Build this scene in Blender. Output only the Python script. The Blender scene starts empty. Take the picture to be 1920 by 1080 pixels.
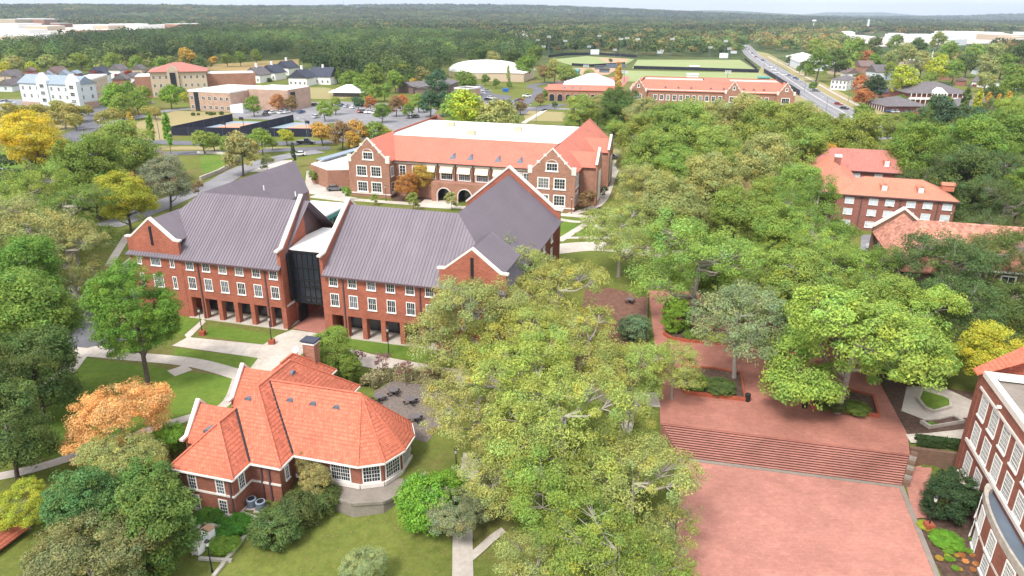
import bpy, bmesh, math, random
import numpy as np
from mathutils import Vector, Matrix
random.seed(7); rng = np.random.default_rng(11)
scene = bpy.context.scene
C = scene.collection
rad = math.radians

# ------------------------------------------------------------------ camera, sky, sun, exposure
H = 45.0; FPX = 1333.0; PITCH = math.atan(516/1333.0); ROLL = rad(0.5)
cp, sp, cr, sr = math.cos(PITCH), math.sin(PITCH), math.cos(ROLL), math.sin(ROLL)
FW = Vector((0, cp, -sp)); U0 = Vector((0, sp, cp)); X0 = Vector((1, 0, 0))
RT = X0*cr + U0*sr; UP = U0*cr - X0*sr
cam = bpy.data.cameras.new('camera'); camo = bpy.data.objects.new('camera', cam); C.objects.link(camo)
m = Matrix((RT, UP, -FW)).transposed().to_4x4(); m.translation = Vector((0, 0, H)); camo.matrix_world = m
cam.sensor_width = 36; cam.lens = 36*FPX/1920; cam.clip_start = 0.5; cam.clip_end = 60000
scene.camera = camo

SUN_EL, SUN_AZ = 52, 215          # degrees; azimuth of the sun seen from above, clockwise from +Y
world = bpy.data.worlds.new('World'); scene.world = world; world.use_nodes = True
wn = world.node_tree; wn.nodes.clear()
def wnode(t): return wn.nodes.new(t)
sky = wnode('ShaderNodeTexSky'); sky.sky_type = 'NISHITA'; sky.sun_disc = False
sky.sun_elevation = rad(SUN_EL); sky.sun_rotation = rad(SUN_AZ); sky.dust_density = 1.5; sky.air_density = 1.0
tc = wnode('ShaderNodeTexCoord'); mp = wnode('ShaderNodeMapping'); mp.inputs['Scale'].default_value = (1, 1, 7)
nz = wnode('ShaderNodeTexNoise'); nz.inputs['Scale'].default_value = 2.2; nz.inputs['Detail'].default_value = 6
cr_ = wnode('ShaderNodeValToRGB'); cr_.color_ramp.elements[0].position = 0.28; cr_.color_ramp.elements[1].position = 0.62
cr_.color_ramp.elements[0].color = (0.45, 0.45, 0.45, 1)
mixc = wnode('ShaderNodeMix'); mixc.data_type = 'RGBA'
mixc.inputs['B'].default_value = (9.6, 9.8, 10.2, 1)     # bright thin overcast, in the sky texture's own units
bg = wnode('ShaderNodeBackground'); bg.inputs['Strength'].default_value = 0.11
wo = wnode('ShaderNodeOutputWorld')
wn.links.new(tc.outputs['Generated'], mp.inputs['Vector']); wn.links.new(mp.outputs['Vector'], nz.inputs['Vector'])
wn.links.new(nz.outputs['Fac'], cr_.inputs['Fac']); wn.links.new(cr_.outputs['Color'], mixc.inputs['Factor'])
wn.links.new(sky.outputs['Color'], mixc.inputs['A']); wn.links.new(mixc.outputs['Result'], bg.inputs['Color'])
wn.links.new(bg.outputs['Background'], wo.inputs['Surface'])
sl = bpy.data.lights.new('sun', 'SUN'); sl.energy = 2.7; sl.angle = rad(16); sl.color = (1, 0.955, 0.89)
so = bpy.data.objects.new('sun', sl); C.objects.link(so)
_a = rad(SUN_AZ); _e = rad(SUN_EL)
_d = Vector((math.sin(_a)*math.cos(_e), math.cos(_a)*math.cos(_e), math.sin(_e)))
so.rotation_euler = _d.to_track_quat('Z', 'Y').to_euler(); so.location = (0, 0, 300)
scene.view_settings.view_transform = 'Standard'; scene.view_settings.look = 'None'
scene.view_settings.gamma = 1; scene.view_settings.exposure = 0.74
scene.cycles.max_bounces = 5; scene.cycles.transparent_max_bounces = 4; scene.cycles.volume_bounces = 0
scene.cycles.diffuse_bounces = 3; scene.cycles.glossy_bounces = 2

def at(px, py, z=0.0):
    """the point at height z that the photo shows at pixel (px, py) of 1920 x 1080"""
    d = FW + RT*((px-960)/FPX) + UP*((540-py)/FPX)
    t = (z-H)/d.z
    return Vector((d.x*t, d.y*t, z))
def depth(p): return (Vector(p)-Vector((0, 0, H))).dot(FW)
def to_px(p):
    v = Vector(p)-Vector((0, 0, H)); w = v.dot(FW)
    return 960+FPX*v.dot(RT)/w, 540-FPX*v.dot(UP)/w
def sstep(a, b, x):
    t = np.clip((np.asarray(x, float)-a)/(b-a), 0, 1); return t*t*(3-2*t)

def tz(x, y):
    """height of the ground"""
    x = np.asarray(x, float); y = np.asarray(y, float)
    tt = x*0.259+y*0.966
    w = sstep(3, 15, x)
    w3 = sstep(42.5, 44.5, x); mid = 54+w*22.7+w3*1.3; hw = 5-w*3.9-w3*0.6
    z = -2.16*(1-sstep(mid-hw, mid+hw, tt))
    w2 = sstep(50, 62, x); z = z*(1-w2)*sstep(-41, -33.5, x)
    # distant wooded hills
    r = np.hypot(x, y)
    g = lambda cx, cy, sx, sy, h: h*np.exp(-((x-cx)/sx)**2-((y-cy)/sy)**2)
    z = z+g(-2500, 3900, 1500, 800, 44)+g(-900, 4600, 1700, 700, 36)+g(-200, 6600, 1900, 1000, 86)+g(-3300, 7200, 2000, 1000, 52)
    z = z+g(2900, 11500, 1500, 1300, 95)+g(6700, 16500, 700, 900, 120)+g(7900, 16500, 800, 900, 125)+g(7300, 9400, 1700, 800, 105)+g(-900, 15000, 4000, 1200, 95)
    z = z+sstep(2500, 9000, r)*(8+14*np.sin(x/900.)*np.cos(y/1300.+x/2100.))
    return z
def gz(x, y): return float(tz(x, y))

# ------------------------------------------------------------------ materials
def new_mat(name):
    mt = bpy.data.materials.new(name); mt.use_nodes = True
    n = mt.node_tree; n.nodes.clear()
    out = n.nodes.new('ShaderNodeOutputMaterial'); b = n.nodes.new('ShaderNodeBsdfPrincipled')
    n.links.new(b.outputs['BSDF'], out.inputs['Surface'])
    return mt, n, b
def noise(n, scale, detail=4, coord='Object', vec=None, rough=0.6):
    t = n.nodes.new('ShaderNodeTexNoise'); t.inputs['Scale'].default_value = scale; t.inputs['Detail'].default_value = detail
    t.inputs['Roughness'].default_value = rough
    if vec is None:
        c = n.nodes.new('ShaderNodeTexCoord'); vec = c.outputs[coord]
    n.links.new(vec, t.inputs['Vector']); return t
def ramp(n, src, stops):
    r = n.nodes.new('ShaderNodeValToRGB'); e = r.color_ramp.elements
    while len(e) < len(stops): e.new(0.5)
    for k, (p, c) in enumerate(stops):
        e[k].position = p; e[k].color = (*c, 1) if len(c) == 3 else c
    n.links.new(src, r.inputs['Fac']); return r
def mix(n, a, b, fac, mode='MIX'):
    k = n.nodes.new('ShaderNodeMix'); k.data_type = 'RGBA'; k.blend_type = mode
    for s, v in (('A', a), ('B', b), ('Factor', fac)):
        if hasattr(v, 'default_value') or hasattr(v, 'links'): n.links.new(v, k.inputs[s])
        elif s == 'Factor': k.inputs[s].default_value = v
        else: k.inputs[s].default_value = (*v, 1)
    return k.outputs['Result']
def sc(c, k): return tuple(min(1, v*k) for v in c)
def plain(name, col, rough=0.7, var=0.12, scale=1.5, metal=0.0, spec=0.3, coord='Object', bump=0.0):
    mt, n, b = new_mat(name)
    t = noise(n, scale, 5, coord)
    r = ramp(n, t.outputs['Fac'], [(0.3, sc(col, 1-var)), (0.7, sc(col, 1+var))])
    n.links.new(r.outputs['Color'], b.inputs['Base Color'])
    b.inputs['Roughness'].default_value = rough; b.inputs['Metallic'].default_value = metal
    b.inputs['Specular IOR Level'].default_value = spec
    if bump:
        bp = n.nodes.new('ShaderNodeBump'); bp.inputs['Strength'].default_value = bump; bp.inputs['Distance'].default_value = 0.1
        t2 = noise(n, scale*8, 4, coord); n.links.new(t2.outputs['Fac'], bp.inputs['Height']); n.links.new(bp.outputs['Normal'], b.inputs['Normal'])
    return mt
def brick(name, col, mortar=None, var=0.16):
    mt, n, b = new_mat(name); c = n.nodes.new('ShaderNodeTexCoord')
    t = n.nodes.new('ShaderNodeTexBrick'); n.links.new(c.outputs['UV'], t.inputs['Vector'])
    t.inputs['Scale'].default_value = 1.0; t.inputs['Brick Width'].default_value = 0.42; t.inputs['Row Height'].default_value = 0.16
    t.inputs['Mortar Size'].default_value = 0.012; t.inputs['Mortar Smooth'].default_value = 0.6
    t.inputs['Color1'].default_value = (*sc(col, 1+var), 1); t.inputs['Color2'].default_value = (*sc(col, 1-var), 1)
    t.inputs['Mortar'].default_value = (*(mortar or sc(col, 1.25)), 1)
    g = noise(n, 0.35, 6, vec=c.outputs['UV'])
    g2 = ramp(n, g.outputs['Fac'], [(0.25, (0.8, 0.8, 0.8)), (0.75, (1.16, 1.16, 1.16))])
    n.links.new(mix(n, t.outputs['Color'], g2.outputs['Color'], 1.0, 'MULTIPLY'), b.inputs['Base Color'])
    b.inputs['Roughness'].default_value = 0.85; b.inputs['Specular IOR Level'].default_value = 0.2
    return mt
def tile(name, col, var=0.2, row=0.38, colw=0.3, gap=0.6):
    """clay roof tiles from the face's own UV (u along the eave, v up the slope)"""
    mt, n, b = new_mat(name); c = n.nodes.new('ShaderNodeTexCoord')
    t = n.nodes.new('ShaderNodeTexBrick'); n.links.new(c.outputs['UV'], t.inputs['Vector'])
    t.inputs['Scale'].default_value = 1.0; t.inputs['Brick Width'].default_value = colw; t.inputs['Row Height'].default_value = row
    t.inputs['Mortar Size'].default_value = 0.02; t.inputs['Mortar Smooth'].default_value = 1.0; t.offset = 0.5
    t.inputs['Color1'].default_value = (*sc(col, 1+var), 1); t.inputs['Color2'].default_value = (*sc(col, 1-var), 1)
    t.inputs['Mortar'].default_value = (*sc(col, gap), 1)
    g = noise(n, 0.22, 7, vec=c.outputs['UV'], rough=0.7)
    g2 = ramp(n, g.outputs['Fac'], [(0.22, (0.72, 0.74, 0.76)), (0.45, (1, 1, 1)), (0.8, (1.16, 1.12, 1.1))])
    g3 = noise(n, 3.1, 3, vec=c.outputs['UV'])
    g4 = ramp(n, g3.outputs['Fac'], [(0.3, (0.86, 0.84, 0.84)), (0.7, (1.1, 1.1, 1.1))])
    a1 = mix(n, t.outputs['Color'], g2.outputs['Color'], 1.0, 'MULTIPLY')
    n.links.new(mix(n, a1, g4.outputs['Color'], 1.0, 'MULTIPLY'), b.inputs['Base Color'])
    bp = n.nodes.new('ShaderNodeBump'); bp.inputs['Strength'].default_value = 0.5; bp.inputs['Distance'].default_value = 0.05
    n.links.new(t.outputs['Fac'], bp.inputs['Height']); bp.invert = True; n.links.new(bp.outputs['Normal'], b.inputs['Normal'])
    b.inputs['Roughness'].default_value = 0.75; b.inputs['Specular IOR Level'].default_value = 0.25
    return mt
def grass(name, a, bcol, brown, scale=0.06, brown_at=(0.5, 0.72)):
    mt, n, b = new_mat(name)
    t = noise(n, scale, 8, rough=0.65); r = ramp(n, t.outputs['Fac'], [(0.3, a), (0.7, bcol)])
    t2 = noise(n, scale*0.45, 7, rough=0.7); f = ramp(n, t2.outputs['Fac'], [(brown_at[0], (0, 0, 0)), (brown_at[1], (1, 1, 1))])
    m1 = mix(n, r.outputs['Color'], brown, f.outputs['Color'])
    t3 = noise(n, 1.1, 5, rough=0.75); r3 = ramp(n, t3.outputs['Fac'], [(0.3, (0.78, 0.78, 0.74)), (0.7, (1.2, 1.2, 1.2))])
    m2 = mix(n, m1, r3.outputs['Color'], 1.0, 'MULTIPLY')
    t5 = noise(n, 5.0, 3, rough=0.6); r5 = ramp(n, t5.outputs['Fac'], [(0.60, (0, 0, 0)), (0.66, (0.75, 0.75, 0.75))])
    n.links.new(mix(n, m2, sc(brown, 1.15), r5.outputs['Color']), b.inputs['Base Color'])
    b.inputs['Roughness'].default_value = 0.95; b.inputs['Specular IOR Level'].default_value = 0.1
    return mt
def paving(name, col, stain=(0.7, 0.66, 0.6), line=None, cell=1.5, amount=0.6):
    mt, n, b = new_mat(name); c = n.nodes.new('ShaderNodeTexCoord')
    t = noise(n, 0.16, 8, rough=0.7); r = ramp(n, t.outputs['Fac'], [(0.3, sc(col, 0.82)), (0.68, sc(col, 1.12))])
    t3 = noise(n, 2.6, 5, rough=0.8); r3 = ramp(n, t3.outputs['Fac'], [(0.3, (0.86, 0.86, 0.86)), (0.7, (1.1, 1.1, 1.1))])
    m1 = mix(n, r.outputs['Color'], r3.outputs['Color'], 1.0, 'MULTIPLY')
    if line:
        k = n.nodes.new('ShaderNodeTexBrick'); n.links.new(c.outputs['UV'], k.inputs['Vector']); k.offset = 0.0
        k.inputs['Scale'].default_value = 1.0; k.inputs['Brick Width'].default_value = cell; k.inputs['Row Height'].default_value = cell
        k.inputs['Mortar Size'].default_value = 0.03; k.inputs['Color1'].default_value = (1, 1, 1, 1); k.inputs['Color2'].default_value = (0.94, 0.94, 0.94, 1)
        k.inputs['Mortar'].default_value = (line, line, line, 1)
        m1 = mix(n, m1, k.outputs['Color'], 1.0, 'MULTIPLY')
    st1 = noise(n, 0.07, 9, rough=0.75); sr1 = ramp(n, st1.outputs['Fac'], [(0.42, (1, 1, 1)), (0.52, (0.86, 0.84, 0.84)), (0.6, (1, 1, 1)), (0.72, (1.08, 1.08, 1.1))])
    m1 = mix(n, m1, sr1.outputs['Color'], 1.0, 'MULTIPLY')
    if amount == 1:
        kb = n.nodes.new('ShaderNodeTexBrick'); n.links.new(c.outputs['UV'], kb.inputs['Vector']); kb.inputs['Scale'].default_value = 1.0
        kb.inputs['Brick Width'].default_value = 0.6; kb.inputs['Row Height'].default_value = 0.3; kb.inputs['Mortar Size'].default_value = 0.02
        kb.inputs['Color1'].default_value = (1.07, 1.06, 1.05, 1); kb.inputs['Color2'].default_value = (0.92, 0.92, 0.93, 1); kb.inputs['Mortar'].default_value = (0.9, 0.88, 0.88, 1)
        m1 = mix(n, m1, kb.outputs['Color'], 1.0, 'MULTIPLY')
        v = noise(n, 6.0, 2); vr = ramp(n, v.outputs['Fac'], [(0.66, (1, 1, 1)), (0.72, (1.25, 1.3, 1.3))]); m1 = mix(n, m1, vr.outputs['Color'], 1.0, 'MULTIPLY')
    n.links.new(m1, b.inputs['Base Color'])
    b.inputs['Roughness'].default_value = 0.85; b.inputs['Specular IOR Level'].default_value = 0.25
    return mt
def leaf_mat(name, use_attr):
    mt, n, b = new_mat(name)
    if use_attr:
        a = n.nodes.new('ShaderNodeAttribute'); a.attribute_name = 'col'; base = a.outputs['Color']
    else:
        o = n.nodes.new('ShaderNodeObjectInfo'); t = n.nodes.new('ShaderNodeAttribute'); t.attribute_name = 'tint'
        base = mix(n, o.outputs['Color'], t.outputs['Color'], 1.0, 'MULTIPLY')
    n.links.new(base, b.inputs['Base Color']); b.inputs['Roughness'].default_value = 0.6; b.inputs['Specular IOR Level'].default_value = 0.25
    tr = n.nodes.new('ShaderNodeBsdfTranslucent'); n.links.new(base, tr.inputs['Color'])
    ms = n.nodes.new('ShaderNodeMixShader'); ms.inputs['Fac'].default_value = 0.28
    out = [x for x in n.nodes if x.type == 'OUTPUT_MATERIAL'][0]
    n.links.new(b.outputs['BSDF'], ms.inputs[1]); n.links.new(tr.outputs['BSDF'], ms.inputs[2]); n.links.new(ms.outputs['Shader'], out.inputs['Surface'])
    return mt
M = dict(
    brick_red=brick('brick_red', (0.33, 0.112, 0.072)), brick_house=brick('brick_house', (0.25, 0.098, 0.066)),
    brick_pink=brick('brick_pink', (0.32, 0.165, 0.115)), brick_dorm=brick('brick_dorm', (0.27, 0.115, 0.09)),
    brick_side=brick('brick_side', (0.27, 0.105, 0.075)), brick_old=brick('brick_old', (0.16, 0.10, 0.07)),
    tan=plain('tan_stucco', (0.5, 0.40, 0.29)), tan_brick=brick('tan_brick', (0.42, 0.29, 0.22)),
    white=plain('white_paint', (0.78, 0.77, 0.74), 0.6, 0.05), stone=plain('cast_stone', (0.66, 0.60, 0.55), 0.8, 0.08, 0.8, bump=0.2),
    pale=plain('pale_siding', (0.60, 0.63, 0.66), 0.7, 0.06), membrane=plain('roof_membrane', (0.78, 0.77, 0.75), 0.6, 0.05, 0.3),
    membrane_grey=plain('roof_membrane_grey', (0.13, 0.16, 0.2), 0.6, 0.1, 0.5),
    metal_roof=plain('standing_seam_roof', (0.21, 0.175, 0.205), 0.42, 0.06, 0.5, metal=0.0, spec=0.5),
    metal_clad=plain('brown_metal_cladding', (0.11, 0.07, 0.075), 0.5, 0.08, 0.6), dark=plain('dark_metal', (0.02, 0.02, 0.023), 0.45, 0.1),
    tile=tile('clay_tile', (0.54, 0.165, 0.10), 0.15), tile_far=tile('clay_tile_smooth', (0.52, 0.17, 0.118), 0.05, 0.6, 0.4, 0.9),
    tile_dorm=tile('clay_tile_orange', (0.50, 0.20, 0.13), 0.05, 0.6, 0.4, 0.9), tile_mottled=tile('clay_tile_mottled', (0.44, 0.2, 0.14), 0.35, 0.5, 0.5, 0.8),
    tile_rose=tile('clay_tile_rose', (0.40, 0.16, 0.13), 0.08, 0.6, 0.4, 0.9),
    shingle=plain('grey_shingle', (0.14, 0.125, 0.13), 0.85, 0.15, 0.5), shingle_blue=plain('blue_shingle', (0.25, 0.3, 0.37), 0.8, 0.1, 0.5),
    shingle_dark=plain('dark_shingle', (0.05, 0.055, 0.08), 0.8, 0.15, 0.5), shingle_brown=plain('brown_shingle', (0.17, 0.12, 0.11), 0.85, 0.15, 0.5),
    asphalt=paving('asphalt', (0.145, 0.145, 0.165)), asphalt_light=paving('worn_asphalt', (0.25, 0.245, 0.26)),
    terrace=paving('weathered_concrete', (0.27, 0.235, 0.2)),
    concrete=paving('concrete', (0.58, 0.525, 0.455), line=0.8, cell=1.8), concrete_plain=paving('concrete_plain', (0.50, 0.45, 0.40)),
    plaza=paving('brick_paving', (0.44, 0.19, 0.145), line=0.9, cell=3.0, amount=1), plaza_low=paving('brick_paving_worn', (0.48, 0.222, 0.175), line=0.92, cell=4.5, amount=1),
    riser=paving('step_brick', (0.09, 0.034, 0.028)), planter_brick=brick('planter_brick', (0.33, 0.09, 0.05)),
    mulch=plain('mulch', (0.10, 0.06, 0.045), 0.95, 0.45, 2.5, bump=0.5), soil=plain('reddish_soil', (0.17, 0.085, 0.06), 0.95, 0.3, 1.2, bump=0.5),
    gravel=plain('gravel', (0.19, 0.155, 0.135), 0.95, 0.35, 3.0, bump=0.6), mark=plain('road_paint', (0.7, 0.68, 0.62), 0.7, 0.1),
    bark=plain('bark', (0.11, 0.085, 0.07), 0.95, 0.35, 3, bump=0.5), bark_pale=plain('pale_bark', (0.33, 0.29, 0.26), 0.95, 0.2, 2, bump=0.3),
    court_blue=plain('court_blue', (0.25, 0.31, 0.36), 0.8, 0.06, 0.2), court_orange=plain('court_orange', (0.58, 0.28, 0.19), 0.8, 0.06, 0.2),
    rubber=plain('rubber', (0.02, 0.02, 0.02), 0.8, 0.1), boulder=plain('boulder', (0.42, 0.38, 0.33), 0.9, 0.2, 2, bump=0.4),
    teal=plain('teal_metal', (0.07, 0.27, 0.25), 0.5), canvas=plain('cream_awning', (0.72, 0.60, 0.45), 0.8, 0.04), blue_bin=plain('blue_plastic', (0.02, 0.12, 0.4), 0.5),
    grass=grass('lawn', (0.10, 0.14, 0.026), (0.155, 0.19, 0.038), (0.21, 0.155, 0.065), 0.05, (0.52, 0.74)),
    grass_bright=grass('watered_lawn', (0.08, 0.155, 0.022), (0.15, 0.21, 0.036), (0.19, 0.15, 0.055), 0.08, (0.6, 0.85)),
    grass_dry=grass('dry_grass', (0.24, 0.23, 0.1), (0.30, 0.27, 0.13), (0.33, 0.24, 0.13), 0.02, (0.45, 0.7)),
    field=grass('sports_turf', (0.23, 0.28, 0.12), (0.29, 0.34, 0.16), (0.36, 0.3, 0.17), 0.012, (0.5, 0.75)),
    meadow=grass('tan_meadow', (0.27, 0.19, 0.08), (0.32, 0.23, 0.11), (0.22, 0.19, 0.07), 0.02),
    infield=plain('infield_dirt', (0.45, 0.27, 0.17), 0.95), leaf=leaf_mat('leaves', False), leaf_mass=leaf_mat('leaf_mass', True),
    fence_dark=plain('dark_screen', (0.018, 0.02, 0.035), 0.8, 0.15), haydry=plain('pale_dry_grass', (0.42, 0.34, 0.19), 0.95, 0.2, 2),
)
def seam_metal():
    mt, n, b = new_mat('seam_metal'); c = n.nodes.new('ShaderNodeTexCoord')
    mp2 = n.nodes.new('ShaderNodeMapping'); mp2.inputs['Scale'].default_value = (0.9, 0.1, 1); n.links.new(c.outputs['UV'], mp2.inputs['Vector'])
    t = noise(n, 1.0, 6, vec=mp2.outputs['Vector'], rough=0.7); r1 = ramp(n, t.outputs['Fac'], [(0.3, (0.148, 0.124, 0.146)), (0.55, (0.165, 0.14, 0.162)), (0.75, (0.186, 0.16, 0.182))])
    t2 = noise(n, 0.12, 5, vec=c.outputs['UV'], rough=0.6); r2 = ramp(n, t2.outputs['Fac'], [(0.3, (0.88, 0.88, 0.9)), (0.7, (1.12, 1.1, 1.1))])
    n.links.new(mix(n, r1.outputs['Color'], r2.outputs['Color'], 1.0, 'MULTIPLY'), b.inputs['Base Color'])
    r3 = ramp(n, t.outputs['Fac'], [(0.3, (0.32, 0.32, 0.32)), (0.7, (0.5, 0.5, 0.5))]); n.links.new(r3.outputs['Color'], b.inputs['Roughness']); b.inputs['Specular IOR Level'].default_value = 0.5
    return mt
M['metal_roof'] = seam_metal()
def glass(name, col, rough=0.12):
    mt, n, b = new_mat(name); b.inputs['Base Color'].default_value = (*col, 1); b.inputs['Roughness'].default_value = rough
    b.inputs['Specular IOR Level'].default_value = 0.6; return mt
M['glass'] = glass('window_glass', (0.025, 0.03, 0.04)); M['glass_green'] = glass('green_glass', (0.05, 0.09, 0.08), 0.1)
M['glass_sky'] = glass('window_glass_pale', (0.09, 0.105, 0.13), 0.08); M['glass_blind'] = plain('half_drawn_blind', (0.16, 0.16, 0.16), 0.3, 0.3, 0.9, spec=0.6)
M['blind'] = plain('white_blind', (0.55, 0.60, 0.66), 0.5, 0.12, 0.8); M['lamp_glass'] = plain('lamp_glass', (0.6, 0.6, 0.55), 0.3)
# far ground: a patchwork of woods, fields and roofs seen only as colour
def make_ground():
    mt, n, b = new_mat('ground')
    g = n.nodes.new('ShaderNodeNewGeometry')
    t = noise(n, 0.05, 8, vec=g.outputs['Position'], rough=0.65); r = ramp(n, t.outputs['Fac'], [(0.3, (0.085, 0.12, 0.026)), (0.7, (0.165, 0.185, 0.042))])
    t2 = noise(n, 0.03, 8, vec=g.outputs['Position'], rough=0.7); f = ramp(n, t2.outputs['Fac'], [(0.5, (0, 0, 0)), (0.68, (1, 1, 1))])
    near = mix(n, r.outputs['Color'], (0.20, 0.145, 0.07), f.outputs['Color'])
    t3 = noise(n, 1.2, 5, vec=g.outputs['Position'], rough=0.75); r3 = ramp(n, t3.outputs['Fac'], [(0.3, (0.75, 0.75, 0.72)), (0.7, (1.22, 1.22, 1.22))])
    near = mix(n, near, r3.outputs['Color'], 1.0, 'MULTIPLY')
    t6 = noise(n, 5.0, 3, vec=g.outputs['Position'], rough=0.6); r6 = ramp(n, t6.outputs['Fac'], [(0.58, (0, 0, 0)), (0.65, (0.75, 0.75, 0.75))]); near = mix(n, near, (0.24, 0.17, 0.085), r6.outputs['Color'])
    t4 = noise(n, 0.006, 8, vec=g.outputs['Position'], rough=0.7)
    far = ramp(n, t4.outputs['Fac'], [(0.3, (0.04, 0.07, 0.03)), (0.5, (0.075, 0.105, 0.042)), (0.62, (0.14, 0.14, 0.06)), (0.75, (0.28, 0.26, 0.18))])
    t5 = noise(n, 0.04, 4, vec=g.outputs['Position'], rough=0.8); r5 = ramp(n, t5.outputs['Fac'], [(0.35, (0.5, 0.5, 0.5)), (0.65, (1.35, 1.35, 1.35))])
    far = mix(n, far.outputs['Color'], r5.outputs['Color'], 1.0, 'MULTIPLY')
    s = n.nodes.new('ShaderNodeSeparateXYZ'); n.links.new(g.outputs['Position'], s.inputs[0])
    mr = n.nodes.new('ShaderNodeMapRange'); mr.inputs['From Min'].default_value = 480; mr.inputs['From Max'].default_value = 900
    n.links.new(s.outputs['Y'], mr.inputs['Value'])
    n.links.new(mix(n, near, far, mr.outputs['Result']), b.inputs['Base Color'])
    b.inputs['Roughness'].default_value = 1; b.inputs['Specular IOR Level'].default_value = 0.05
    return mt
M['ground'] = make_ground()

# ------------------------------------------------------------------ mesh helpers
def tag(o, label=None, cat=None, group=None, kind=None):
    if label: o['label'] = label
    if cat: o['category'] = cat
    if group: o['group'] = group
    if kind: o['kind'] = kind
    return o
def empty(name, loc=(0, 0, 0), rz=0.0, parent=None):
    o = bpy.data.objects.new(name, None); o.empty_display_size = 0.5; C.objects.link(o)
    o.location = loc; o.rotation_euler = (0, 0, rz); o.parent = parent; return o
class MB:
    def __init__(s): s.v = []; s.f = []
    def poly(s, pts):
        k = len(s.v); s.v += [tuple(p) for p in pts]; s.f.append(tuple(range(k, k+len(pts)))); return s
    def box(s, x0, x1, y0, y1, z0, z1):
        return s.ext([(x0, y0, z0), (x1, y0, z0), (x1, y1, z0), (x0, y1, z0)], (0, 0, z1-z0))
    def ext(s, pts, vec):
        pts = [Vector(p) for p in pts]; vec = Vector(vec); n = len(pts); k = len(s.v)
        s.v += [tuple(p) for p in pts]+[tuple(p+vec) for p in pts]
        s.f.append(tuple(range(k+n-1, k-1, -1))); s.f.append(tuple(range(k+n, k+2*n)))
        for i in range(n): j = (i+1) % n; s.f.append((k+i, k+j, k+n+j, k+n+i))
        return s
    def prism(s, poly, z0, z1): return s.ext([(p[0], p[1], z0) for p in poly], (0, 0, z1-z0))
    def bar(s, p, q, w, h, up=(0, 0, 1)):
        p, q, up = Vector(p), Vector(q), Vector(up); d = (q-p).normalized(); a = d.cross(up)
        if a.length < 1e-5: a = Vector((1, 0, 0))
        a.normalize(); b = a.cross(d).normalized()
        a = a*w/2; b = b*h/2
        return s.ext([p-a-b, p+a-b, p+a+b, p-a+b], q-p)
    def tube(s, pts, radii, n=7, cap=True):
        pts = [Vector(p) for p in pts]; rings = []
        for i, p in enumerate(pts):
            d = (pts[min(i+1, len(pts)-1)]-pts[max(i-1, 0)])
            d = d.normalized() if d.length > 1e-6 else Vector((0, 0, 1))
            a = d.cross(Vector((0.13, 0.21, 1)) if abs(d.z) < 0.95 else Vector((1, 0.1, 0))).normalized(); b = d.cross(a)
            k = len(s.v); rings.append(k)
            s.v += [tuple(p+(a*math.cos(t)+b*math.sin(t))*radii[i]) for t in [2*math.pi*j/n for j in range(n)]]
        for i in range(len(pts)-1):
            for j in range(n): q = (j+1) % n; s.f.append((rings[i]+j, rings[i]+q, rings[i+1]+q, rings[i+1]+j))
        if cap: s.f.append(tuple(rings[0]+j for j in reversed(range(n)))); s.f.append(tuple(rings[-1]+j for j in range(n)))
        return s
    def cyl(s, c, r0, r1, h, n=12): return s.tube([c, (c[0], c[1], c[2]+h)], [r0, r1], n)
    def seams(s, poly, d, step, w, h, off=0.0):
        """raised straps running along d across a flat polygon"""
        P = [Vector(p) for p in poly]; n = Vector((0, 0, 0))
        for i in range(len(P)): n += (P[i]-P[0]).cross(P[(i+1) % len(P)]-P[0])
        n.normalize()
        if n.z < 0: n = -n
        d = Vector(d); d = (d-n*d.dot(n)).normalized(); e = n.cross(d)
        q = [((p-P[0]).dot(d), (p-P[0]).dot(e)) for p in P]
        b0, b1 = min(t[1] for t in q), max(t[1] for t in q)
        b = b0+step*0.5+off
        while b < b1:
            xs = []
            for i in range(len(q)):
                (a1, c1), (a2, c2) = q[i], q[(i+1) % len(q)]
                if (c1-b)*(c2-b) < 0: xs.append(a1+(a2-a1)*(b-c1)/(c2-c1))
            xs.sort()
            for i in range(0, len(xs)-1, 2):
                if xs[i+1]-xs[i] > 0.1:
                    A = P[0]+d*xs[i]+e*b; B = P[0]+d*xs[i+1]+e*b
                    s.ext([A-e*w/2, A+e*w/2, A+e*w/2+n*h, A-e*w/2+n*h], B-A)
            b += step
        return s
    def mesh(s, name, mats):
        me = bpy.data.meshes.new(name); me.from_pydata(s.v, [], s.f)
        bm = bmesh.new(); bm.from_mesh(me); bmesh.ops.recalc_face_normals(bm, faces=bm.faces)
        uv = bm.loops.layers.uv.new('UVMap')
        for f in bm.faces:
            n = f.normal
            if abs(n.z) > 0.97: a, b = Vector((1, 0, 0)), Vector((0, 1, 0))
            else: a = Vector((-n.y, n.x, 0)).normalized(); b = n.cross(a); b = b if b.z > 0 else -b
            for l in f.loops: l[uv].uv = (l.vert.co.dot(a), l.vert.co.dot(b))
        bm.to_mesh(me); bm.free()
        for k in (mats if isinstance(mats, (list, tuple)) else [mats]): me.materials.append(M[k] if isinstance(k, str) else k)
        return me
    def build(s, name, mat, parent=None, loc=None, rz=0.0):
        o = bpy.data.objects.new(name, s.mesh(name, mat)); C.objects.link(o); o.parent = parent
        if loc is not None: o.location = loc
        if rz: o.rotation_euler = (0, 0, rz)
        return o
def inst(name, me, parent=None, loc=(0, 0, 0), rot=(0, 0, 0), scl=None):
    o = bpy.data.objects.new(name, me); C.objects.link(o); o.parent = parent; o.location = loc; o.rotation_euler = rot
    if scl: o.scale = scl if not isinstance(scl, (int, float)) else (scl, scl, scl)
    return o
def copy_tree(o, parent=None):
    c = o.copy(); C.objects.link(c); c.parent = parent
    for ch in o.children: copy_tree(ch, c)
    return c
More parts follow.
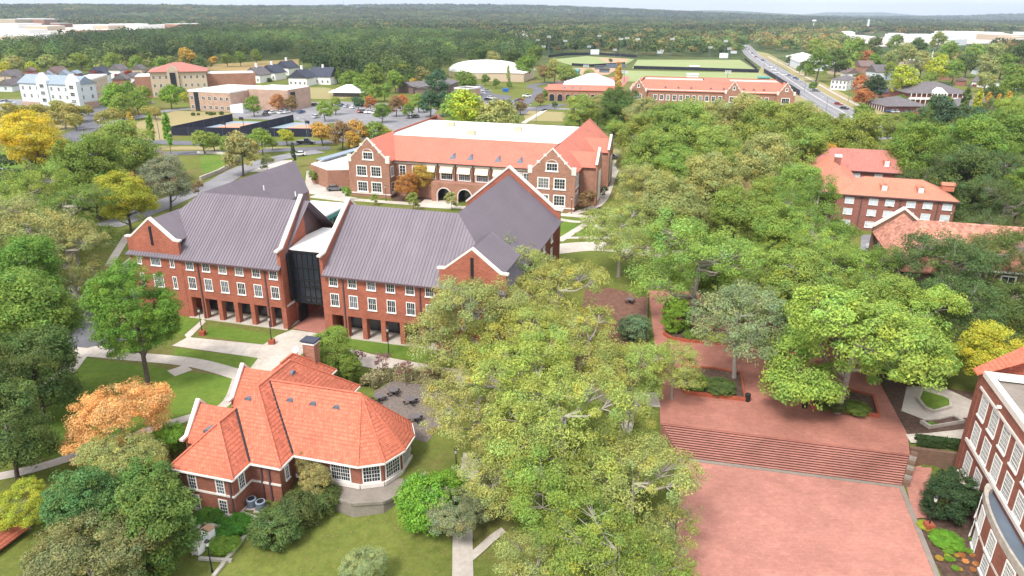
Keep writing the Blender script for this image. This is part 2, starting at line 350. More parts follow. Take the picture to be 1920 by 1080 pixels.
def ordinal(k):
    W = 'first second third fourth fifth sixth seventh eighth ninth tenth eleventh twelfth thirteenth fourteenth fifteenth sixteenth seventeenth eighteenth nineteenth twentieth'.split()
    if k <= 20: return W[k-1]
    T = {20: 'twenty', 30: 'thirty', 40: 'forty', 50: 'fifty', 60: 'sixty', 70: 'seventy'}
    if k % 10 == 0: return T[k][:-1]+'ieth' if k in T else str(k)+'th'
    return T.get(k//10*10, str(k//10*10))+'-'+W[k % 10-1]
def number_by_x(objs, fmt):
    """a label for each of a row, told apart by its place from the left"""
    objs = sorted(objs, key=lambda o: to_px(o.matrix_basis.translation)[0])
    for k, o in enumerate(objs): o['label'] = fmt.format(ordinal(k+1))

# ------------------------------------------------------------------ ground, roads, paths
def axis(lo, hi, fine_lo, fine_hi, fine, grow=1.12):
    a = list(np.arange(fine_lo, fine_hi+1e-6, fine)); d = fine
    x = fine_hi
    while x < hi: d *= grow; x += d; a.append(min(x, hi))
    d = fine; x = fine_lo
    while x > lo: d *= grow; x -= d; a.insert(0, max(x, lo))
    return np.array(sorted(set(a)))
xs = axis(-16000, 16000, -60, 70, 1.0, 1.09); ys = axis(-200, 24000, 20, 90, 1.0, 1.06)
X, Y = np.meshgrid(xs, ys); Z = tz(X, Y)
me = bpy.data.meshes.new('ground'); nx, ny = len(xs), len(ys)
V = np.stack([X.ravel(), Y.ravel(), Z.ravel()], 1)
I = np.arange(nx*ny).reshape(ny, nx); Fq = np.stack([I[:-1, :-1], I[:-1, 1:], I[1:, 1:], I[1:, :-1]], -1).reshape(-1, 4)
def np_mesh(me, V, F):
    F = np.asarray(F, dtype=np.int32); n, k = F.shape
    me.vertices.add(len(V)); me.vertices.foreach_set('co', np.asarray(V, dtype=np.float32).ravel())
    me.loops.add(n*k); me.loops.foreach_set('vertex_index', F.ravel())
    me.polygons.add(n); me.polygons.foreach_set('loop_start', np.arange(0, n*k, k, dtype=np.int32))
    me.update(calc_edges=True)
np_mesh(me, V, Fq); me.materials.append(M['ground']); me.polygons.foreach_set('use_smooth', np.ones(len(Fq), bool))
go = bpy.data.objects.new('ground', me); C.objects.link(go); tag(go, kind='structure')

def area(name, pix, mat, z=0.03, thick=None, kind='structure', pts=None):
    P = [Vector(p) for p in pts] if pts else [at(x, y, z) for x, y in pix]
    b = MB()
    P = [(p[0], p[1], z) for p in P]
    b.ext([(p[0], p[1], z-(thick or 0.02)) for p in P], (0, 0, thick or 0.02))
    o = b.build(name, mat); tag(o, kind=kind); return o
def smooth_line(P, n=6):
    P = [Vector((p[0], p[1], 0)) for p in P]
    if len(P) < 3: out = []
    Q = [P[0]*2-P[1]]+P+[P[-1]*2-P[-2]]; out = []
    for i in range(1, len(Q)-2):
        for k in range(n):
            t = k/n; a, b, c, d = Q[i-1], Q[i], Q[i+1], Q[i+2]
            out.append(0.5*((2*b)+(c-a)*t+(2*a-5*b+4*c-d)*t*t+(3*b-a-3*c+d)*t**3))
    out.append(P[-1]); return out
def strip(name, pix, width, mat, z=0.03, gzrel=False, kind='structure', pts=None, n=6, curb=None):
    P = pts if pts else [at(x, y, gz(*at(x, y, 0)[:2]) if gzrel else 0) for x, y in pix]
    L = smooth_line(P, n); b = MB(); prev = None
    for i, p in enumerate(L):
        d = (L[min(i+1, len(L)-1)]-L[max(i-1, 0)]).normalized(); q = Vector((-d.y, d.x, 0))
        w = width if not isinstance(width, (list, tuple)) else width[0]+(width[1]-width[0])*i/(len(L)-1)
        a, c = p+q*w/2, p-q*w/2
        za, zc = (max(gz(a.x, a.y), gz(p.x, p.y), gz(c.x, c.y))+z,)*2 if gzrel else (z, z)
        cur = ((a.x, a.y, za), (c.x, c.y, zc))
        if prev: b.poly([prev[1], cur[1], cur[0], prev[0]])
        prev = cur
    o = b.build(name, mat); tag(o, kind=kind)
    return o, L
# near lawns and drive
area('lawn', [(392, 606), (520, 629), (494, 646), (386, 630)], 'grass_bright', 0.02)
area('lawn', [(345, 590), (379, 598), (346, 628), (300, 620), (260, 640), (240, 620)], 'grass_bright', 0.02)
area('lawn', [(330, 652), (484, 671), (468, 694), (320, 680)], 'grass_bright', 0.02)
area('lawn', [(150, 670), (442, 708), (430, 770), (320, 810), (205, 850), (110, 860), (40, 850), (90, 730)], 'grass_bright', 0.012)
area('lawn', [(628, 628), (860, 660), (850, 690), (640, 650)], 'grass_bright', 0.02)
area('lawn', [(1030, 405), (1095, 412), (1060, 443), (1030, 443)], 'grass_bright', 0.02)
area('lawn', [(1108, 420), (1140, 432), (1160, 443), (1075, 443)], 'grass_bright', 0.02)
area('road', [(186, 540), (240, 490), (290, 470), (330, 480), (260, 560), (182, 583), (190, 606), (212, 616), (300, 618), (180, 655), (60, 642), (80, 600)], 'asphalt', 0.03)
strip('curb', [(60, 612), (95, 586), (186, 538), (240, 488), (262, 478)], 0.35, 'concrete_plain', 0.12)
strip('curb', [(196, 574), (170, 580), (158, 594), (172, 606), (205, 613)], 0.35, 'concrete_plain', 0.12)
area('lawn', [(178, 584), (230, 560), (330, 575), (330, 610), (205, 611), (172, 600)], 'grass', 0.05)
strip('path', [(100, 655), (240, 668), (360, 680), (450, 704), (462, 712)], 2.4, 'concrete', 0.05)
strip('path', [(345, 700), (330, 690)], 2.4, 'concrete', 0.045)
strip('path', [(212, 660), (180, 655), (150, 668), (122, 700), (60, 740)], 2.2, 'concrete', 0.055)
area('path', [(346, 628), (380, 598), (386, 603), (353, 636)], 'concrete', 0.055)
area('path', [(322, 648), (352, 632), (494, 646), (520, 629), (548, 618), (612, 627), (600, 640), (560, 668), (530, 705), (462, 700), (484, 671)], 'concrete', 0.06)
area('path', [(548, 616), (570, 596), (606, 566), (612, 606), (618, 628)], 'plaza', 0.07)
strip('path', [(640, 662), (700, 678), (860, 706), (1000, 725), (1160, 745), (1236, 750)], 3.6, 'concrete', 0.035)
strip('path', [(448, 703), (420, 760), (330, 792)], 1.3, 'concrete_plain', 0.03)
strip('path', [(-60, 905), (60, 880), (180, 842), (300, 800), (400, 770)], 1.5, 'concrete_plain', 0.04)
strip('path', [(1030, 408), (1090, 416), (1130, 400)], 1.8, 'concrete', 0.05)
strip('path', [(1110, 413), (1048, 452)], 1.8, 'concrete', 0.045)
strip('path', [(1098, 416), (1150, 440)], 1.8, 'concrete', 0.052)
strip('path', [(1000, 446), (1180, 446)], 1.5, 'concrete', 0.04)
strip('path', [(1020, 470), (1100, 462), (1160, 465), (1280, 480)], 6.0, 'concrete', 0.035)
strip('path', [(655, 374), (740, 380), (850, 388), (960, 395), (1120, 408)], 2.6, 'concrete', 0.042)
strip('path', [(590, 366), (660, 375)], 5.0, 'concrete', 0.03)
strip('path', [(812, 390), (828, 376)], 9.0, 'concrete', 0.048)
strip('path', [(85, 585), (128, 560), (140, 530), (128, 515)], 1.8, 'concrete_plain', 0.04)
strip('path', [(200, 505), (240, 440)], 1.6, 'concrete_plain', 0.04)
strip('path', [(868, 1120), (868, 1000), (875, 920), (885, 850)], 1.9, 'concrete_plain', 0.06, gzrel=True)
strip('path', [(880, 1048), (920, 1020), (945, 1005)], 0.9, 'concrete_plain', 0.05, gzrel=True)
strip('path', [(1165, 830), (1178, 790), (1180, 765)], 1.4, 'concrete_plain', 0.05)
area('bed', [(700, 735), (760, 700), (830, 705), (850, 770), (800, 830), (740, 810)], 'gravel', 0.02)
area('bed', [(1100, 530), (1212, 555), (1210, 680), (1190, 740), (1060, 730)], 'soil', 0.02)
area('bed', [(1088, 385), (1118, 345), (1132, 350), (1128, 400), (1092, 404)], 'mulch', 0.03)
area('bed', [(740, 362), (850, 372), (838, 384), (735, 376)], 'mulch', 0.03)
# upper plaza, lower plaza
area('plaza', [(1216, 545), (1222, 600), (1230, 660), (1236, 740), (1238, 792), (1706, 852), (1702, 815), (1640, 700), (1560, 640), (1480, 605), (1380, 560), (1300, 545)], 'plaza', 0.03, 0.3)
PL = [at(x, y, -2.1) for x, y in ((1275, 858), (1692, 912), (1775, 1110), (1262, 1110))]
area('plaza', None, 'plaza_low', -2.1, 0.04, pts=PL)
area('plaza', [(1694, 880), (1748, 868), (1738, 970), (1712, 972)], 'plaza_low', -2.08)
def edge(name, pix, w, mat, z0, z1, zp, kind=None):
    b = MB(); P = [at(x, y, zp) for x, y in pix]
    for i in range(len(P)-1):
        p, q = P[i], P[i+1]; e = (q-p).normalized()*w/2*0.98
        b.bar((p.x-e.x, p.y-e.y, (z0+z1)/2), (q.x+e.x, q.y+e.y, (z0+z1)/2), w, z1-z0+0.004*(i % 2))
    return b
edge('curb', [(1275, 860), (1690, 913), (1765, 1100)], 0.5, 0, -2.2, -2.04, -2.1).build('curb', 'terrace')['kind'] = 'structure'
# steps
A0, A1 = at(1240, 791, 0.0), at(1706, 850, 0.0); B0, B1 = at(1275, 857, -2.1), at(1690, 911, -2.1)
NS = 13; st = tag(empty('steps', A0), 'wide brick flight of low steps between the upper and lower plaza', 'steps')
for k in range(NS):
    t0, t1 = k/NS, (k+1)/NS; z1 = 0.0-2.1*(k+1)/(NS+1)
    a, b_, c, d = A0.lerp(B0, t0), A1.lerp(B1, t0), A1.lerp(B1, t1), A0.lerp(B0, t1)
    mb = MB(); mb.ext([(p.x-A0.x, p.y-A0.y, -2.3) for p in (a, b_, c, d)], (0, 0, z1+2.3))
    e = (d-a).normalized()*0.055
    o = mb.build('step', 'plaza_low', st)
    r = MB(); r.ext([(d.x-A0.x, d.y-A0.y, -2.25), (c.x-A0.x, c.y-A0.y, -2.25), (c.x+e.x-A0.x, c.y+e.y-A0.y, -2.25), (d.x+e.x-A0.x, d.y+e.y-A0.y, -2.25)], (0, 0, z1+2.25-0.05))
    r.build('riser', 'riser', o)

# ------------------------------------------------------------------ building helpers
_wcache = {}
def window_mesh(w, h, cols, rows, trim=0.12, sill=True, mat='white', glass_='glass', arch=False, rail=True):
    key = (w, h, cols, rows, trim, sill, mat, glass_, arch)
    if key in _wcache: return _wcache[key]
    f = MB(); y0, y1 = -0.07, 0.0
    f.box(-w/2-trim, -w/2, y0, y1, -trim, h+trim); f.box(w/2, w/2+trim, y0, y1, -trim, h+trim)
    f.box(-w/2, w/2, y0, y1, h, h+trim); f.box(-w/2, w/2, y0, y1, -trim, 0)
    if sill: f.box(-w/2-trim*1.6, w/2+trim*1.6, -0.16, -0.071, -trim*1.5, -trim*0.1)
    if arch:
        for k in range(8):
            a0, a1 = math.pi*k/8, math.pi*(k+1)/8
            f.bar((w/2*math.cos(a0), -0.035, h+trim+0.28*w*math.sin(a0)), (w/2*math.cos(a1), -0.035, h+trim+0.28*w*math.sin(a1)), 0.07, trim*1.4, (0, 1, 0))
    t = min(0.05, w/cols*0.12)
    for k in range(1, cols):
        tk = t*1.7 if cols % 2 == 0 and k == cols//2 else t
        f.box(-w/2+w*k/cols-tk/2, -w/2+w*k/cols+tk/2, -0.052, -0.02, 0, h)
    for k in range(1, rows): f.box(-w/2, w/2, -0.048, -0.022, h*k/rows-t/2, h*k/rows+t/2)
    g = MB(); g.box(-w/2, w/2, -0.018, 0.0, 0.0, h)
    _wcache[key] = (f.mesh('window', mat), g.mesh('pane', glass_)); return _wcache[key]
def window(parent, x, y, z, w, h, cols=2, rows=3, rz=0.0, simple=False, **kw):
    """a window on a wall that faces -y (turned by rz); z is its bottom edge"""
    if 'glass_' not in kw and random.random() < 0.3: kw['glass_'] = random.choice(('glass_sky', 'glass_blind'))
    fm, gm = window_mesh(w, h, cols, rows, **kw)
    o = inst('window', fm, parent, (x, y, z), (0, 0, rz))
    inst('pane', gm, o); return o
def hip_faces(x0, x1, y0, y1, z, pitch, ends=(1, 1)):
    """a hip roof whose ridge runs along its longer side; ends=0 makes that end a gable"""
    if (y1-y0) > (x1-x0):
        hw = (x1-x0)/2; xm = (x0+x1)/2; zr = z+hw*pitch
        a = (xm, y0+hw*ends[0], zr); b = (xm, y1-hw*ends[1], zr)
        F = [[(x1, y0, z), (x1, y1, z), b, a], [(x0, y1, z), (x0, y0, z), a, b], [(x0, y0, z), (x1, y0, z), a], [(x1, y1, z), (x0, y1, z), b]]
    else:
        hw = (y1-y0)/2; ym = (y0+y1)/2; zr = z+hw*pitch
        a = (x0+hw*ends[0], ym, zr); b = (x1-hw*ends[1], ym, zr)
        F = [[(x0, y0, z), (x1, y0, z), b, a], [(x1, y1, z), (x0, y1, z), a, b], [(x0, y1, z), (x0, y0, z), a], [(x1, y0, z), (x1, y1, z), b]]
    return F, zr
def roof_from(F, th=0.18, courses=None, seam=None):
    b = MB()
    for f in F:
        P = [Vector(p) for p in f]; n = (P[1]-P[0]).cross(P[2]-P[0]).normalized()
        if n.z < 0: n = -n
        if n.z < 0.05: b.poly(f); continue
        b.ext([p-Vector((0, 0, th)) for p in P], (0, 0, th))
        down = Vector((n.x, n.y, 0))
        if down.length > 0.01:
            along = Vector((-n.y, n.x, 0))
            if courses: b.seams(f, along, courses, 0.10, 0.035)
            if seam: b.seams(f, Vector((n.x, n.y, -1)), seam, 0.05, 0.07)
    return b
def downspout(parent, x, y, z0, z1, mat='dark'):
    b = MB(); b.box(x-0.09, x+0.09, y-0.16, y-0.02, z0, z1); b.box(x-0.2, x+0.2, y-0.24, y-0.02, z1-0.35, z1)
    return b.build('downspout', mat, parent)
def coping(parent, pts, w=0.5, h=0.28, mat='stone', name='coping'):
    b = MB()
    for i in range(len(pts)-1):
        p, q = Vector(pts[i]), Vector(pts[i+1]); e = (q-p).normalized()*0.1*(1 if i else 1)
        b.bar(p-e*0.6, q+e*0.6, w+0.004*i, h)
    return b.build(name, mat, parent)
ROT = rad(-15.2)

# ------------------------------------------------------------------ academic hall with grey metal roofs
def academic_hall():
    B = tag(empty('academic_hall', (-33.8, 97.9, 0), ROT), 'red brick twin hall under steep grey metal roofs joined by a dark glass link', 'building')
    EZ, RZ, RT_ = 9.75, 17.7, 9.3                 # eave, ridge height, ridge distance behind the front wall
    pit = (RZ-EZ)/(RT_+0.6)
    def half(sx, x_in, x_sh, x_g0, x_g1, xr, nwin, x_out):
        # front wall above the arcade, gable bay, rear body
        w = MB()
        lo, hi = min(x_in, x_g0), max(x_in, x_g0)
        w.box(lo, hi, 0, 0.45, 3.5, EZ)
        g0, g1 = min(x_g0, x_g1), max(x_g0, x_g1); gm = (g0+g1)/2
        w.ext([(g0+0.003, -0.05, -0.3), (g1, -0.05, -0.3), (g1, -0.05, 12.3), (g1-0.7, -0.05, 12.4), (gm, -0.05, 15.5), (g0+0.7, -0.05, 12.4), (g0+0.003, -0.05, 12.3)], (0, 0.5, 0))
        w.build('wall', 'brick_red', B)
        coping(B, [(g0-0.25, 0.2, 12.45), (g0+0.75, 0.2, 12.5), (gm, 0.2, 15.65), (g1-0.75, 0.2, 12.5), (g1+0.25, 0.2, 12.45)], 0.62, 0.26)
        # louver slit
        l = MB(); l.box(gm-0.22, gm+0.22, -0.12, -0.06, 11.4, 14.4); l.build('louver', 'dark', B)
        # inner body
        ib = MB(); ib.box(lo+0.3, hi, 3.4, 18.0, -0.3, EZ-0.1); ib.box(g0+0.3, g1-0.3, 0.5, 37, -0.3, EZ-0.12); ib.build('inner_wall', 'brick_red', B)
        dg = MB(); dg.box(lo+0.7, hi-0.5, 3.3, 3.38, 0.2, 3.3); dg.build('arcade_glass', 'glass', B)
        cl = MB(); cl.box(lo, hi, 0.46, 3.6, 3.5, 3.8); cl.build('arcade_ceiling', 'stone', B)
        fl = MB(); fl.box(lo, hi, -0.25, 3.6, -0.1, 0.12); fl.build('arcade_floor', 'concrete', B)
        # pillars every bay
        bay = (hi-lo)/nwin
        for k in range(nwin+1):
            x = lo+bay*k; p = MB(); x0, x1 = max(lo, x-0.36), min(hi, x+0.36)
            if k in (0, nwin): x0, x1 = (lo, lo+0.75) if k == 0 else (hi-0.75, hi)
            p.box(x0, x1, -0.002, 0.85, -0.2, 3.5); p.build('pillar', 'brick_red', B)
        for k in range(nwin):
            x = lo+bay*(k+0.5)
            window(B, x, 0, 5.0, 1.15, 1.75, 4, 2, mat='white'); window(B, x, 0, 8.1, 1.15, 1.15, 4, 2, mat='white')
        for x in (lo+bay*1.0, hi-bay*1.0): downspout(B, x, 0, 0.1, 9.5, 'metal_clad')
        for x, ww, c in ((gm-3, .55, 2), (gm, 1.6, 6), (gm+3, .55, 2)):
            window(B, x, -0.05, 8.2, ww, 1.8, c, 2); window(B, x, -0.05, 4.7, ww, 1.8, c, 2)
        # main roof, its back slope, and the wing that runs to the rear
        F = []
        xi = x_in; e = -0.6
        F.append([(xi, e, EZ), (x_out, e, EZ), (xr, RT_, RZ), (xi, RT_, RZ)])
        F.append([(xi, RT_, RZ), (xr, RT_, RZ), (xr, 19.2, EZ), (xi, 19.2, EZ)])
        F.append([(x_out, e, EZ), (x_out, 37, EZ), (xr, 37, RZ), (xr, RT_, RZ)])
        inn = xr+(xr-x_out)*(0.62 if sx < 0 else 0.9)
        zi = RZ-(RZ-EZ)*(0.62 if sx < 0 else 0.9)
        k = (RZ-zi)/pit
        F.append([(inn, RT_+k, zi), (inn, 33.2 if sx < 0 else 37, zi), (xr, 37, RZ), (xr, RT_, RZ)])
        gk = 3.05/pit
        F.append([(g0+0.4, 0.3, 12.3), (gm, 0.3, 15.4), (gm, 9, 15.4), (g0+0.4, 9, 12.3)])
        F.append([(g1-0.4, 0.3, 12.3), (gm, 0.3, 15.4), (gm, 9, 15.4), (g1-0.4, 9, 12.3)])
        roof_from(F, 0.16, seam=0.5).build('roof', 'metal_roof', B)
        gt = MB(); gt.box(lo, hi, -0.75, -0.6, EZ-0.22, EZ-0.02); gt.build('gutter', 'metal_clad', B)
        return inn, zi
    inn, zi = half(-1, 0.0, -17.3, -17.3, -26.6, -19.3, 6, -27.0)
    iw = MB(); iw.box(inn-0.5, inn+0.0, 12, 33, -0.3, zi-0.1); iw.build('side_wall', 'metal_clad', B)
    lw = MB(); lw.box(-26.6, -26.3, 0.5, 37, -0.3, EZ); lw.ext([(-26.6, 36.5, -0.3), (inn, 33, -0.3), (inn, 33, zi), (-20.0, 36.5, RZ-0.3), (-26.6, 36.5, EZ)], (0, 0.3, 0)); lw.build('rear_wall', 'brick_red', B)
    inn2, zi2 = half(1, 6.9, 24.6, 24.7, 34.2, 24.3, 6, 34.3)
    # end walls with stone copings, either side of the passage
    e1 = MB(); e1.ext([(0.02, 0, -0.3), (0.02, 0, 12.35), (0.02, 0.7, 12.45), (-1.2, RT_, 18.4), (-1.2, RT_, -0.3)], (-0.5, 0.0, 0))
    e1.build('end_wall', 'brick_red', B)
    e2 = MB(); e2.ext([(-1.25, RT_+0.02, -0.3), (-1.25, RT_+0.02, 18.2), (-2.6, 18.5, 10.2), (-2.6, 18.5, -0.3)], (-0.5, 0, 0)); e2.build('end_cladding', 'metal_clad', B)
    coping(B, [(-0.25, -0.5, 12.5), (-0.3, 0.9, 12.62), (-1.4, RT_+0.1, 18.55)], 0.6, 0.26)
    e3 = MB(); e3.ext([(6.4, 0, -0.3), (6.4, 0, 12.35), (6.4, 0.7, 12.45), (6.4, RT_, 18.4), (6.4, 19, 10.2), (6.4, 19, -0.3)], (0.5, 0, 0)); e3.build('end_wall', 'brick_red', B)
    coping(B, [(6.65, -0.5, 12.5), (6.65, 0.9, 12.62), (6.65, RT_+0.1, 18.55), (6.65, 18.9, 10.4)], 0.6, 0.26)
    # glass link over the passage
    lk = MB(); lk.box(0.05, 6.38, 2.7, 2.95, 3.6, 11.9); g = lk.build('link_glazing', 'glass', B)
    fr = MB()
    for k in range(8): fr.box(0.1+k*0.88, 0.17+k*0.88, 2.6, 2.69, 3.6, 11.8)
    for z in (3.6, 4.4, 6.2, 7.2, 9.3, 11.6): fr.box(0.05, 6.38, 2.55, 2.59, z, z+0.25)
    fr.box(-0.02, 0.35, 1.6, 2.54, 4.2, 11.6)
    fr.build('link_frame', 'dark', B)
    b_ = MB(); b_.box(0.1, 6.35, 2.96, 12, 3.3, 3.6); b_.box(0.1, 6.35, 11.7, 12, 3.3, 11.7); b_.build('link_body', 'dark', B)
    r_ = MB(); r_.ext([(0.03, 2.5, 11.95), (6.39, 2.5, 11.95), (6.39, 14, 11.95), (-0.8, 14, 11.95), (-1.15, 9.3, 11.95)], (0, 0, 0.18)); r_.build('link_roof', 'membrane', B)
    # glazed gallery behind
    a = MB(); a.box(inn+0.02, -6.3, 17, 33.6, 10.6, 10.9); a.build('gallery_roof', 'membrane', B)
    a = MB(); a.box(inn+0.3, -6.8, 17.3, 33.3, -0.2, 10.55); a.build('gallery_glass', 'glass_green', B)
    a = MB(); a.box(-6.75, -6.25, 17, 33.6, 9.9, 10.58)
    for k in range(12): a.box(-6.78, -6.6, 17.3+k*1.4, 17.5+k*1.4, 0, 9.9)
    a.build('gallery_mullions', 'teal', B)
    a = MB(); a.box(8, 24, 18.0, 18.3, -0.3, EZ); a.box(33.5, 33.9, 0.5, 37, -0.3, EZ); a.build('rear_wall', 'brick_red', B)
    # stepped rear gable of the right wing
    a = MB(); a.ext([(15, 37.05, -0.3), (33.9, 37.05, -0.3), (33.9, 37.05, 11.7), (33.0, 37.05, 11.8), (24.2, 37.05, 19.0), (16, 37.05, 12)], (0, 0.5, 0)); a.build('rear_gable', 'brick_red', B)
    coping(B, [(34.3, 37.3, 11.8), (33.0, 37.3, 11.95), (24.2, 37.3, 19.15), (16, 37.3, 12.2)], 0.8, 0.34)
    for y in (6, 12, 18, 24, 30): window(B, 33.9, y, 5.0, 1.2, 1.75, 4, 2, rz=rad(90)); window(B, 33.9, y, 8.0, 1.2, 1.1, 4, 2, rz=rad(90))
    # roof pipes
    for x, y in ((-16.6, 22), (-13.9, 27.5)):
        z = RZ-(x+19.3)*pit; p = MB(); p.cyl((x, y, z-0.2), 0.09, 0.09, 0.9, 8); p.build('vent_pipe', 'white', B)
    d = MB(); d.box(-0.35, -0.05, 3.1, 5.4, 0, 2.6); d.build('doorway', 'dark', B, loc=(0.42, 0, 0))
academic_hall()

# ------------------------------------------------------------------ tile roofed house in front
def tile_house():
    B = tag(empty('brick_house', (-26.8, 57.1, 0), rad(-15)), 'brick house with many hipped orange tile roofs and a round glazed end', 'house')
    E = 2.8
    mb = []
    F1, _ = hip_faces(-7.6, 3.4, 2.9, 20.3, E, 0.98)
    F2, _ = hip_faces(-7.3, 0, 0, 12.5, E-0.02, 0.98)
    F3, _ = hip_faces(-8.6, -1.3, 12, 23.3, E-0.03, 0.96)
    ap = (8.8, 10.35, 8.0); rg = (-2.0, 10.35, 8.0)
    ring = [(10.6, 5.3, E), (12.9, 6.6, E), (14.0, 9.2, E), (13.9, 12.0, E), (12.6, 14.3, E), (10.4, 15.4, E)]
    F4 = [[(-2, 5.3, E), ring[0], ap, rg], [ring[-1], (-2, 15.4, E), rg, ap]]+[[ring[i], ring[i+1], ap] for i in range(5)]
    for F in (F1, F2, F3, F4): roof_from(F, 0.14, courses=0.42).build('roof', 'tile', B)
    ridges = MB()
    rr = [((0, 0, E), (-3.65, 3.65, 6.38)), ((3.4, 2.9, E), (-2.1, 8.4, 8.19)), (rg, ap), ((-2.1, 8.4, 8.19), (-2.1, 14.8, 8.19)), ((3.4, 20.3, E), (-2.1, 14.8, 8.19)), ((-3.65, 3.65, 6.38), (-3.65, 7, 6.38)), ((-7.3, 0, E), (-3.65, 3.65, 6.38)), ((-1.3, 23.3, E), (-4.95, 19.65, 6.3)), ((-4.95, 19.65, 6.3), (-4.95, 17, 6.3))]
    rr += [(p, ap) for p in ring]
    for p, q in rr: ridges.bar(Vector(p)+Vector((0, 0, 0.03)), Vector(q)+Vector((0, 0, 0.03)), 0.24, 0.12)
    ridges.build('ridge_tiles', 'tile', B)
    va = MB()
    for p, q in (((-0.05, 2.95, E+0.12), (-3.55, 6.45, 6.4)), ((3.35, 5.35, E+0.12), (-1.9, 10.3, 8.0))): va.bar(p, q, 0.2, 0.08)
    va.build('valley_flashing', 'dark', B)
    # walls
    w = MB(); w.prism([(-6.8, 0.5), (-0.5, 0.5), (-0.5, 3.4), (2.9, 3.4), (2.9, 6), (2.8, 19.8), (-7.1, 19.8)], -2.5, E-0.1)
    w.box(-8.1, -1.8, 19.0, 22.8, -0.5, E-0.13)
    wr = [(2.7, 5.9), (10.4, 5.9), (12.5, 7.0), (13.45, 9.4), (13.35, 11.9), (12.2, 13.9), (10.2, 14.9), (2.7, 14.9)]
    w.prism(wr, -0.3, E-0.12); w.build('wall', 'brick_house', B)
    # eaves and stone bands
    g = MB()
    for p, q in (((-7.3, 0), (0, 0)), ((0, 0), (0, 2.9)), ((0, 2.9), (3.4, 2.9)), ((3.4, 2.9), (3.4, 5.3)), ((3.4, 5.3), ring[0][:2])): g.bar((*p, E-0.12), (*q, E-0.12), 0.16, 0.2)
    for i in range(5): g.bar((*ring[i][:2], E-0.12), (*ring[i+1][:2], E-0.12), 0.16, 0.2)
    g.build('gutter', 'white', B)
    g = MB(); g.bar((3.4, 16, E-0.1), (3.4, 20.3, E-0.1), 0.16, 0.2); g.build('gutter', 'white', B)
    g = MB(); g.bar((-1.3, 20, E-0.1), (-1.3, 23.3, E-0.1), 0.16, 0.2); g.build('gutter', 'white', B)
    s = MB(); z = 0.35
    for p, q in (((-6.85, 0.46), (-0.46, 0.46)), ((-0.46, 0.46), (-0.46, 3.36)), ((-0.46, 3.36), (2.94, 3.36))): s.bar((*p, z), (*q, z), 0.16, 0.2); s.bar((*p, -2.0), (*q, -2.0), 0.2, 0.35)
    for i in range(1, 5): s.bar((*wr[i], -0.0), (*wr[i+1], -0.0), 0.5, 0.45)
    s.bar((3.2, 5.9, -0.0), (10.4, 5.9, 0.0), 0.5, 0.45)
    s.build('stone_band', 'stone', B)
    for x in (-5.1, -1.9):
        window(B, x, 0.5, 0.5, 0.78, 1.55, 3, 4, mat='white'); window(B, x, 0.5, -1.9, 0.78, 1.55, 3, 4)
    window(B, -0.5, 1.9, 0.5, 0.78, 1.55, 3, 4, rz=rad(90)); window(B, 2.9, 4.6, 0.4, 0.5, 1.4, 2, 4, rz=rad(90))
    window(B, 5.2, 5.9, 0.15, 1.7, 2.1, 6, 5, sill=False, trim=0.14)['label'] = 'glazed white double door'
    window(B, 8.3, 5.9, 0.4, 2.0, 1.75, 8, 4, sill=False)
    for i in range(1, 5):
        p, q = Vector((*wr[i], 0)), Vector((*wr[i+1], 0)); c = (p+q)/2; a = math.atan2(q.y-p.y, q.x-p.x)
        window(B, c.x, c.y, 0.4, (q-p).length-0.75, 1.75, 6, 4, rz=a, sill=False)
    # west gables with stepped stone copings
    for vc, hw, zp, ux in ((7.2, 2.6, 6.1, -8.9), (15.5, 2.7, 6.2, -9.2)):
        d = MB(); d.ext([(ux, vc-hw, -1.5), (ux, vc+hw, -1.5), (ux, vc+hw, E+0.3), (ux, vc, zp), (ux, vc-hw, E+0.3)], (0.35, 0, 0)); d.build('gable_wall', 'brick_house', B)
        roof_from([[(ux+0.3, vc-hw-0.3, E), (-3.5, vc-hw-0.3, E), (-3.5, vc, zp-0.25), (ux+0.3, vc, zp-0.25)], [(-3.5, vc+hw+0.3, E), (ux+0.3, vc+hw+0.3, E), (ux+0.3, vc, zp-0.25), (-3.5, vc, zp-0.25)]], 0.12, courses=0.42).build('roof', 'tile', B)
        coping(B, [(ux+0.15, vc-hw-0.7, E+0.45), (ux+0.15, vc-hw+0.1, E+0.5), (ux+0.15, vc, zp+0.15), (ux+0.15, vc+hw-0.1, E+0.5), (ux+0.15, vc+hw+0.7, E+0.45)], 0.45, 0.25)
        q = MB(); q.box(ux+0.3, -7.0, vc-hw, vc-hw+0.25, -1.5, E-0.1); q.build('gable_side', 'brick_house', B)
    # eyebrow vents
    vm = MB()
    for k in range(8):
        a0, a1 = math.pi*k/8, math.pi*(k+1)/8
        vm.poly([(0.42*math.cos(a0), 0, 0.5*math.sin(a0)), (0.42*math.cos(a1), 0, 0.5*math.sin(a1)), (0.36*math.cos(a1), 1.0, 0.45*math.sin(a1)), (0.36*math.cos(a0), 1.0, 0.45*math.sin(a0))])
    vm.poly([(0.4*math.cos(math.pi*k/8), 0.04, 0.48*math.sin(math.pi*k/8)) for k in range(9)])
    vme = vm.mesh('roof_vent', 'membrane_grey')
    def vent(x, y, F, rz=0.0):
        best = None
        for f in F:
            P = [Vector(p) for p in f]; n = (P[1]-P[0]).cross(P[2]-P[0]); n = n if n.z > 0 else -n
            if n.z < 1e-4: continue
            z = P[0].z-(n.x*(x-P[0].x)+n.y*(y-P[0].y))/n.z; best = z if best is None else min(best, z)
        inst('roof_vent', vme, B, (x, y, best-0.03), (0, 0, rz), 1.0)
    vent(-4.6, 2.9, F2); vent(-2.6, 7.2, F1)
    vent(-1.0, 10.2, F1, rad(90)); vent(-1.0, 13.6, F1, rad(90))
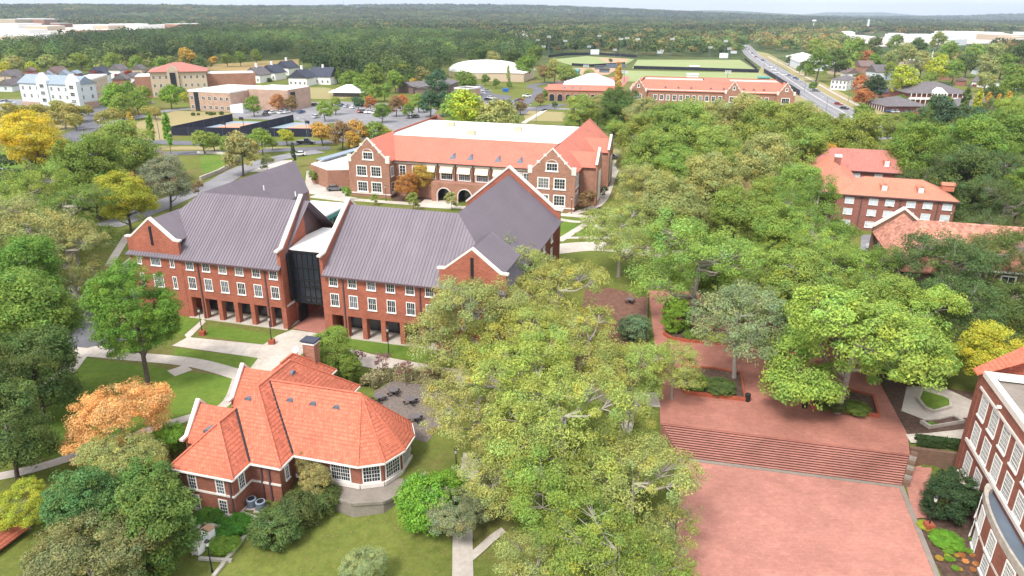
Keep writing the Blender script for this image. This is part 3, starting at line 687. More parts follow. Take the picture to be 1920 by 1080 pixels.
    for x in (1.2, 3.9, 6.6): vent(x, 8.9, F4)
    c = MB(); c.box(-4.5, -2.95, 21.2, 22.4, 2, 6.9); c.build('chimney', 'brick_pink', B)
    c = MB(); c.box(-4.6, -2.85, 21.1, 22.5, 6.91, 7.1); c.build('chimney_band', 'white', B)
    c = MB(); c.box(-4.7, -2.75, 21.0, 22.6, 7.25, 7.42); c.box(-4.4, -3.05, 21.3, 22.3, 7.11, 7.26); c.build('chimney_cap', 'shingle_dark', B)
    d = MB(); d.tube([(-4.9, 20.6, 5.6), (-4.9, 20.5, 6.4)], [0.05, 0.05], 6); d.tube([(-4.9, 20.4, 6.4), (-4.9, 20.2, 6.55)], [0.1, 0.42], 12); d.build('satellite_dish', 'white', B)
    for x, y in ((0.8, 3.4), (1.7, 3.4)): downspout(B, x, y, -2, E-0.3, 'metal_clad')
    downspout(B, -0.75, 0.5, -2.2, E-0.3, 'metal_clad')
    # terrace around the round end
    t = MB(); t.prism([(5.5, 5.6), (6.0, 4.1), (10.8, 3.3), (13.6, 4.4), (15.6, 7.2), (15.9, 10.5), (14.6, 14.0), (12.0, 15.2), (5.5, 15.0)], -2.4, -0.28); t.build('terrace', 'terrace', B)
    t = MB()
    tp = [(6.0, 4.1), (10.8, 3.3), (13.6, 4.4), (15.6, 7.2), (15.9, 10.5), (14.6, 14.0)]
    for i in range(5): t.bar((*tp[i], -0.2), (*tp[i+1], -0.2), 0.25, 0.3+0.003*i)
    t.build('terrace_curb', 'terrace', B)
    return B
HOUSE = tile_house()
def house_pt(u, v, z): 
    a = rad(-15); return Vector((-26.8+u*math.cos(a)-v*math.sin(a), 57.1+u*math.sin(a)+v*math.cos(a), z))

# ------------------------------------------------------------------ long tile roofed building in the middle
def stepped_gable(B, x0, x1, y, zs, zp, mat, th=0.5, z0=-0.3, stone='stone'):
    xm = (x0+x1)/2
    a = MB(); a.ext([(x0, y, z0), (x1, y, z0), (x1, y, zs), (x1-1.1, y, zs+0.1), (xm, y, zp), (x0+1.1, y, zs+0.1), (x0, y, zs)], (0, th, 0)); a.build('gable_wall', mat, B)
    coping(B, [(x0+1.0, y+th/2, zs+0.15), (xm, y+th/2, zp+0.12), (x1-1.0, y+th/2, zs+0.15)], th+0.15, 0.25, stone)
    for a_, b_ in ((x0-0.15, x0+0.95), (x1-0.95, x1+0.15)): s = MB(); s.box(a_, b_, y-0.12, y+th+0.1, zs-1.2, zs+0.6); s.build('kneeler', stone, B)
    for k in (0.36, 0.7):
        for sg in (-1, 1):
            x = xm+sg*(xm-x0-1.0)*k; z = zp-(zp-zs)*k; s = MB(); s.box(x-0.4, x+0.4, y-0.1, y+th+0.08, z-0.1, z+0.4); s.build('kneeler', stone, B)
def student_center():
    o = at(732.7, 372, 0)
    B = tag(empty('student_center', o, rad(-14.9)), 'long brick hall with red tile roof, stepped gables and wide white flat roof', 'building')
    E = 9.4; R = 'tile_far'
    w = MB(); w.box(-11.3, -0.1, 0.5, 50, -0.3, E); w.box(-0.1, 36.6, 3.4, 50, -0.3, E-0.05); w.box(36.6, 47.8, 0.5, 52, -0.3, E+0.02); w.build('wall', 'brick_pink', B)
    stepped_gable(B, -11.4, 0, 0, 10.2, 15.0, 'brick_pink'); stepped_gable(B, 36.5, 48, 0, 10.2, 15.0, 'brick_pink')
    F = [[(-0.3, 2.8, E), (36.8, 2.8, E), (41.2, 14.5, 13.9), (-6.2, 14.5, 13.9)]]
    F += [[(0.4, 0.4, 9.6), (0.4, 16, 9.6), (-5.7, 16, 14.6), (-5.7, 0.4, 14.6)], [(-11.8, 0.4, 9.6), (-11.8, 50, 9.6), (-5.7, 50, 14.6), (-5.7, 0.4, 14.6)],
          [(36.1, 0.4, 9.6), (36.1, 16, 9.6), (42.2, 16, 14.6), (42.2, 0.4, 14.6)], [(48.4, 0.4, 9.6), (48.4, 55, 9.6), (42.2, 55, 14.6), (42.2, 0.4, 14.6)],
          [(40.9, 14, 13.6), (42.2, 14, 14.6), (42.2, 55, 14.6), (40.9, 55, 13.6)]]
    for yc in (10.8, 32.2):
        F += [[(42.5, yc-3.6, 9.45), (51.7, yc-3.6, 9.45), (51.7, yc, 12.9), (42.5, yc, 12.9)], [(42.5, yc+3.6, 9.45), (51.7, yc+3.6, 9.45), (51.7, yc, 12.9), (42.5, yc, 12.9)]]
    roof_from(F, 0.2, courses=None).build('roof', R, B)
    m_ = MB(); m_.box(-7.2, 41.0, 14.4, 44, 13.5, 13.95); m_.build('flat_roof', 'membrane', B)
    rd = MB()
    for p, q in (((-0.3, 2.8, E+.05), (-6.2, 14.5, 13.95)), ((36.8, 2.8, E+.05), (41.2, 14.5, 13.95)), ((42.5, 7.2, 9.55), (51.7, 7.2, 9.5)), ((42.5, 28.6, 9.55), (51.7, 28.6, 9.5)), ((-0.3, 2.8, E-0.1), (36.8, 2.8, E-0.1))): rd.bar(p, q, 0.3, 0.16)
    rd.build('flashing', 'dark', B)
    for k in range(3): inst('roof_hatch', MB().box(-1.1, 1.1, -0.8, 0.8, 0, 1.3).mesh('roof_hatch', 'tan'), B, ((15.5, 20, 13.9), (26, 30, 13.9), (5, 33, 13.9))[k])
    for yc in (10.8, 32.2):
        x = 51.75
        a = MB(); a.ext([(x, yc-3.7, -0.3), (x, yc+3.7, -0.3), (x, yc+3.7, 10.6), (x, yc, 13.9), (x, yc-3.7, 10.6)], (0.45, 0, 0)); a.box(47.9, x, yc-3.3, yc+3.3, -0.3, E+0.03); a.build('gable_wall', 'brick_pink', B)
        coping(B, [(x+.2, yc-4.0, 10.5), (x+.2, yc, 14.0), (x+.2, yc+4.0, 10.5)], 0.6, 0.3, 'stone')
        a = MB(); a.box(x+.46, x+.55, yc-2, yc+2, 1, 8.5); a.build('bay_window', 'stone', B)
    rp = MB(); rp.ext([(36.5, 54.6, 8), (47.9, 54.6, 8), (47.9, 54.6, 10), (42.2, 54.6, 15.2), (36.5, 54.6, 10)], (0, 0.4, 0)); rp.ext([(-11.4, 49.6, 8), (0, 49.6, 8), (0, 49.6, 10), (-5.7, 49.6, 15.2), (-11.4, 49.6, 10)], (0, 0.4, 0)); rp.build('rear_gable', 'brick_pink', B)
    # small dormers on the front slope
    dm = MB(); dm.ext([(-1.1, 0, 0), (1.1, 0, 0), (0, 0.9, 1.5)], (0, 2.6, 0)); dme = dm.mesh('dormer', 'membrane_grey')
    for x in (15.3, 20.0, 27.3, 33.0): inst('dormer', dme, B, (x, 4.6, E+0.45))
    st_ = MB(); st_.bar((-11.4, -0.06, 0.9), (0.06, -0.06, 0.9), 0.2, 0.3); st_.bar((36.5, -0.06, 0.9), (48.06, -0.06, 0.9), 0.2, 0.3); st_.bar((0.06, 0, 0.9), (0.06, 3.3, 0.9), 0.2, 0.3); st_.bar((0, 3.35, 8.95), (36.5, 3.35, 8.95), 0.18, 0.8)
    st_.build('stone_band', 'stone', B)
    for gx in (-5.7, 42.25):
        for dx in (-2.0, 2.0): window(B, gx+dx, 0, 5.6, 2.5, 2.3, 4, 3, trim=0.25); window(B, gx+dx, 0, 1.5, 2.5, 2.3, 4, 3, trim=0.25)
        window(B, gx, 0, 9.9, 2.5, 1.6, 4, 2, trim=0.25, arch=True)
    window(B, 0.0, 1.7, 5.6, 1.5, 2.3, 2, 3, trim=0.2, rz=rad(90)); window(B, 0.0, 1.7, 1.5, 1.5, 2.3, 2, 3, trim=0.2, rz=rad(90))
    for y in (2.5, 5): window(B, 47.8, y, 5.6, 1.3, 2.6, 2, 3, trim=0.25, rz=rad(90)); window(B, 47.8, y, 1.5, 1.3, 2.6, 2, 3, trim=0.25, rz=rad(90))
    for x in (2.2, 5.8, 33.0, 35.2): window(B, x, 3.4, 5.6, 1.5, 2.4, 2, 3, trim=0.22)
    for x in (9.6, 14.3, 19.0, 23.7, 28.4):
        window(B, x, 3.4, 5.2, 3.0, 1.9, 6, 2, trim=0.2, sill=False)
        a = MB(); a.ext([(x-1.7, 3.3, 8.5), (x+1.7, 3.3, 8.5), (x+1.7, 2.3, 7.0), (x-1.7, 2.3, 7.0)], (0, 0, 0.08)); a.build('awning', 'canvas', B)
        downspout(B, x+2.35, 3.4, 4.6, 9.0)
    # porch with three arches
    pm = MB(); pm.box(11, 29, 0.6, 3.35, 4.0, 4.9)
    for k, xc in enumerate((14.5, 20, 25.5)):
        n = 12; r = 1.75; L, Rr = (11 if k == 0 else xc-2.75), (29 if k == 2 else xc+2.75)
        pts = [(L, 0.6, -0.2), (xc-r, 0.6, -0.2)]+[(xc-r*math.cos(math.pi*i/n), 0.6, 1.8+r*math.sin(math.pi*i/n)) for i in range(n+1)]+[(xc+r, 0.6, -0.2), (Rr, 0.6, -0.2), (Rr, 0.6, 3.99), (L, 0.6, 3.99)]
        pm.ext(pts, (0, 0.5, 0))
    pm.build('porch', 'brick_pink', B)
    for xc in (14.5, 20, 25.5):
        r = MB()
        for i in range(14):
            a0, a1 = math.pi*i/14, math.pi*(i+1)/14; r.bar((xc-1.85*math.cos(a0), 0.55, 1.8+1.85*math.sin(a0)), (xc-1.85*math.cos(a1), 0.55, 1.8+1.85*math.sin(a1)), 0.2, 0.45, (0, 1, 0))
        for sg in (-1, 1): r.bar((xc+sg*1.85, 0.55, 0), (xc+sg*1.85, 0.55, 1.8), 0.2, 0.45, (0, 1, 0))
        r.build('arch_trim', 'stone', B)
    g = MB(); g.box(11.2, 28.8, 3.1, 3.3, 0, 3.9); g.build('entrance_glass', 'glass', B)
    # low service wing to the left
    w = MB(); w.prism([(-11.5, 9), (-20.5, 5), (-29, 11), (-29, 26), (-11.5, 26)], -0.2, 5.0); w.build('service_wing', 'brick_pink', B)
    w = MB(); w.prism([(-11.6, 9.2), (-20.5, 5.3), (-28.8, 11.2), (-28.8, 25.8), (-11.6, 25.8)], 5.0, 5.15); w.build('service_roof', 'membrane', B)
    w = MB(); w.box(-19, -12, 20, 25, 5.2, 8.2); w.build('rooftop_plant', 'shingle_blue', B)
    # covered walk running back
    w = MB(); w.bar((-27.5, 14, 5.9), (-21.5, 58, 5.9), 2.6, 0.25); w.build('canopy', 'shingle_blue', B)
    for k in range(9):
        t = k/8; w = MB(); w.box(-0.1, 0.1, -0.1, 0.1, 0, 5.7); w.build('canopy_post', 'dark', B, loc=(-27.5+6*t-1.0, 14+44*t, 0))
    return B
student_center()

# ------------------------------------------------------------------ dormitory, hall behind trees, brick block at the right edge
def dormitory():
    B = tag(empty('dormitory', (72, 155.6, 0), rad(-16)), 'three storey brick dormitory with smooth orange hipped roof and two white dormers', 'building')
    w = MB(); w.box(0.5, 24.2, 0.5, 12.4, -0.3, 7.9); w.box(-2.5, 6.5, 12.4, 40, -0.3, 7.85); w.box(-3.5, 24, 29.3, 41.5, -0.3, 7.88); w.build('wall', 'brick_dorm', B)
    F1, _ = hip_faces(0, 24.7, 0, 12.9, 8, 0.47); F2, _ = hip_faces(-3, 7, 2, 36, 7.97, 0.62); roof_from(F1+F2, 0.2).build('roof', 'tile_dorm', B)
    F3, _ = hip_faces(-4, 24.5, 28.7, 42, 8, 0.68); roof_from(F3, 0.2).build('roof', 'tile_rose', B)
    e = MB(); e.box(0, 24.7, -0.12, -0.02, 7.75, 8.02); e.build('gutter', 'metal_clad', B); e = MB(); e.box(7.2, 24.5, 28.55, 28.65, 7.75, 8.0); e.build('gutter', 'metal_clad', B)
    for i, x in enumerate((3.1, 8.0, 11.3, 15.5, 18.8, 22.6)):
        for j, z in enumerate((0.8, 3.5, 6.0)):
            o = window(B, x, 0.5, z, 1.7, 1.25, 2, 2, glass_='blind', trim=0.08)
            if (i*3+j*2) % 5 < 2: a = MB(); a.box(-0.35, 0.35, -0.4, -0.07, 0.03, 0.42); a.build('window_unit', 'membrane', o)
    for x in (5.6, 13.4, 20.8): downspout(B, x, 0.5, 0, 7.7, 'metal_clad')
    for x, y, z in ((10.0, 2.4, 9.1), (17.3, 2.4, 9.1), (15.5, 31.0, 9.6)):
        d = MB(); d.ext([(x-0.75, y-0.4, z-0.6), (x+0.75, y-0.4, z-0.6), (x+0.75, y-0.4, z+1.0), (x, y-0.4, z+1.5), (x-0.75, y-0.4, z+1.0)], (0, 3, 0)); o = d.build('dormer', 'tile_dorm', B)
        window(o, x, y-0.41, z-0.3, 0.8, 1.15, 2, 3, trim=0.12, glass_='blind')
    for x, y, r in ((2.0, 14.5, 0), (2.0, 20, 0), (2.0, 7, 0), (24.0, 7.4, 0)):
        d = MB(); d.ext([(x-1.2, y, 8.6), (x+1.2, y, 8.6), (x+1.2, y, 9.9), (x-1.2, y, 9.9)], (0, 1.6, 0)); d.ext([(x-1.4, y-0.2, 9.92), (x+1.4, y-0.2, 9.92), (x+1.4, y+0.8, 10.5), (x-1.4, y+0.8, 10.5)], (0, 1.1, -0.2)); d.build('dormer', 'tile_dorm', B)
    c = MB(); c.box(1.9, 3.3, 22, 23.4, 9, 12.3); c.build('chimney', 'brick_dorm', B); c = MB(); c.box(1.8, 3.4, 21.9, 23.5, 12.31, 12.8); c.build('chimney_cap', 'white', B)
    for x in (8.6, 13.8, 19): window(B, x, 29.3, 6.0, 1.7, 1.25, 2, 2, glass_='blind', trim=0.08)
    a = MB(); a.cyl((23.7, 0.35, 5.2), 0.14, 0.14, 0.25, 8); a.build('wall_lamp', 'lamp_glass', B)
dormitory()
def old_hall():
    B = tag(empty('brick_hall', (62.5, 108.8, 0), rad(-15)), 'old brick hall with mottled tile roof mostly hidden behind large trees', 'building')
    w = MB(); w.box(0.4, 34, 0.4, 16.6, -0.3, 7.9); w.box(0.1, 8, -3, 18.5, -0.3, 7.6); w.build('wall', 'brick_old', B)
    F, _ = hip_faces(-0.4, 34.5, -0.4, 17.4, 8, 0.57, ends=(0.5, 1)); F2 = [[(-0.6, -3.4, 7.7), (8.6, -3.4, 7.7), (4, 1.2, 11.6)], [(-0.6, -3.4, 7.7), (4, 1.2, 11.6), (4, 18.6, 11.6), (-0.6, 18.6, 7.7)], [(8.6, -3.4, 7.7), (4, 1.2, 11.6), (4, 18.6, 11.6), (8.6, 18.6, 7.7)]]
    roof_from(F+F2, 0.2).build('roof', 'tile_mottled', B)
    a = MB(); a.ext([(-0.6, 18.65, -0.3), (8.6, 18.65, -0.3), (8.6, 18.65, 8.7), (4, 18.65, 12.4), (-0.6, 18.65, 8.7)], (0, 0.5, 0)); a.build('gable_wall', 'brick_old', B)
    coping(B, [(-1.6, 18.9, 8.8), (-0.5, 18.9, 8.9), (4, 18.9, 12.5), (8.7, 18.9, 8.9)], 0.8, 0.4)
    for x in (11, 16, 21, 26, 31):
        for z in (1.0, 4.9): window(B, x, 0.4, z, 1.8, 2.0, 2, 2, trim=0.22)
    for y in (0, 5, 10, 15): window(B, 0.1, y, 4.5, 1.4, 1.9, 2, 2, trim=0.2, rz=rad(-90))
    g = MB(); g.box(8, 34, -0.55, -0.42, 7.75, 8.02); g.build('gutter', 'white', B)
old_hall()
def side_block():
    B = tag(empty('brick_block', (48.1, 64.3, 0), rad(-15)), 'tall brick block with large white multi-pane windows at right edge of plaza', 'building')
    w = MB(); w.box(0, 24, -34, 0, -2.4, 10.9); w.build('wall', 'brick_side', B)
    p = MB()
    p.box(-0.12, 0.5, -34, 0.1, 10.9, 11.5); p.box(0.501, 24, -0.7, 0.1, 10.9, 11.49); p.build('parapet', 'stone', B)
    r = MB(); r.box(0.51, 24, -34, -0.71, 10.5, 10.95); r.build('flat_roof', 'terrace', B)
    roof_from([[(-0.6, 0.12, 11.0), (-0.6, 1.5, 11.0), (5.5, 3.6, 14.2), (5.5, 0.12, 14.2)], [(-0.6, 1.5, 11.0), (26, 1.5, 11.0), (26, 3.6, 14.2), (5.5, 3.6, 14.2)], [(5.5, 0.12, 14.2), (5.5, 3.6, 14.2), (26, 3.6, 14.2), (26, 0.12, 14.2)]], 0.15, courses=0.42).build('roof', 'tile', B)
    w2 = MB(); w2.box(-0.05, 25, 0.12, 1.2, -2.4, 10.8); w2.build('rear_wall', 'brick_side', B)
    s = MB(); s.box(-0.14, -0.01, -34, 0.02, 9.55, 9.8); s.box(-0.2, -0.01, -34, 0.02, 3.35, 3.7); s.box(-0.26, -0.01, -7.6, 0.02, -0.75, -0.35); s.build('stone_band', 'stone', B)
    for k in range(8):
        y = -1.75-2.95*k
        window(B, 0, y, 7.1, 1.5, 2.2, 6, 5, trim=0.13, rz=rad(-90)); window(B, 0, y, 3.9, 1.5, 2.2, 6, 5, trim=0.13, rz=rad(-90))
        if k < 2: window(B, 0, y, 0.3, 1.5, 2.2, 6, 5, trim=0.13, rz=rad(-90))
    # shallow curved bay
    n = 14; cy, ry, rx = -15.6, 8.0, 1.7
    arc = lambda f, k: (-rx*f*math.sin(math.pi*k/n), cy+ry*f*math.cos(math.pi*k/n))
    b = MB(); b.prism([arc(1, k) for k in range(n+1)], -2.4, 2.5); b.build('bay_wall', 'brick_side', B)
    for z0, z1, f, nm in ((2.5, 3.25, 1.02, 'bay_parapet'), (-0.1, 0.15, 1.02, 'bay_band')):
        pr = MB()
        for k in range(n):
            a, c = arc(f, k), arc(f, k+1); a2, c2 = arc(f-0.12, k), arc(f-0.12, k+1)
            pr.ext([(*a, z0), (*c, z0), (*c2, z0), (*a2, z0)], (0, 0, z1-z0))
        pr.build(nm, 'boulder' if nm == 'bay_parapet' else 'stone', B)
    q = MB(); q.prism([arc(0.9, k) for k in range(n+1)], 2.5, 2.75); q.build('bay_roof', 'membrane_grey', B)
    for k in (1.9, 4.2, 6.4, 8.6, 10.8):
        x, y = -rx*math.sin(math.pi*k/n), cy+ry*math.cos(math.pi*k/n)
        a = math.atan2(ry*math.sin(math.pi*k/n), rx*math.cos(math.pi*k/n)*1.0); tang = math.atan2(-ry*math.sin(math.pi*k/n), -rx*math.cos(math.pi*k/n))
        window(B, x-0.02, y, 0.35, 1.35, 1.9, 6, 5, trim=0.16, rz=tang); window(B, x-0.02, y, -1.9, 1.2, 1.5, 5, 4, trim=0.16, rz=tang, glass_='glass')
    g = MB(); g.bar((0.95, -0.9, 11.2), (23, -0.9, 11.2), 0.4, 0.1); g.build('roof_rail', 'white', B)
    for y, z in ((-5.2, 10.3), ): l = MB(); l.box(-0.35, 0.0, y-0.15, y+0.15, z-0.12, z+0.12); l.build('flood_light', 'white', B)
side_block()
def corner_house():
    B = tag(empty('small_house', tuple(at(-62, 1085, -2.0)), rad(-15)), 'corner of brick house with tile roof and capped chimney at lower left', 'house')
    w = MB(); w.box(-8, 2.2, -6, 4, -0.5, 2.6); w.build('wall', 'brick_house', B)
    F, _ = hip_faces(-8.5, 2.7, -6.5, 4.5, 2.6, 0.8); roof_from(F, 0.15, courses=0.42).build('roof', 'tile', B)
    c = MB(); c.box(0.2, 1.6, 2.2, 3.6, 2, 5.0); c.build('chimney', 'brick_pink', B); c = MB(); c.box(0.0, 1.8, 2.0, 3.8, 5.01, 5.25); c.build('chimney_cap', 'membrane_grey', B)
corner_house()

# ------------------------------------------------------------------ far buildings
def block(name, label, cat, pl, pr, depth_m, h, wall, roof, rmat, rows=0, cols=0, eave=0.5, pitch=0.5, wz=1.6, side_cols=0, glass_='glass', group=None, ww=1.1, ends=(1, 1), mat_t='white'):
    a, b = at(*pl), at(*pr); L = (b-a).length; rz = math.atan2(b.y-a.y, b.x-a.x)
    B = tag(empty(name, a, rz), label, cat, group)
    w = MB(); w.box(0, L, 0, depth_m, -0.5, h); w.build('wall', wall, B)
    if roof in ('hip', 'gable'):
        F, zr = hip_faces(-eave, L+eave, -eave, depth_m+eave, h, pitch, ends=(1, 1) if roof == 'hip' else (0.0, 0.0))
        roof_from(F, 0.25).build('roof', rmat, B)
        if roof == 'gable':
            g = MB(); ym = depth_m/2
            if L > depth_m:
                for x in (0.003, L-0.203): g.ext([(x, 0.1, h-0.1), (x, depth_m-0.1, h-0.1), (x, ym, h+pitch*(ym-0.2))], (0.2, 0, 0))
            else:
                for y in (0.003, depth_m-0.203): g.ext([(0.1, y, h-0.1), (L-0.1, y, h-0.1), (L/2, y, h+pitch*(L/2-0.2))], (0, 0.2, 0))
            g.build('gable_wall', wall, B)
    else:
        r = MB(); r.box(0.4, L-0.4, 0.4, depth_m-0.4, h, h+0.08); r.build('roof', rmat, B)
        p = MB(); p.box(-0.15, L+0.15, -0.15, 0.4, h-0.2, h+0.55); p.box(-0.15, L+0.15, depth_m-0.4, depth_m+0.15, h-0.2, h+0.55); p.box(-0.151, 0.4, 0.401, depth_m-0.401, h-0.2, h+0.54); p.box(L-0.4, L+0.151, 0.401, depth_m-0.401, h-0.2, h+0.54); p.build('parapet', mat_t, B)
    for j in range(rows):
        z = 1.1+(h-0.6)/rows*j
        for i in range(cols): window(B, L*(i+0.5)/cols, 0, z, ww, wz, 2, 2, trim=0.1, glass_=glass_, sill=False)
        for i in range(side_cols): window(B, L, depth_m*(i+0.5)/side_cols, z, ww, wz, 2, 2, trim=0.1, rz=rad(90), glass_=glass_, sill=False)
    return B, L
# grey apartment block and its neighbours
B, L = block('apartment_block', 'pale grey four storey apartment block with blue-grey pitched roof', 'building', (45, 200), (152, 206), 11, 11.5, 'pale', 'gable', 'shingle_blue', 3, 8, pitch=0.6, side_cols=2)
for x in (L*0.42, L*0.93):
    a = MB(); a.ext([(x-3.2, -0.6, 0), (x+3.2, -0.6, 0), (x+3.2, -0.6, 13), (x, -0.6, 16.5), (x-3.2, -0.6, 13)], (0, 2.5, 0)); a.build('gable_bay', 'pale', B)
    for z in (3, 6.3, 9.6): window(B, x, -0.6, z, 2.4, 1.6, 3, 2, trim=0.1)
a = MB(); a.box(-0.1, L+0.1, -0.2, -0.05, 0, 2.6); a.box(L+0.05, L+0.2, 0, 11, 0, 3.2); a.build('brick_base', 'tan_brick', B)
block('mixed_use_block', 'tan four storey block with dark shopfront beside grey apartments', 'building', (171, 203), (209, 186), 8, 12.5, 'tan', 'flat', 'membrane', 4, 8, side_cols=2, ww=1.3)
a, b = at(172, 203), at(207, 187)
o = block('college_building', 'brick and cream building with broad pink tile roof and arched entry', 'building', (288, 183), (392, 180), 24, 13.5, 'tan', 'hip', 'tile_rose', 3, 9, pitch=0.32, eave=1)
B, L = o
a = MB(); a.ext([(L*0.3, -1.0, 0), (L*0.5, -1.0, 0), (L*0.5, -1.0, 14.5), (L*0.4, -1.0, 17), (L*0.3, -1.0, 14.5)], (0, 3, 0)); a.build('gable_bay', 'tan', B)
a = MB(); a.box(L*0.35, L*0.45, -1.3, -1.05, 0, 13); a.build('bay_window', 'glass', B)
a = MB(); a.box(-8, 0, 1, 20, -0.4, 11); a.build('side_wing', 'brick_pink', B); a = MB(); a.box(L, L+26, 6, 20, -0.4, 11.5); a.build('side_wing', 'brick_pink', B)
a = MB(); a.box(L+0.5, L+25, 6.5, 19, 11.5, 11.8); a.box(-7.5, -0.2, 1.5, 19, 11, 11.3); a.build('side_roof', 'membrane', B)
B, L = block('office_building', 'flat roofed tan brick office with white roof edge and glass entry', 'building', (358, 207), (435, 211), 30, 9.0, 'tan_brick', 'flat', 'membrane', 2, 7, wz=1.5, side_cols=0, ww=1.5)
a = MB(); a.box(L, L+22, 14, 34, -0.3, 9.6); a.build('rear_wing', 'tan_brick', B); a = MB(); a.box(L+0.3, L+21.7, 14.3, 33.7, 9.6, 9.9); a.build('rear_roof', 'membrane', B)
a = MB(); a.box(L, L+7, -1, 7, -0.2, 3.6); a.build('entry_porch', 'pale', B); a = MB(); a.box(L+22.02, L+22.2, 16, 20, 1, 8.5); a.box(3, 5.5, -0.12, -0.01, 0, 9); a.build('stair_glazing', 'glass', B)
a = MB(); [a.box(6+i*8, 9+i*8, 10+(i % 3)*5, 12+(i % 3)*5, 9.1, 10.2) for i in range(1)]; a.build('rooftop_plant', 'membrane', B)
# domed arena and its lower wing
c = at(910, 148)
B = tag(empty('arena', c, 0), 'long white domed arena roof beside the woods', 'building')
a = MB(); n = 22; m_ = 8; R1, R2, hh = 29, 27, 7.5
for j in range(m_):
    for i in range(n):
        p = lambda i, j: (R1*math.cos(2*math.pi*i/n)*math.cos(math.pi/2*j/m_)**0.8, 27+R2*math.sin(2*math.pi*i/n)*math.cos(math.pi/2*j/m_)**0.8, 4+hh*math.sin(math.pi/2*j/m_))
        a.poly([p(i, j), p(i+1, j), p(i+1, j+1), p(i, j+1)] if j < m_-1 else [p(i, j), p(i+1, j), (0, 27, 4+hh)])
a.build('dome', 'membrane', B)
a = MB(); a.prism([(R1*0.99*math.cos(2*math.pi*i/n), 27+R2*0.99*math.sin(2*math.pi*i/n)) for i in range(n)], -0.5, 4.02); a.build('wall', 'tan', B)
block('arena_wing', 'low white roofed wing with tan walls in front of the dome', 'building', (912, 152), (982, 154), 40, 6, 'tan', 'hip', 'membrane', 0, 0, pitch=0.12)
block('long_shed', 'low grey roofed sheds at the edge of the woods', 'building', (775, 176), (818, 172), 16, 4, 'shingle_brown', 'gable', 'shingle', 0, 0, pitch=0.25)
block('storage_building', 'small pinkish flat roofed building beside the car park', 'building', (852, 183), (880, 185), 12, 5, 'tan_brick', 'flat', 'shingle', 0, 0)
block('long_shed', 'grey roofed shed nearest the parked cars by the woods', 'building', (823, 182), (860, 166), 14, 4.5, 'shingle_brown', 'gable', 'shingle', 0, 0, pitch=0.2)
block('pavilion', 'long white roofed open pavilion on the green', 'pavilion', (625, 181), (676, 182), 12, 2.6, 'shingle', 'hip', 'membrane', 0, 0, pitch=0.45, eave=2)
block('equipment_shed', 'green metal shed with two white doors near ball fields', 'shed', (1046, 147), (1083, 148), 12, 5.5, 'teal', 'gable', 'teal', 0, 0, pitch=0.2)
# arcade building with pale pyramid roof
B, L = block('arcade_building', 'brick arcade building with red tile roof and pale pyramid skylight', 'building', (1027, 189), (1165, 192), 12, 6.0, 'brick_pink', 'gable', 'tile_far', 0, 0, pitch=0.35)
for k in range(9):
    x = L*(k+0.5)/9; a = MB(); r = 1.35
    a.ext([(x-r, -0.25, 0), (x+r, -0.25, 0)]+[(x+r*math.cos(math.pi*i/10), -0.25, 2.4+r*math.sin(math.pi*i/10)) for i in range(11)], (0, 0.24, 0)); o = a.build('arch', 'glass', B)
    t = MB()
    for i in range(10): t.bar((x+1.5*math.cos(math.pi*i/10), -0.3, 2.4+1.5*math.sin(math.pi*i/10)), (x+1.5*math.cos(math.pi*(i+1)/10), -0.3, 2.4+1.5*math.sin(math.pi*(i+1)/10)), 0.1, 0.35, (0, 1, 0))
    for sg in (-1, 1): t.bar((x+sg*1.5, -0.3, 0), (x+sg*1.5, -0.3, 2.4), 0.1, 0.35, (0, 1, 0))
    t.build('arch_trim', 'stone', o)
a = MB(); a.box(9, 38, 14, 40, -0.3, 6.8); a.build('rear_wall', 'pale', B)
F, _ = hip_faces(7, 40, 12.5, 42, 6.8, 0.42); roof_from(F, 0.2).build('skylight_roof', 'pale', B)
for k in range(3): inst('dormer', MB().ext([(-1, 0, 0), (1, 0, 0), (0, 0.6, 1.1)], (0, 1.6, 0)).mesh('dormer', 'membrane_grey'), B, (L*(0.22+0.11*k), 1.2, 6.6))
# long red roofed field house
B, L = block('field_house', 'very long brick field house with red tile roof and three gables', 'building', (1180, 191), (1487, 201), 34, 6.6, 'brick_pink', 'flat', 'membrane', 0, 0, mat_t='stone')
F = [[(0, -0.6, 6.6), (L, -0.6, 6.6), (L-7, 10, 11.5), (7, 10, 11.5)], [(L+0.6, -0.6, 6.6), (L+0.6, 34, 6.6), (L-6, 30, 11.5), (L-6, 9, 11.5)], [(-0.6, -0.6, 6.6), (-0.6, 34, 6.6), (6, 30, 11.5), (6, 9, 11.5)], [(6, 30, 11.5), (L-6, 30, 11.5), (L-6, 31, 11.4), (6, 31, 11.4)], [(0, 34.6, 6.6), (L, 34.6, 6.6), (L-7, 26, 11.5), (7, 26, 11.5)]]
F.append([(L*0.46, 10, 11.5), (L*0.62, 10, 11.5), (L*0.62, 26, 11.6), (L*0.46, 26, 11.6)])
roof_from(F, 0.25).build('roof', 'tile_far', B)
a = MB(); a.box(7, L*0.455, 10.2, 25.8, 10.7, 11.2); a.box(L*0.625, L-7, 10.2, 25.8, 10.7, 11.2); a.build('flat_roof', 'concrete', B)
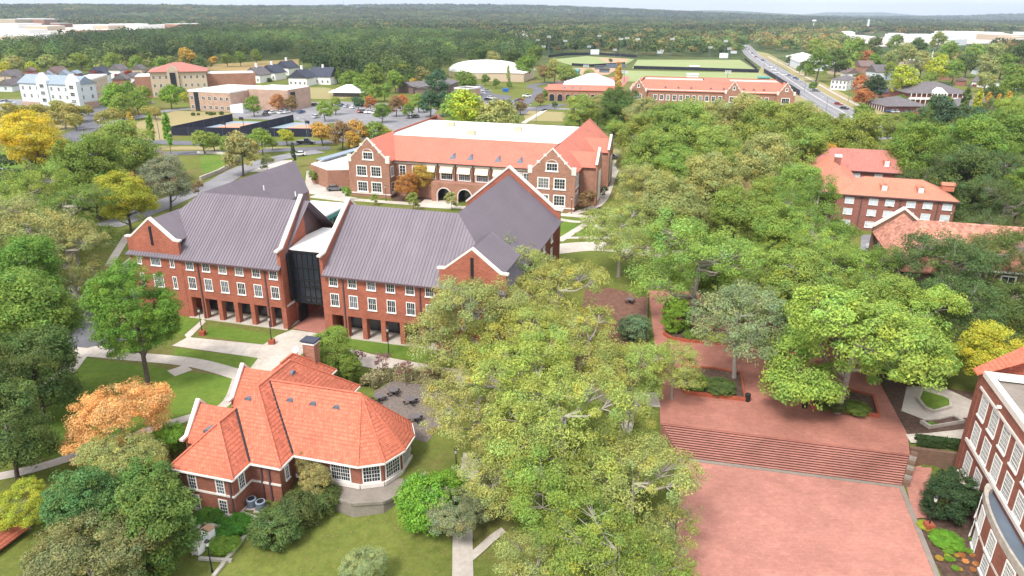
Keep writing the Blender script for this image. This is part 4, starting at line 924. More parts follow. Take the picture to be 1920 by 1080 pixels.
for x in (0, L*0.585, L-9):
    o = empty('gable_bay', (x, 0, 0), 0, B); stepped_gable(o, 0, 9, -1.5, 7.2, 12.2, 'brick_pink')
    for ch in list(o.children): ch.parent = B; ch.location.x += x
    bpy.data.objects.remove(o)
    roof_from([[(x, -1.2, 6.9), (x+4.5, -1.2, 11.6), (x+4.5, 12, 11.6), (x, 12, 6.9)], [(x+9, -1.2, 6.9), (x+4.5, -1.2, 11.6), (x+4.5, 12, 11.6), (x+9, 12, 6.9)]], 0.2).build('roof', 'tile_far', B)
    window(B, x+4.5, -1.5, 1.8, 3.6, 2.6, 4, 2, trim=0.3); window(B, x+4.5, -1.5, 8.2, 0.9, 1.3, 1, 1, trim=0.25)
for i in range(18):
    x = 12+(L-24)*(i+0.5)/18
    if abs(x-L*0.585-4.5) > 5.5: window(B, x, 0, 1.8, 1.6, 2.4, 2, 2, trim=0.25)
for i in (2, 4, 6, 9, 11, 14, 15.5, 17): inst('dormer', MB().ext([(-1.2, 0, 0), (1.2, 0, 0), (0, 0.8, 1.4)], (0, 2.4, 0)).mesh('dormer', 'metal_clad'), B, (12+(L-24)*i/18, 1.5, 7.4))
# brick service building at left of the hall
B, L = block('brick_annex', 'small square brick building with brown hipped roof behind left trees', 'building', (262, 350), (330, 341), 22, 6.8, 'brick_red', 'hip', 'shingle_brown', 0, 0, pitch=0.38, eave=1.0)
a = MB(); a.bar((0, -0.05, 4.6), (L+0.1, -0.05, 4.6), 0.2, 0.3); a.bar((L+0.05, 0, 4.6), (L+0.05, 22, 4.6), 0.2, 0.3); a.bar((L+0.05, 0, 0.5), (L+0.05, 22, 0.5), 0.22, 0.4); a.build('stone_band', 'stone', B)
a = MB(); a.box(L+0.01, L+0.12, 5, 10, 4.9, 6.3); a.build('sign_panel', 'white', B)
window(B, L, 14.5, 4.9, 1.2, 1.3, 2, 2, rz=rad(90)); window(B, L, 18.5, 4.9, 1.2, 1.3, 2, 2, rz=rad(90))
# motel style complex and houses on the right
B, L = block('care_home', 'two storey brick building with white columned portico and broad grey roof', 'building', (1700, 196), (1815, 198), 26, 6.2, 'brick_dorm', 'hip', 'shingle', 0, 0, pitch=0.36, eave=1.2)
a = MB(); a.box(0, L, -1.6, 0, 2.9, 3.3); a.box(0, L, -1.6, -1.5, 3.3, 4.1); a.build('balcony', 'white', B)
for k in range(12): a = MB(); a.box(-0.15, 0.15, -0.15, 0.15, 0, 6.1); a.build('column', 'white', B, loc=(L*(k+0.3)/12, -1.4, 0))
a = MB(); a.ext([(L*0.36, -3.5, 6.4), (L*0.58, -3.5, 6.4), (L*0.47, -3.5, 9.3)], (0, 6, 0)); a.build('portico', 'white', B)
for k in range(5): a = MB(); a.box(-0.22, 0.22, -0.22, 0.22, 0, 6.4); a.build('column', 'white', B, loc=(L*0.37+L*0.05*k, -3.3, 0))
B, L = block('care_home_wing', 'low brick wing with grey hipped roof and white porch posts nearest avenue', 'building', (1662, 210), (1732, 210), 20, 3.0, 'brick_dorm', 'hip', 'shingle', 0, 0, pitch=0.34, eave=1.5)
for k in range(9): a = MB(); a.box(-0.12, 0.12, -0.12, 0.12, 0, 3); a.build('column', 'white', B, loc=(-1.2, 1+k*2.2, 0))
B, L = block('care_home_wing', 'low brick wing with grey hipped roof at far right near poplars', 'building', (1802, 212), (1900, 214), 22, 3.2, 'brick_dorm', 'hip', 'shingle', 0, 0, pitch=0.34, eave=1.5)
block('apartment_house', 'white two storey apartment house with grey hipped roof beside avenue', 'house', (1556, 168), (1585, 170), 20, 6.5, 'white', 'hip', 'shingle', 2, 4, pitch=0.4, side_cols=3)
block('apartment_house', 'wide grey roofed house behind the maple by the avenue', 'house', (1602, 168), (1660, 170), 22, 4.5, 'pale', 'hip', 'shingle', 0, 0, pitch=0.4)
block('church_hall', 'white metal hall with shallow roof behind roadside trees', 'building', (1472, 119), (1497, 132), 30, 7, 'pale', 'gable', 'membrane', 0, 0, pitch=0.25)
block('house', 'dark blue roofed house left of the care home', 'house', (1628, 182), (1665, 184), 16, 3.2, 'brick_dorm', 'hip', 'shingle_dark', 0, 0, pitch=0.45)
block('house', 'small red walled house with pale gable beyond care home', 'house', (1790, 160), (1810, 161), 12, 3.2, 'brick_dorm', 'gable', 'shingle_brown', 0, 0)
block('blue_house', 'blue gabled house between grey roofed houses', 'house', (1662, 150), (1678, 151), 14, 6, 'shingle_blue', 'gable', 'shingle', 1, 2, pitch=0.7)
block('school', 'long low flat roofed school beyond the houses', 'building', (1722, 128), (1800, 128), 30, 6, 'tan', 'flat', 'membrane', 0, 0)
a = at(1743, 128); o = MB(); o.cyl((0, 0, 0), 1.6, 1.4, 6, 8); o.cyl((0, 0, 6), 1.2, 0.05, 10, 8); tag(o.build('steeple', 'white', None, loc=a), 'thin white church steeple rising above trees at right', 'steeple')
# cottages: real plan positions, gable roofs
def cottages(spots, group, fmt, walls, roofs):
    L_ = []
    for k, (x, y, w_) in enumerate(spots):
        a = at(x, y); sc_ = depth(a)/FPX; wm = w_*sc_
        B, _ = block('cottage', 'x', 'house', (x, y), (x+w_, y+random.uniform(-0.6, 0.6)), random.uniform(9, 13), random.choice((3.4, 5.8)), walls[k % len(walls)], 'gable', roofs[(k*5+k//3) % len(roofs)], 1, max(1, int(wm/5)), pitch=random.uniform(0.6, 0.85), group=group)
        L_.append(B)
    number_by_x(L_, fmt)
cottages([(0, 152, 22), (0, 172, 24), (22, 160, 20), (48, 150, 18), (50, 166, 22), (88, 146, 20), (84, 160, 18), (112, 158, 18), (130, 148, 16), (146, 158, 20), (170, 145, 20), (182, 158, 22), (206, 148, 22), (214, 168, 26), (235, 156, 20), (250, 146, 18), (262, 162, 20), (275, 145, 26), (246, 172, 22)],
         'cottages in the left housing estate', 'cottage in the left housing estate, {} from the left', ['tan', 'pale', 'white', 'brick_pink', 'pale'], ['shingle', 'shingle_brown', 'shingle_blue', 'shingle_dark', 'shingle'])
for k, (x, y, w_, rm, lab) in enumerate(((458, 155, 30, 'shingle', 'cream house with grey roof at left of the green'), (487, 150, 30, 'shingle_dark', 'cream house with dark roof behind the green'), (516, 140, 26, 'shingle_dark', 'white house with tall chimneys and steep dark roof'), (542, 161, 34, 'shingle_dark', 'white gabled house nearest the green'), (580, 158, 40, 'shingle_dark', 'long white house with dark roof behind two pines'))):
    B, L = block('manor_house', lab, 'house', (x, y), (x+w_, y+1), 14, 5, 'white', 'gable', rm, 1, 4, pitch=0.75)
    c = MB(); c.box(L*0.5-.6, L*0.5+.6, 6.4, 7.6, 8, 12.2); c.build('chimney', 'white', B)
cottages([(1505, 118, 26), (1560, 140, 26), (1588, 146, 22), (1612, 138, 26), (1640, 150, 24), (1690, 152, 22), (1700, 140, 26), (1765, 150, 24), (1830, 140, 26), (1610, 112, 20), (1850, 165, 22)],
         'houses in the right neighbourhood', 'grey roofed house among the right hand trees, {} from the left', ['pale', 'tan', 'white', 'brick_pink'], ['shingle', 'shingle_brown', 'shingle'])
# commercial strip on the far left, far right warehouses, one thing each
def sheds(spots, group, fmt, walls):
    L_ = []
    for k, (x, y, w_, h, d) in enumerate(spots):
        B, _ = block('store', 'x', 'store', (x, y), (x+w_, y+0.4), d, h*1.25, walls[k % len(walls)], 'flat', 'membrane', group=group); L_.append(B)
    number_by_x(L_, fmt)
sheds([(0, 46, 30, 12, 90), (34, 44, 24, 12, 90), (62, 46, 22, 12, 70), (0, 54, 34, 9, 80), (50, 58, 40, 8, 60), (0, 66, 55, 7, 60), (95, 50, 18, 7, 60), (138, 55, 36, 8, 90), (178, 56, 26, 8, 80), (206, 54, 24, 9, 90), (150, 64, 20, 6, 60), (236, 56, 22, 8, 90), (262, 55, 22, 8, 80), (286, 54, 20, 7, 60), (310, 55, 26, 10, 120), (345, 54, 20, 9, 90), (0, 78, 30, 6, 40), (45, 74, 26, 6, 40)],
      'stores in the far shopping strip', 'pale flat roofed store in the far left strip, {} from the left', ['tan', 'white', 'brick_pink', 'white'])
sheds([(1580, 70, 22, 8, 120), (1592, 78, 26, 8, 100), (1612, 82, 34, 9, 90), (1680, 74, 24, 8, 100), (1740, 76, 36, 8, 90), (1785, 78, 26, 9, 80), (1810, 72, 70, 10, 110), (1870, 76, 40, 9, 80), (1700, 55, 30, 9, 200), (1740, 54, 22, 9, 200), (1470, 56, 18, 8, 220), (1475, 62, 16, 8, 120), (1540, 55, 14, 8, 150), (960, 72, 26, 8, 80), (978, 76, 24, 8, 60), (1035, 68, 22, 7, 60), (1100, 66, 14, 6, 40), (1146, 70, 12, 6, 40)],
      'far warehouses', 'pale warehouse roof in the distance, {} from the left', ['white', 'pale', 'white', 'tan'])
sheds([(300+260*k+40*(k % 3), y, 10+6*(k % 2), 9, 150) for k, y in enumerate((40, 44, 42, 47, 45, 41))], 'remote pale buildings', 'tiny pale building among remote woods, {} from the left', ['white', 'pale'])

rr_ = random.Random(5)
sheds([(1010+rr_.uniform(0, 900), 52+rr_.uniform(0, 1)**1.4*34, rr_.uniform(5, 15), rr_.uniform(6, 9), rr_.uniform(18, 45)) for k in range(46)], 'scattered pale town buildings', 'small pale town roof among woods on the right, {} from the left', ['white', 'pale', 'tan', 'brick_pink'])
sheds([(380+rr_.uniform(0, 600), 40+rr_.uniform(0, 26), rr_.uniform(4, 11), rr_.uniform(6, 9), rr_.uniform(18, 40)) for k in range(18)], 'scattered pale buildings in woods', 'small pale roof among left and central woods, {} from the left', ['white', 'pale', 'tan'])
area('car_park', [(-60, 60), (0, 52), (100, 51), (350, 51), (352, 58), (280, 63), (200, 68), (120, 70), (70, 86), (-60, 98)], 'concrete_plain', 1.2)
area('car_park', [(1580, 74), (1680, 68), (1900, 66), (1940, 74), (1930, 80), (1740, 84), (1640, 88)], 'concrete_plain', 0.6)

# ------------------------------------------------------------------ far surfaces
area('lawn', [(170, 255), (330, 207), (470, 214), (440, 220), (325, 240), (320, 262), (230, 264)], 'grass_dry', 0.05)
area('lawn', [(0, 205), (110, 215), (140, 240), (60, 260), (0, 258)], 'grass_dry', 0.05)
area('lawn', [(30, 272), (560, 276), (560, 282), (30, 279)], 'grass_dry', 0.05)
area('meadow', [(380, 122), (560, 110), (560, 128), (470, 140), (400, 140)], 'meadow', 0.06)
area('lawn', [(500, 164), (610, 164), (680, 178), (640, 186), (520, 184)], 'grass_dry', 0.06)
area('lawn', [(375, 288), (460, 290), (452, 303), (400, 322), (378, 325)], 'grass_bright', 0.06)
area('lawn', [(0, 285), (50, 290), (40, 350), (0, 350)], 'grass_bright', 0.05)
area('field', [(1030, 112), (1100, 105), (1190, 111), (1172, 121), (1072, 122)], 'field', 0.08)
area('infield', [(1120, 108), (1180, 110), (1170, 119), (1140, 118)], 'infield', 0.12)
area('field', [(1195, 112), (1387, 112), (1420, 132), (1185, 128)], 'field', 0.08)
area('field', [(1175, 132), (1428, 137), (1470, 160), (1160, 152)], 'field', 0.08)
area('infield', [(1072, 127), (1160, 128), (1140, 140), (1080, 142)], 'infield', 0.08)
area('track', [(1018, 165), (1055, 149), (1180, 143), (1178, 152), (1170, 160), (1150, 170), (1030, 172)], 'tile_rose', 0.1)
area('field', [(1108, 150), (1168, 151), (1160, 162), (1125, 162)], 'field', 0.15)
area('lawn', [(1430, 120), (1480, 160), (1545, 210), (1500, 215), (1480, 180), (1420, 140)], 'grass_dry', 0.06)
area('lawn', [(1402, 92), (1470, 128), (1530, 170), (1600, 205), (1640, 215), (1660, 213), (1560, 165), (1500, 132), (1440, 100)], 'grass_dry', 0.05)
area('lawn', [(1600, 228), (1690, 226), (1745, 242), (1720, 252), (1620, 252)], 'grass_dry', 0.05)
area('lawn', [(1840, 150), (1920, 150), (1920, 175), (1850, 172)], 'grass_bright', 0.05)
area('lawn', [(980, 207), (1100, 212), (1060, 228), (985, 226)], 'grass_dry', 0.05)
area('lawn', [(1080, 250), (1200, 250), (1190, 320), (1120, 330)], 'grass_dry', 0.03)
area('lawn', [(1360, 330), (1405, 330), (1440, 420), (1380, 400)], 'meadow', 0.04)
area('car_park', [(0, 186), (40, 186), (60, 214), (0, 222)], 'asphalt_light', 0.08)
area('car_park', [(435, 214), (500, 195), (640, 190), (820, 205), (800, 240), (650, 262), (560, 226), (440, 222)], 'asphalt_light', 0.08)
area('car_park', [(865, 160), (900, 158), (925, 176), (960, 180), (950, 195), (1000, 200), (985, 214), (930, 214), (880, 205), (862, 190)], 'asphalt', 0.09)
area('car_park', [(575, 320), (650, 330), (650, 372), (570, 362)], 'concrete_plain', 0.05)
area('car_park', [(440, 322), (548, 322), (548, 300), (470, 303)], 'concrete_plain', 0.045)
area('car_park', [(1630, 235), (1800, 232), (1920, 236), (1920, 250), (1700, 256), (1650, 262), (1620, 245)], 'asphalt_light', 0.06)
area('car_park', [(1620, 290), (1700, 292), (1700, 330), (1620, 318)], 'asphalt_light', 0.05)
area('car_park', [(1615, 440), (1670, 440), (1665, 520), (1610, 520)], 'asphalt_light', 0.05)
AV, AVL = strip('avenue', [(1380, 76), (1396, 86), (1412, 104), (1448, 128), (1500, 163), (1545, 191), (1585, 213), (1625, 238)], (17, 17), 'asphalt_light', 0.12, n=10)
mk = MB()
for off, dash in ((0.25, 0), (-0.25, 0), (4.4, 1), (-4.4, 1), (8.2, 0), (-8.2, 0)):
    for i in range(len(AVL)-1):
        L = (AVL[i+1]-AVL[i]).length; d = (AVL[i+1]-AVL[i]).normalized(); q = Vector((-d.y, d.x, 0)); nd = max(1, int(L/9)) if dash else 1
        for j in range(nd):
            a = AVL[i]+d*(L*j/nd)+q*off; b_ = AVL[i]+d*(L*(j+0.5)/nd if dash else L)+q*off
            mk.poly([(a.x-q.x*.12, a.y-q.y*.12, .14), (b_.x-q.x*.12, b_.y-q.y*.12, .14), (b_.x+q.x*.12, b_.y+q.y*.12, .14), (a.x+q.x*.12, a.y+q.y*.12, .14)])
tag(mk.build('road_markings', 'mark'), kind='structure')
strip('road', [(1560, 226), (1640, 220), (1720, 234), (1800, 240), (1930, 238)], 9, 'asphalt_light', 0.1)
strip('footpath', [(1470, 158), (1530, 188), (1558, 210), (1545, 222), (1500, 228)], 2.2, 'concrete_plain', 0.1)
strip('footpath', [(1440, 106), (1500, 138), (1570, 178), (1630, 208)], 2.0, 'concrete_plain', 0.1)
strip('road', [(-10, 263), (160, 262), (330, 268), (470, 270), (620, 266), (760, 250), (960, 238), (1180, 240)], 8, 'asphalt', 0.1)
strip('road', [(-10, 300), (150, 292), (330, 288), (460, 284), (620, 278)], 7, 'asphalt', 0.1)
strip('road', [(200, 425), (280, 395), (350, 365), (405, 345), (450, 320), (500, 303), (545, 292), (600, 284)], 7, 'asphalt_light', 0.11)
strip('road', [(-10, 392), (30, 385), (90, 375)], 6, 'asphalt', 0.08)
strip('road', [(120, 262), (165, 240), (182, 215), (210, 196), (290, 192)], 9, 'asphalt', 0.13)
strip('road', [(175, 238), (250, 222), (330, 206), (440, 203), (620, 196), (760, 196)], 7, 'asphalt_light', 0.12)
strip('road', [(0, 214), (80, 216), (150, 212), (180, 216)], 7, 'asphalt_light', 0.11)
strip('road', [(930, 212), (990, 190), (1012, 170), (1000, 160), (1090, 150)], 7, 'asphalt', 0.12)
strip('road', [(700, 250), (760, 222), (830, 216), (960, 203), (1100, 206)], 7, 'asphalt_light', 0.11)
strip('road', [(1000, 208), (1050, 195)], 9, 'asphalt', 0.14)
strip('path', [(980, 232), (1025, 205)], 2.5, 'concrete', 0.14)
strip('path', [(1100, 248), (1180, 252), (1190, 262)], 3, 'asphalt_light', 0.1)
strip('path', [(1070, 402), (1125, 380), (1148, 330), (1160, 300)], 2.5, 'concrete', 0.05)
strip('path', [(1340, 335), (1390, 390), (1440, 440)], 1.5, 'concrete_plain', 0.06)
strip('path', [(1240, 560), (1330, 575), (1450, 600), (1560, 640)], 3, 'plaza', 0.34)
for k, (a, b, c, d) in enumerate((((322, 253), (436, 227), (550, 229), (450, 253)), ((452, 253), (552, 229), (700, 236), (612, 256)))):
    area('sports_court', (a, b, c, d), 'court_blue', 0.1)
    P = [at(*p) for p in (a, b, c, d)]; ce = sum(P, Vector())/4
    for s_ in (0.62,): area('court_surface', None, 'court_orange', 0.14, pts=[ce+(p-ce)*s_ for p in P])

# ------------------------------------------------------------------ fences, walls, planters
def fence(label, pix, h, name='screen_fence', mat='fence_dark', group=None, posts=True, spacing=6.0, th=0.06):
    P = [at(*p) for p in pix]; R = tag(empty(name, P[0]), label, 'fence', group)
    for i in range(len(P)-1):
        p, q = P[i]-P[0], P[i+1]-P[0]; m_ = MB(); m_.bar((p.x, p.y, h/2), (q.x, q.y, h/2), th, h); m_.build('panel', mat, R)
        if posts:
            n = min(24, max(1, int((q-p).length/spacing)))
            for k in range(n+1):
                t = p.lerp(q, k/n); c = MB(); c.cyl((t.x, t.y, 0), 0.06, 0.06, h+0.15, 6); c.build('post', 'membrane_grey', R)
    return R
fence('dark windscreen fence along left side of left ball court', [(322, 253), (437, 227)], 3.2)
fence('dark windscreen fence between the two ball courts', [(452, 253), (551, 229)], 3.2)
fence('dark windscreen fence along road side of both courts', [(322, 254), (612, 257)], 3.2)
fence('dark screen fence across middle of the playing fields', [(1188, 129), (1300, 132), (1422, 136)], 2.6, spacing=12)
fence('dark screen fence beside upper stretch of the avenue', [(1396, 112), (1419, 132)], 2.5, spacing=10)
fence('dark screen fence beside avenue below the lower field', [(1432, 136), (1458, 152), (1499, 180)], 3.2, spacing=10)
fence('dark outfield fence behind the ball diamond', [(1028, 108), (1060, 104), (1120, 103), (1195, 108)], 2.6, spacing=14)
fence('dark low fence on near side of the ball diamond', [(1072, 123), (1110, 125), (1172, 121)], 2.2, spacing=14)
def wall_run(name, label, cat, pix, zb, h, w, mat, cap=None, base_z=0.0, grp=None):
    P = [at(x, y, base_z) for x, y in pix]; b = MB()
    for i in range(len(P)-1):
        p, q = P[i], P[i+1]; e = (q-p).normalized()*w*0.45
        b.bar((p.x-P[0].x-e.x, p.y-P[0].y-e.y, h/2+zb), (q.x-P[0].x+e.x, q.y-P[0].y+e.y, h/2+zb), w, h+0.006*(i % 2))
    o = b.build(name, mat, None, loc=P[0]); return tag(o, label, cat, grp)
wall_run('stone_wall', 'low tan stone wall curving beside lawn and diagonal road', 'wall', [(372, 288), (430, 290), (450, 297)], -0.2, 1.0, 0.5, 'stone')
wall_run('stone_wall', 'low rubble wall between small lawn and road below it', 'wall', [(377, 338), (410, 325), (440, 309), (452, 298)], -0.2, 1.3, 0.6, 'boulder')
def planter(label, pix, h=0.5, mulch='mulch', w=0.32, mat='planter_brick', z0=0.03, name='planter', cat='planter'):
    P = [at(x, y, z0) for x, y in pix]; c = sum(P, Vector())/len(P); R = tag(empty(name, c), label, cat)
    n = len(P); inner = [p+(c-p).normalized()*w for p in P]; b = MB()
    for i in range(n):
        j = (i+1) % n; q = [(P[i]-c), (P[j]-c), (inner[j]-c), (inner[i]-c)]
        b.ext([(v.x, v.y, -0.25) for v in q], (0, 0, h+0.25))
    b.build('curb', mat, R)
    m_ = MB(); m_.ext([(p.x-c.x, p.y-c.y, -0.2) for p in inner], (0, 0, 0.2+h*0.6)); m_.build('soil', mulch, R)
    return R, c
planter('large raised brick bed with green plants left of the plaza opening', [(1277, 690), (1282, 739), (1398, 753), (1390, 703), (1340, 694)])
planter('large raised brick bed under the big tree above the steps', [(1500, 722), (1520, 766), (1649, 784), (1638, 746), (1570, 730)])
planter('long oval raised brick bed in middle of the plaza', [(1243, 628), (1246, 620), (1262, 614), (1310, 615), (1380, 625), (1445, 640), (1440, 652), (1340, 646), (1290, 642), (1256, 637)])
planter('raised brick bed farthest from the steps beside brick walk', [(1243, 578), (1246, 566), (1300, 562), (1344, 568), (1344, 598), (1280, 596), (1252, 590)])
planter('reddish brick bed between lawn and grey trees at plaza centre', [(1405, 640), (1500, 652), (1495, 668), (1402, 658)])
planter('curved lawn bed ringed by pale stone curb beside brick block', [(1718, 750), (1733, 768), (1750, 775), (1785, 766), (1783, 752), (1772, 745), (1728, 732)], 0.35, 'grass_bright', 0.35, 'boulder', 0.05, 'garden_bed', 'garden bed')
planter('narrow stone curbed bed nearest the hedge', [(1724, 793), (1742, 804), (1808, 793), (1791, 783), (1752, 789)], 0.4, 'mulch', 0.35, 'boulder', 0.05, 'garden_bed', 'garden bed')
area('bed', [(1640, 690), (1700, 715), (1850, 740), (1850, 800), (1810, 806), (1700, 815), (1668, 770)], 'mulch', 0.02)
area('path', [(1700, 725), (1760, 722), (1832, 755), (1822, 782), (1742, 790), (1690, 770)], 'concrete_plain', 0.045)
area('path', [(1698, 814), (1740, 812), (1820, 803), (1815, 826), (1708, 830)], 'concrete', 0.06)
wall_run('retaining_wall', 'dark stone retaining wall below the clipped hedge', 'wall', [(1710, 838), (1806, 850)], -2.3, 2.25, 0.5, 'brick_old')
SW0, SW1 = at(1708, 849, 0), at(1692, 912, -2.1); R = tag(empty('stair_wall', SW0), 'stepped dark stone side wall descending beside the plaza steps', 'wall')
for k in range(7):
    a_ = (SW0.lerp(SW1, k/7)-SW0); b_ = (SW0.lerp(SW1, (k+0.97)/7)-SW0); q = MB(); zt = 0.35-2.1*(k+0.5)/7
    q.bar((a_.x+0.35, a_.y, (zt-2.3)/2), (b_.x+0.35, b_.y, (zt-2.3)/2), 0.7, zt+2.3); q.build('stone_block', 'terrace' if k % 2 else 'brick_old', R)
wall_run('garden_wall', 'thin dark wall along left side of the brick walk', 'wall', [(1214, 552), (1211, 610), (1208, 672)], 0, 0.6, 0.3, 'brick_old')
area('bed', [(1712, 975), (1745, 962), (1835, 960), (1840, 1090), (1778, 1100)], 'mulch', -2.12)
# ------------------------------------------------------------------ small things
def lamp_post(label, px, py, h=4.2, z=0.0, pedestal=False, name='lamp_post', glow='lamp_glass', group=None):
    p = at(px, py, z); R = tag(empty(name, p), label, 'lamp post', group)
    a = MB(); a.tube([(0, 0, 0), (0, 0, 0.5), (0, 0, h-0.5)], [0.12, 0.07, 0.05], 8); a.build('pole', 'dark', R)
    a = MB(); a.tube([(0, 0, h-0.5), (0, 0, h-0.05)], [0.12, 0.2], 6); a.build('lantern', glow, R)
    a = MB(); a.tube([(0, 0, h-0.05), (0, 0, h+0.12), (0, 0, h+0.25)], [0.26, 0.14, 0.02], 6); a.build('lamp_cap', 'dark', R)
    if pedestal: a = MB(); a.box(-0.4, 0.4, -0.4, 0.4, 0, 0.7); a.build('pedestal', 'planter_brick', R)
lamp_post('dark lamp post on brick pedestal at corner of left lawn', 380, 628, 4.2, pedestal=True)
lamp_post('dark lamp post on brick pedestal before the glass link', 510, 645, 4.2, pedestal=True)
lamp_post('dark lamp post on strip of grass before right pillars', 729, 664, 4.0)
lamp_post('dark lamp post behind the bright round bush', 856, 893, 3.4, -1.2)
lamp_post('dark lamp post standing by oval planter on plaza', 1337, 634, 4.2)
lamp_post('dark lamp post on brick pedestal beside the flower bed', 1740, 992, 3.8, -2.1, True)
lamp_post('dark lamp post by utility boxes at lower left', 398, 1072, 3.4, -2.0)
lamp_post('slim lamp post before left gable of the tiled hall', 724, 377, 4.0)
lamp_post('slim lamp post before right gable of the tiled hall', 1071, 401, 4.0)
def bin_(label, px, py, z=0.03):
    R = tag(empty('trash_bin', at(px, py, z)), label, 'trash bin')
    a = MB(); a.tube([(0, 0, 0), (0, 0, 0.95)], [0.3, 0.34], 12); a.build('bin_body', 'dark', R)
    a = MB(); a.tube([(0, 0, 0.951), (0, 0, 1.05), (0, 0, 1.12)], [0.36, 0.3, 0.1], 12); a.build('lid', 'rubber', R)
bin_('black round trash bin at corner of left planter', 1401, 752); bin_('black round trash bin beside planter under big tree', 1508, 764)
def patio_table(label, px, py, z=0.03):
    R = tag(empty('patio_table', at(px, py, z), random.random()), label, 'table')
    a = MB(); a.tube([(0, 0, 0), (0, 0, 0.72)], [0.09, 0.07], 8); a.build('pedestal', 'dark', R)
    a = MB(); a.cyl((0, 0, 0.721), 0.62, 0.62, 0.05, 20); a.build('tabletop', 'shingle', R)
    for k in range(4):
        x, y = 0.8*math.cos(k*math.pi/2), 0.8*math.sin(k*math.pi/2)
        a = MB(); a.cyl((x, y, 0.42), 0.2, 0.2, 0.05, 12); a.bar((0, 0, 0.12), (x, y, 0.12), 0.06, 0.05); a.bar((x, y, 0.1), (x, y, 0.42), 0.05, 0.05, (1, 0, 0)); a.build('seat', 'dark', R)
patio_table('round grey patio table farthest up the gravel by dry grass', 738, 740); patio_table('round grey patio table closest to the tile roof edge', 711, 752)
patio_table('round grey patio table right of centre on gravel', 770, 757); patio_table('round grey patio table lowest on gravel near roof corner', 779, 790)
patio_table('dark round picnic table on red soil under trees', 1181, 568)
def ac_unit(label, px, py):
    R = tag(empty('air_conditioner', at(px, py, -1.95)), label, 'air conditioner')
    a = MB(); a.box(-0.6, 0.6, -0.6, 0.6, 0, 0.12); a.build('pad', 'concrete_plain', R)
    a = MB(); a.tube([(0, 0, 0.121), (0, 0, 0.95)], [0.5, 0.5], 14); a.build('casing', 'membrane_grey', R)
    a = MB(); a.tube([(0, 0, 0.951), (0, 0, 1.0)], [0.52, 0.48], 14); a.build('rim', 'shingle_blue', R)
    a = MB(); a.tube([(0, 0, 1.001), (0, 0, 1.02)], [0.36, 0.36], 12); a.build('fan_grille', 'dark', R)
ac_unit('grey round air conditioner left one beside house corner', 473, 950); ac_unit('grey round air conditioner right one beside the bushes', 490, 955)
wall_run('garden_wall', 'low stone ledge below the air conditioners', 'wall', [(447, 962), (500, 982)], -0.3, 0.45, 0.6, 'stone', base_z=-2.1)
wall_run('enclosure_wall', 'low stone wall around utility boxes', 'wall', [(363, 1038), (366, 1008), (381, 990), (414, 997)], -0.3, 1.0, 0.3, 'boulder', base_z=-2.1)
wall_run('garden_curb', 'straight pale concrete curb running from hedge to bottom edge', 'curb', [(463, 1002), (433, 1040), (402, 1080)], -0.2, 0.4, 0.35, 'boulder', base_z=-2.1)
wall_run('garden_curb', 'short pale curb closing the utility enclosure', 'curb', [(376, 1048), (432, 1052)], -0.2, 0.4, 0.3, 'boulder', base_z=-2.1)
for px, py, w_, h_, lab, mt_ in ((371, 1034, 1.1, 1.0, 'white utility box lowest in the stone enclosure', 'white'), (382, 1022, 0.8, 1.3, 'white utility box middle in the stone enclosure', 'pale'), (393, 1012, 0.9, 1.3, 'rust topped utility box farthest in the stone enclosure', 'white')):
    R = tag(empty('utility_box', at(px, py, -2.1), rad(-25)), lab, 'utility box')
    a = MB(); a.box(-w_/2, w_/2, -0.4, 0.4, 0, h_); a.build('cabinet', mt_, R)
    a = MB(); a.box(-w_/2-0.04, w_/2+0.04, -0.45, 0.45, h_+.001, h_+0.08); a.build('lid', 'infield' if 'rust' in lab else 'stone', R)
R = tag(empty('fire_hydrant', at(152, 530, 0)), 'red fire hydrant on grass by the drive', 'fire hydrant')
a = MB(); a.tube([(0, 0, 0), (0, 0, 0.1), (0, 0, 0.7), (0, 0, 0.85)], [0.2, 0.14, 0.14, 0.05], 10); a.build('barrel', 'planter_brick', R)
a = MB(); a.tube([(-0.25, 0, 0.5), (0.25, 0, 0.5)], [0.07, 0.07], 8); a.build('nozzle', 'planter_brick', R)
R = tag(empty('dumpster', at(948, 172, 0)), 'bright blue dumpster at edge of car park', 'dumpster')
a = MB(); a.ext([(-1.6, -1, 0), (1.6, -1, 0), (2, -1.2, 2), (-2, -1.2, 2)], (0, 2.2, 0)); a.build('container', 'blue_bin', R)
# rocks near the terrace
rocks = [(758, 867), (770, 868), (736, 938), (742, 930), (728, 943), (735, 712)]
for k, (x, y) in enumerate(rocks):
    bm = bmesh.new(); bmesh.ops.create_icosphere(bm, subdivisions=1, radius=0.3)
    for v in bm.verts: v.co *= random.uniform(0.7, 1.2); v.co.z *= 0.6
    me = bpy.data.meshes.new('rock'); bm.to_mesh(me); bm.free(); me.materials.append(M['boulder'])
    z = -0.3 if y < 900 else -1.3
    o = inst('rock', me, None, at(x, y, z)+Vector((0, 0, 0.05))); o.scale = (1.0, 1.2, 0.8)
    tag(o, ('pale rock by terrace edge, upper left of pair', 'pale rock by terrace edge, upper right of pair', 'pale rock on lawn below terrace, middle one', 'pale rock on lawn below terrace, highest one', 'pale rock on lawn below terrace, lowest one', 'large flat pale rock at end of dry grass')[k], 'rock', 'pale rocks by the house')
def pole_height(p, top_py):
    for h in np.arange(3, 90, 0.5):
        if to_px((p.x, p.y, h))[1] <= top_py: return float(h)
    return 30.0
poles = []
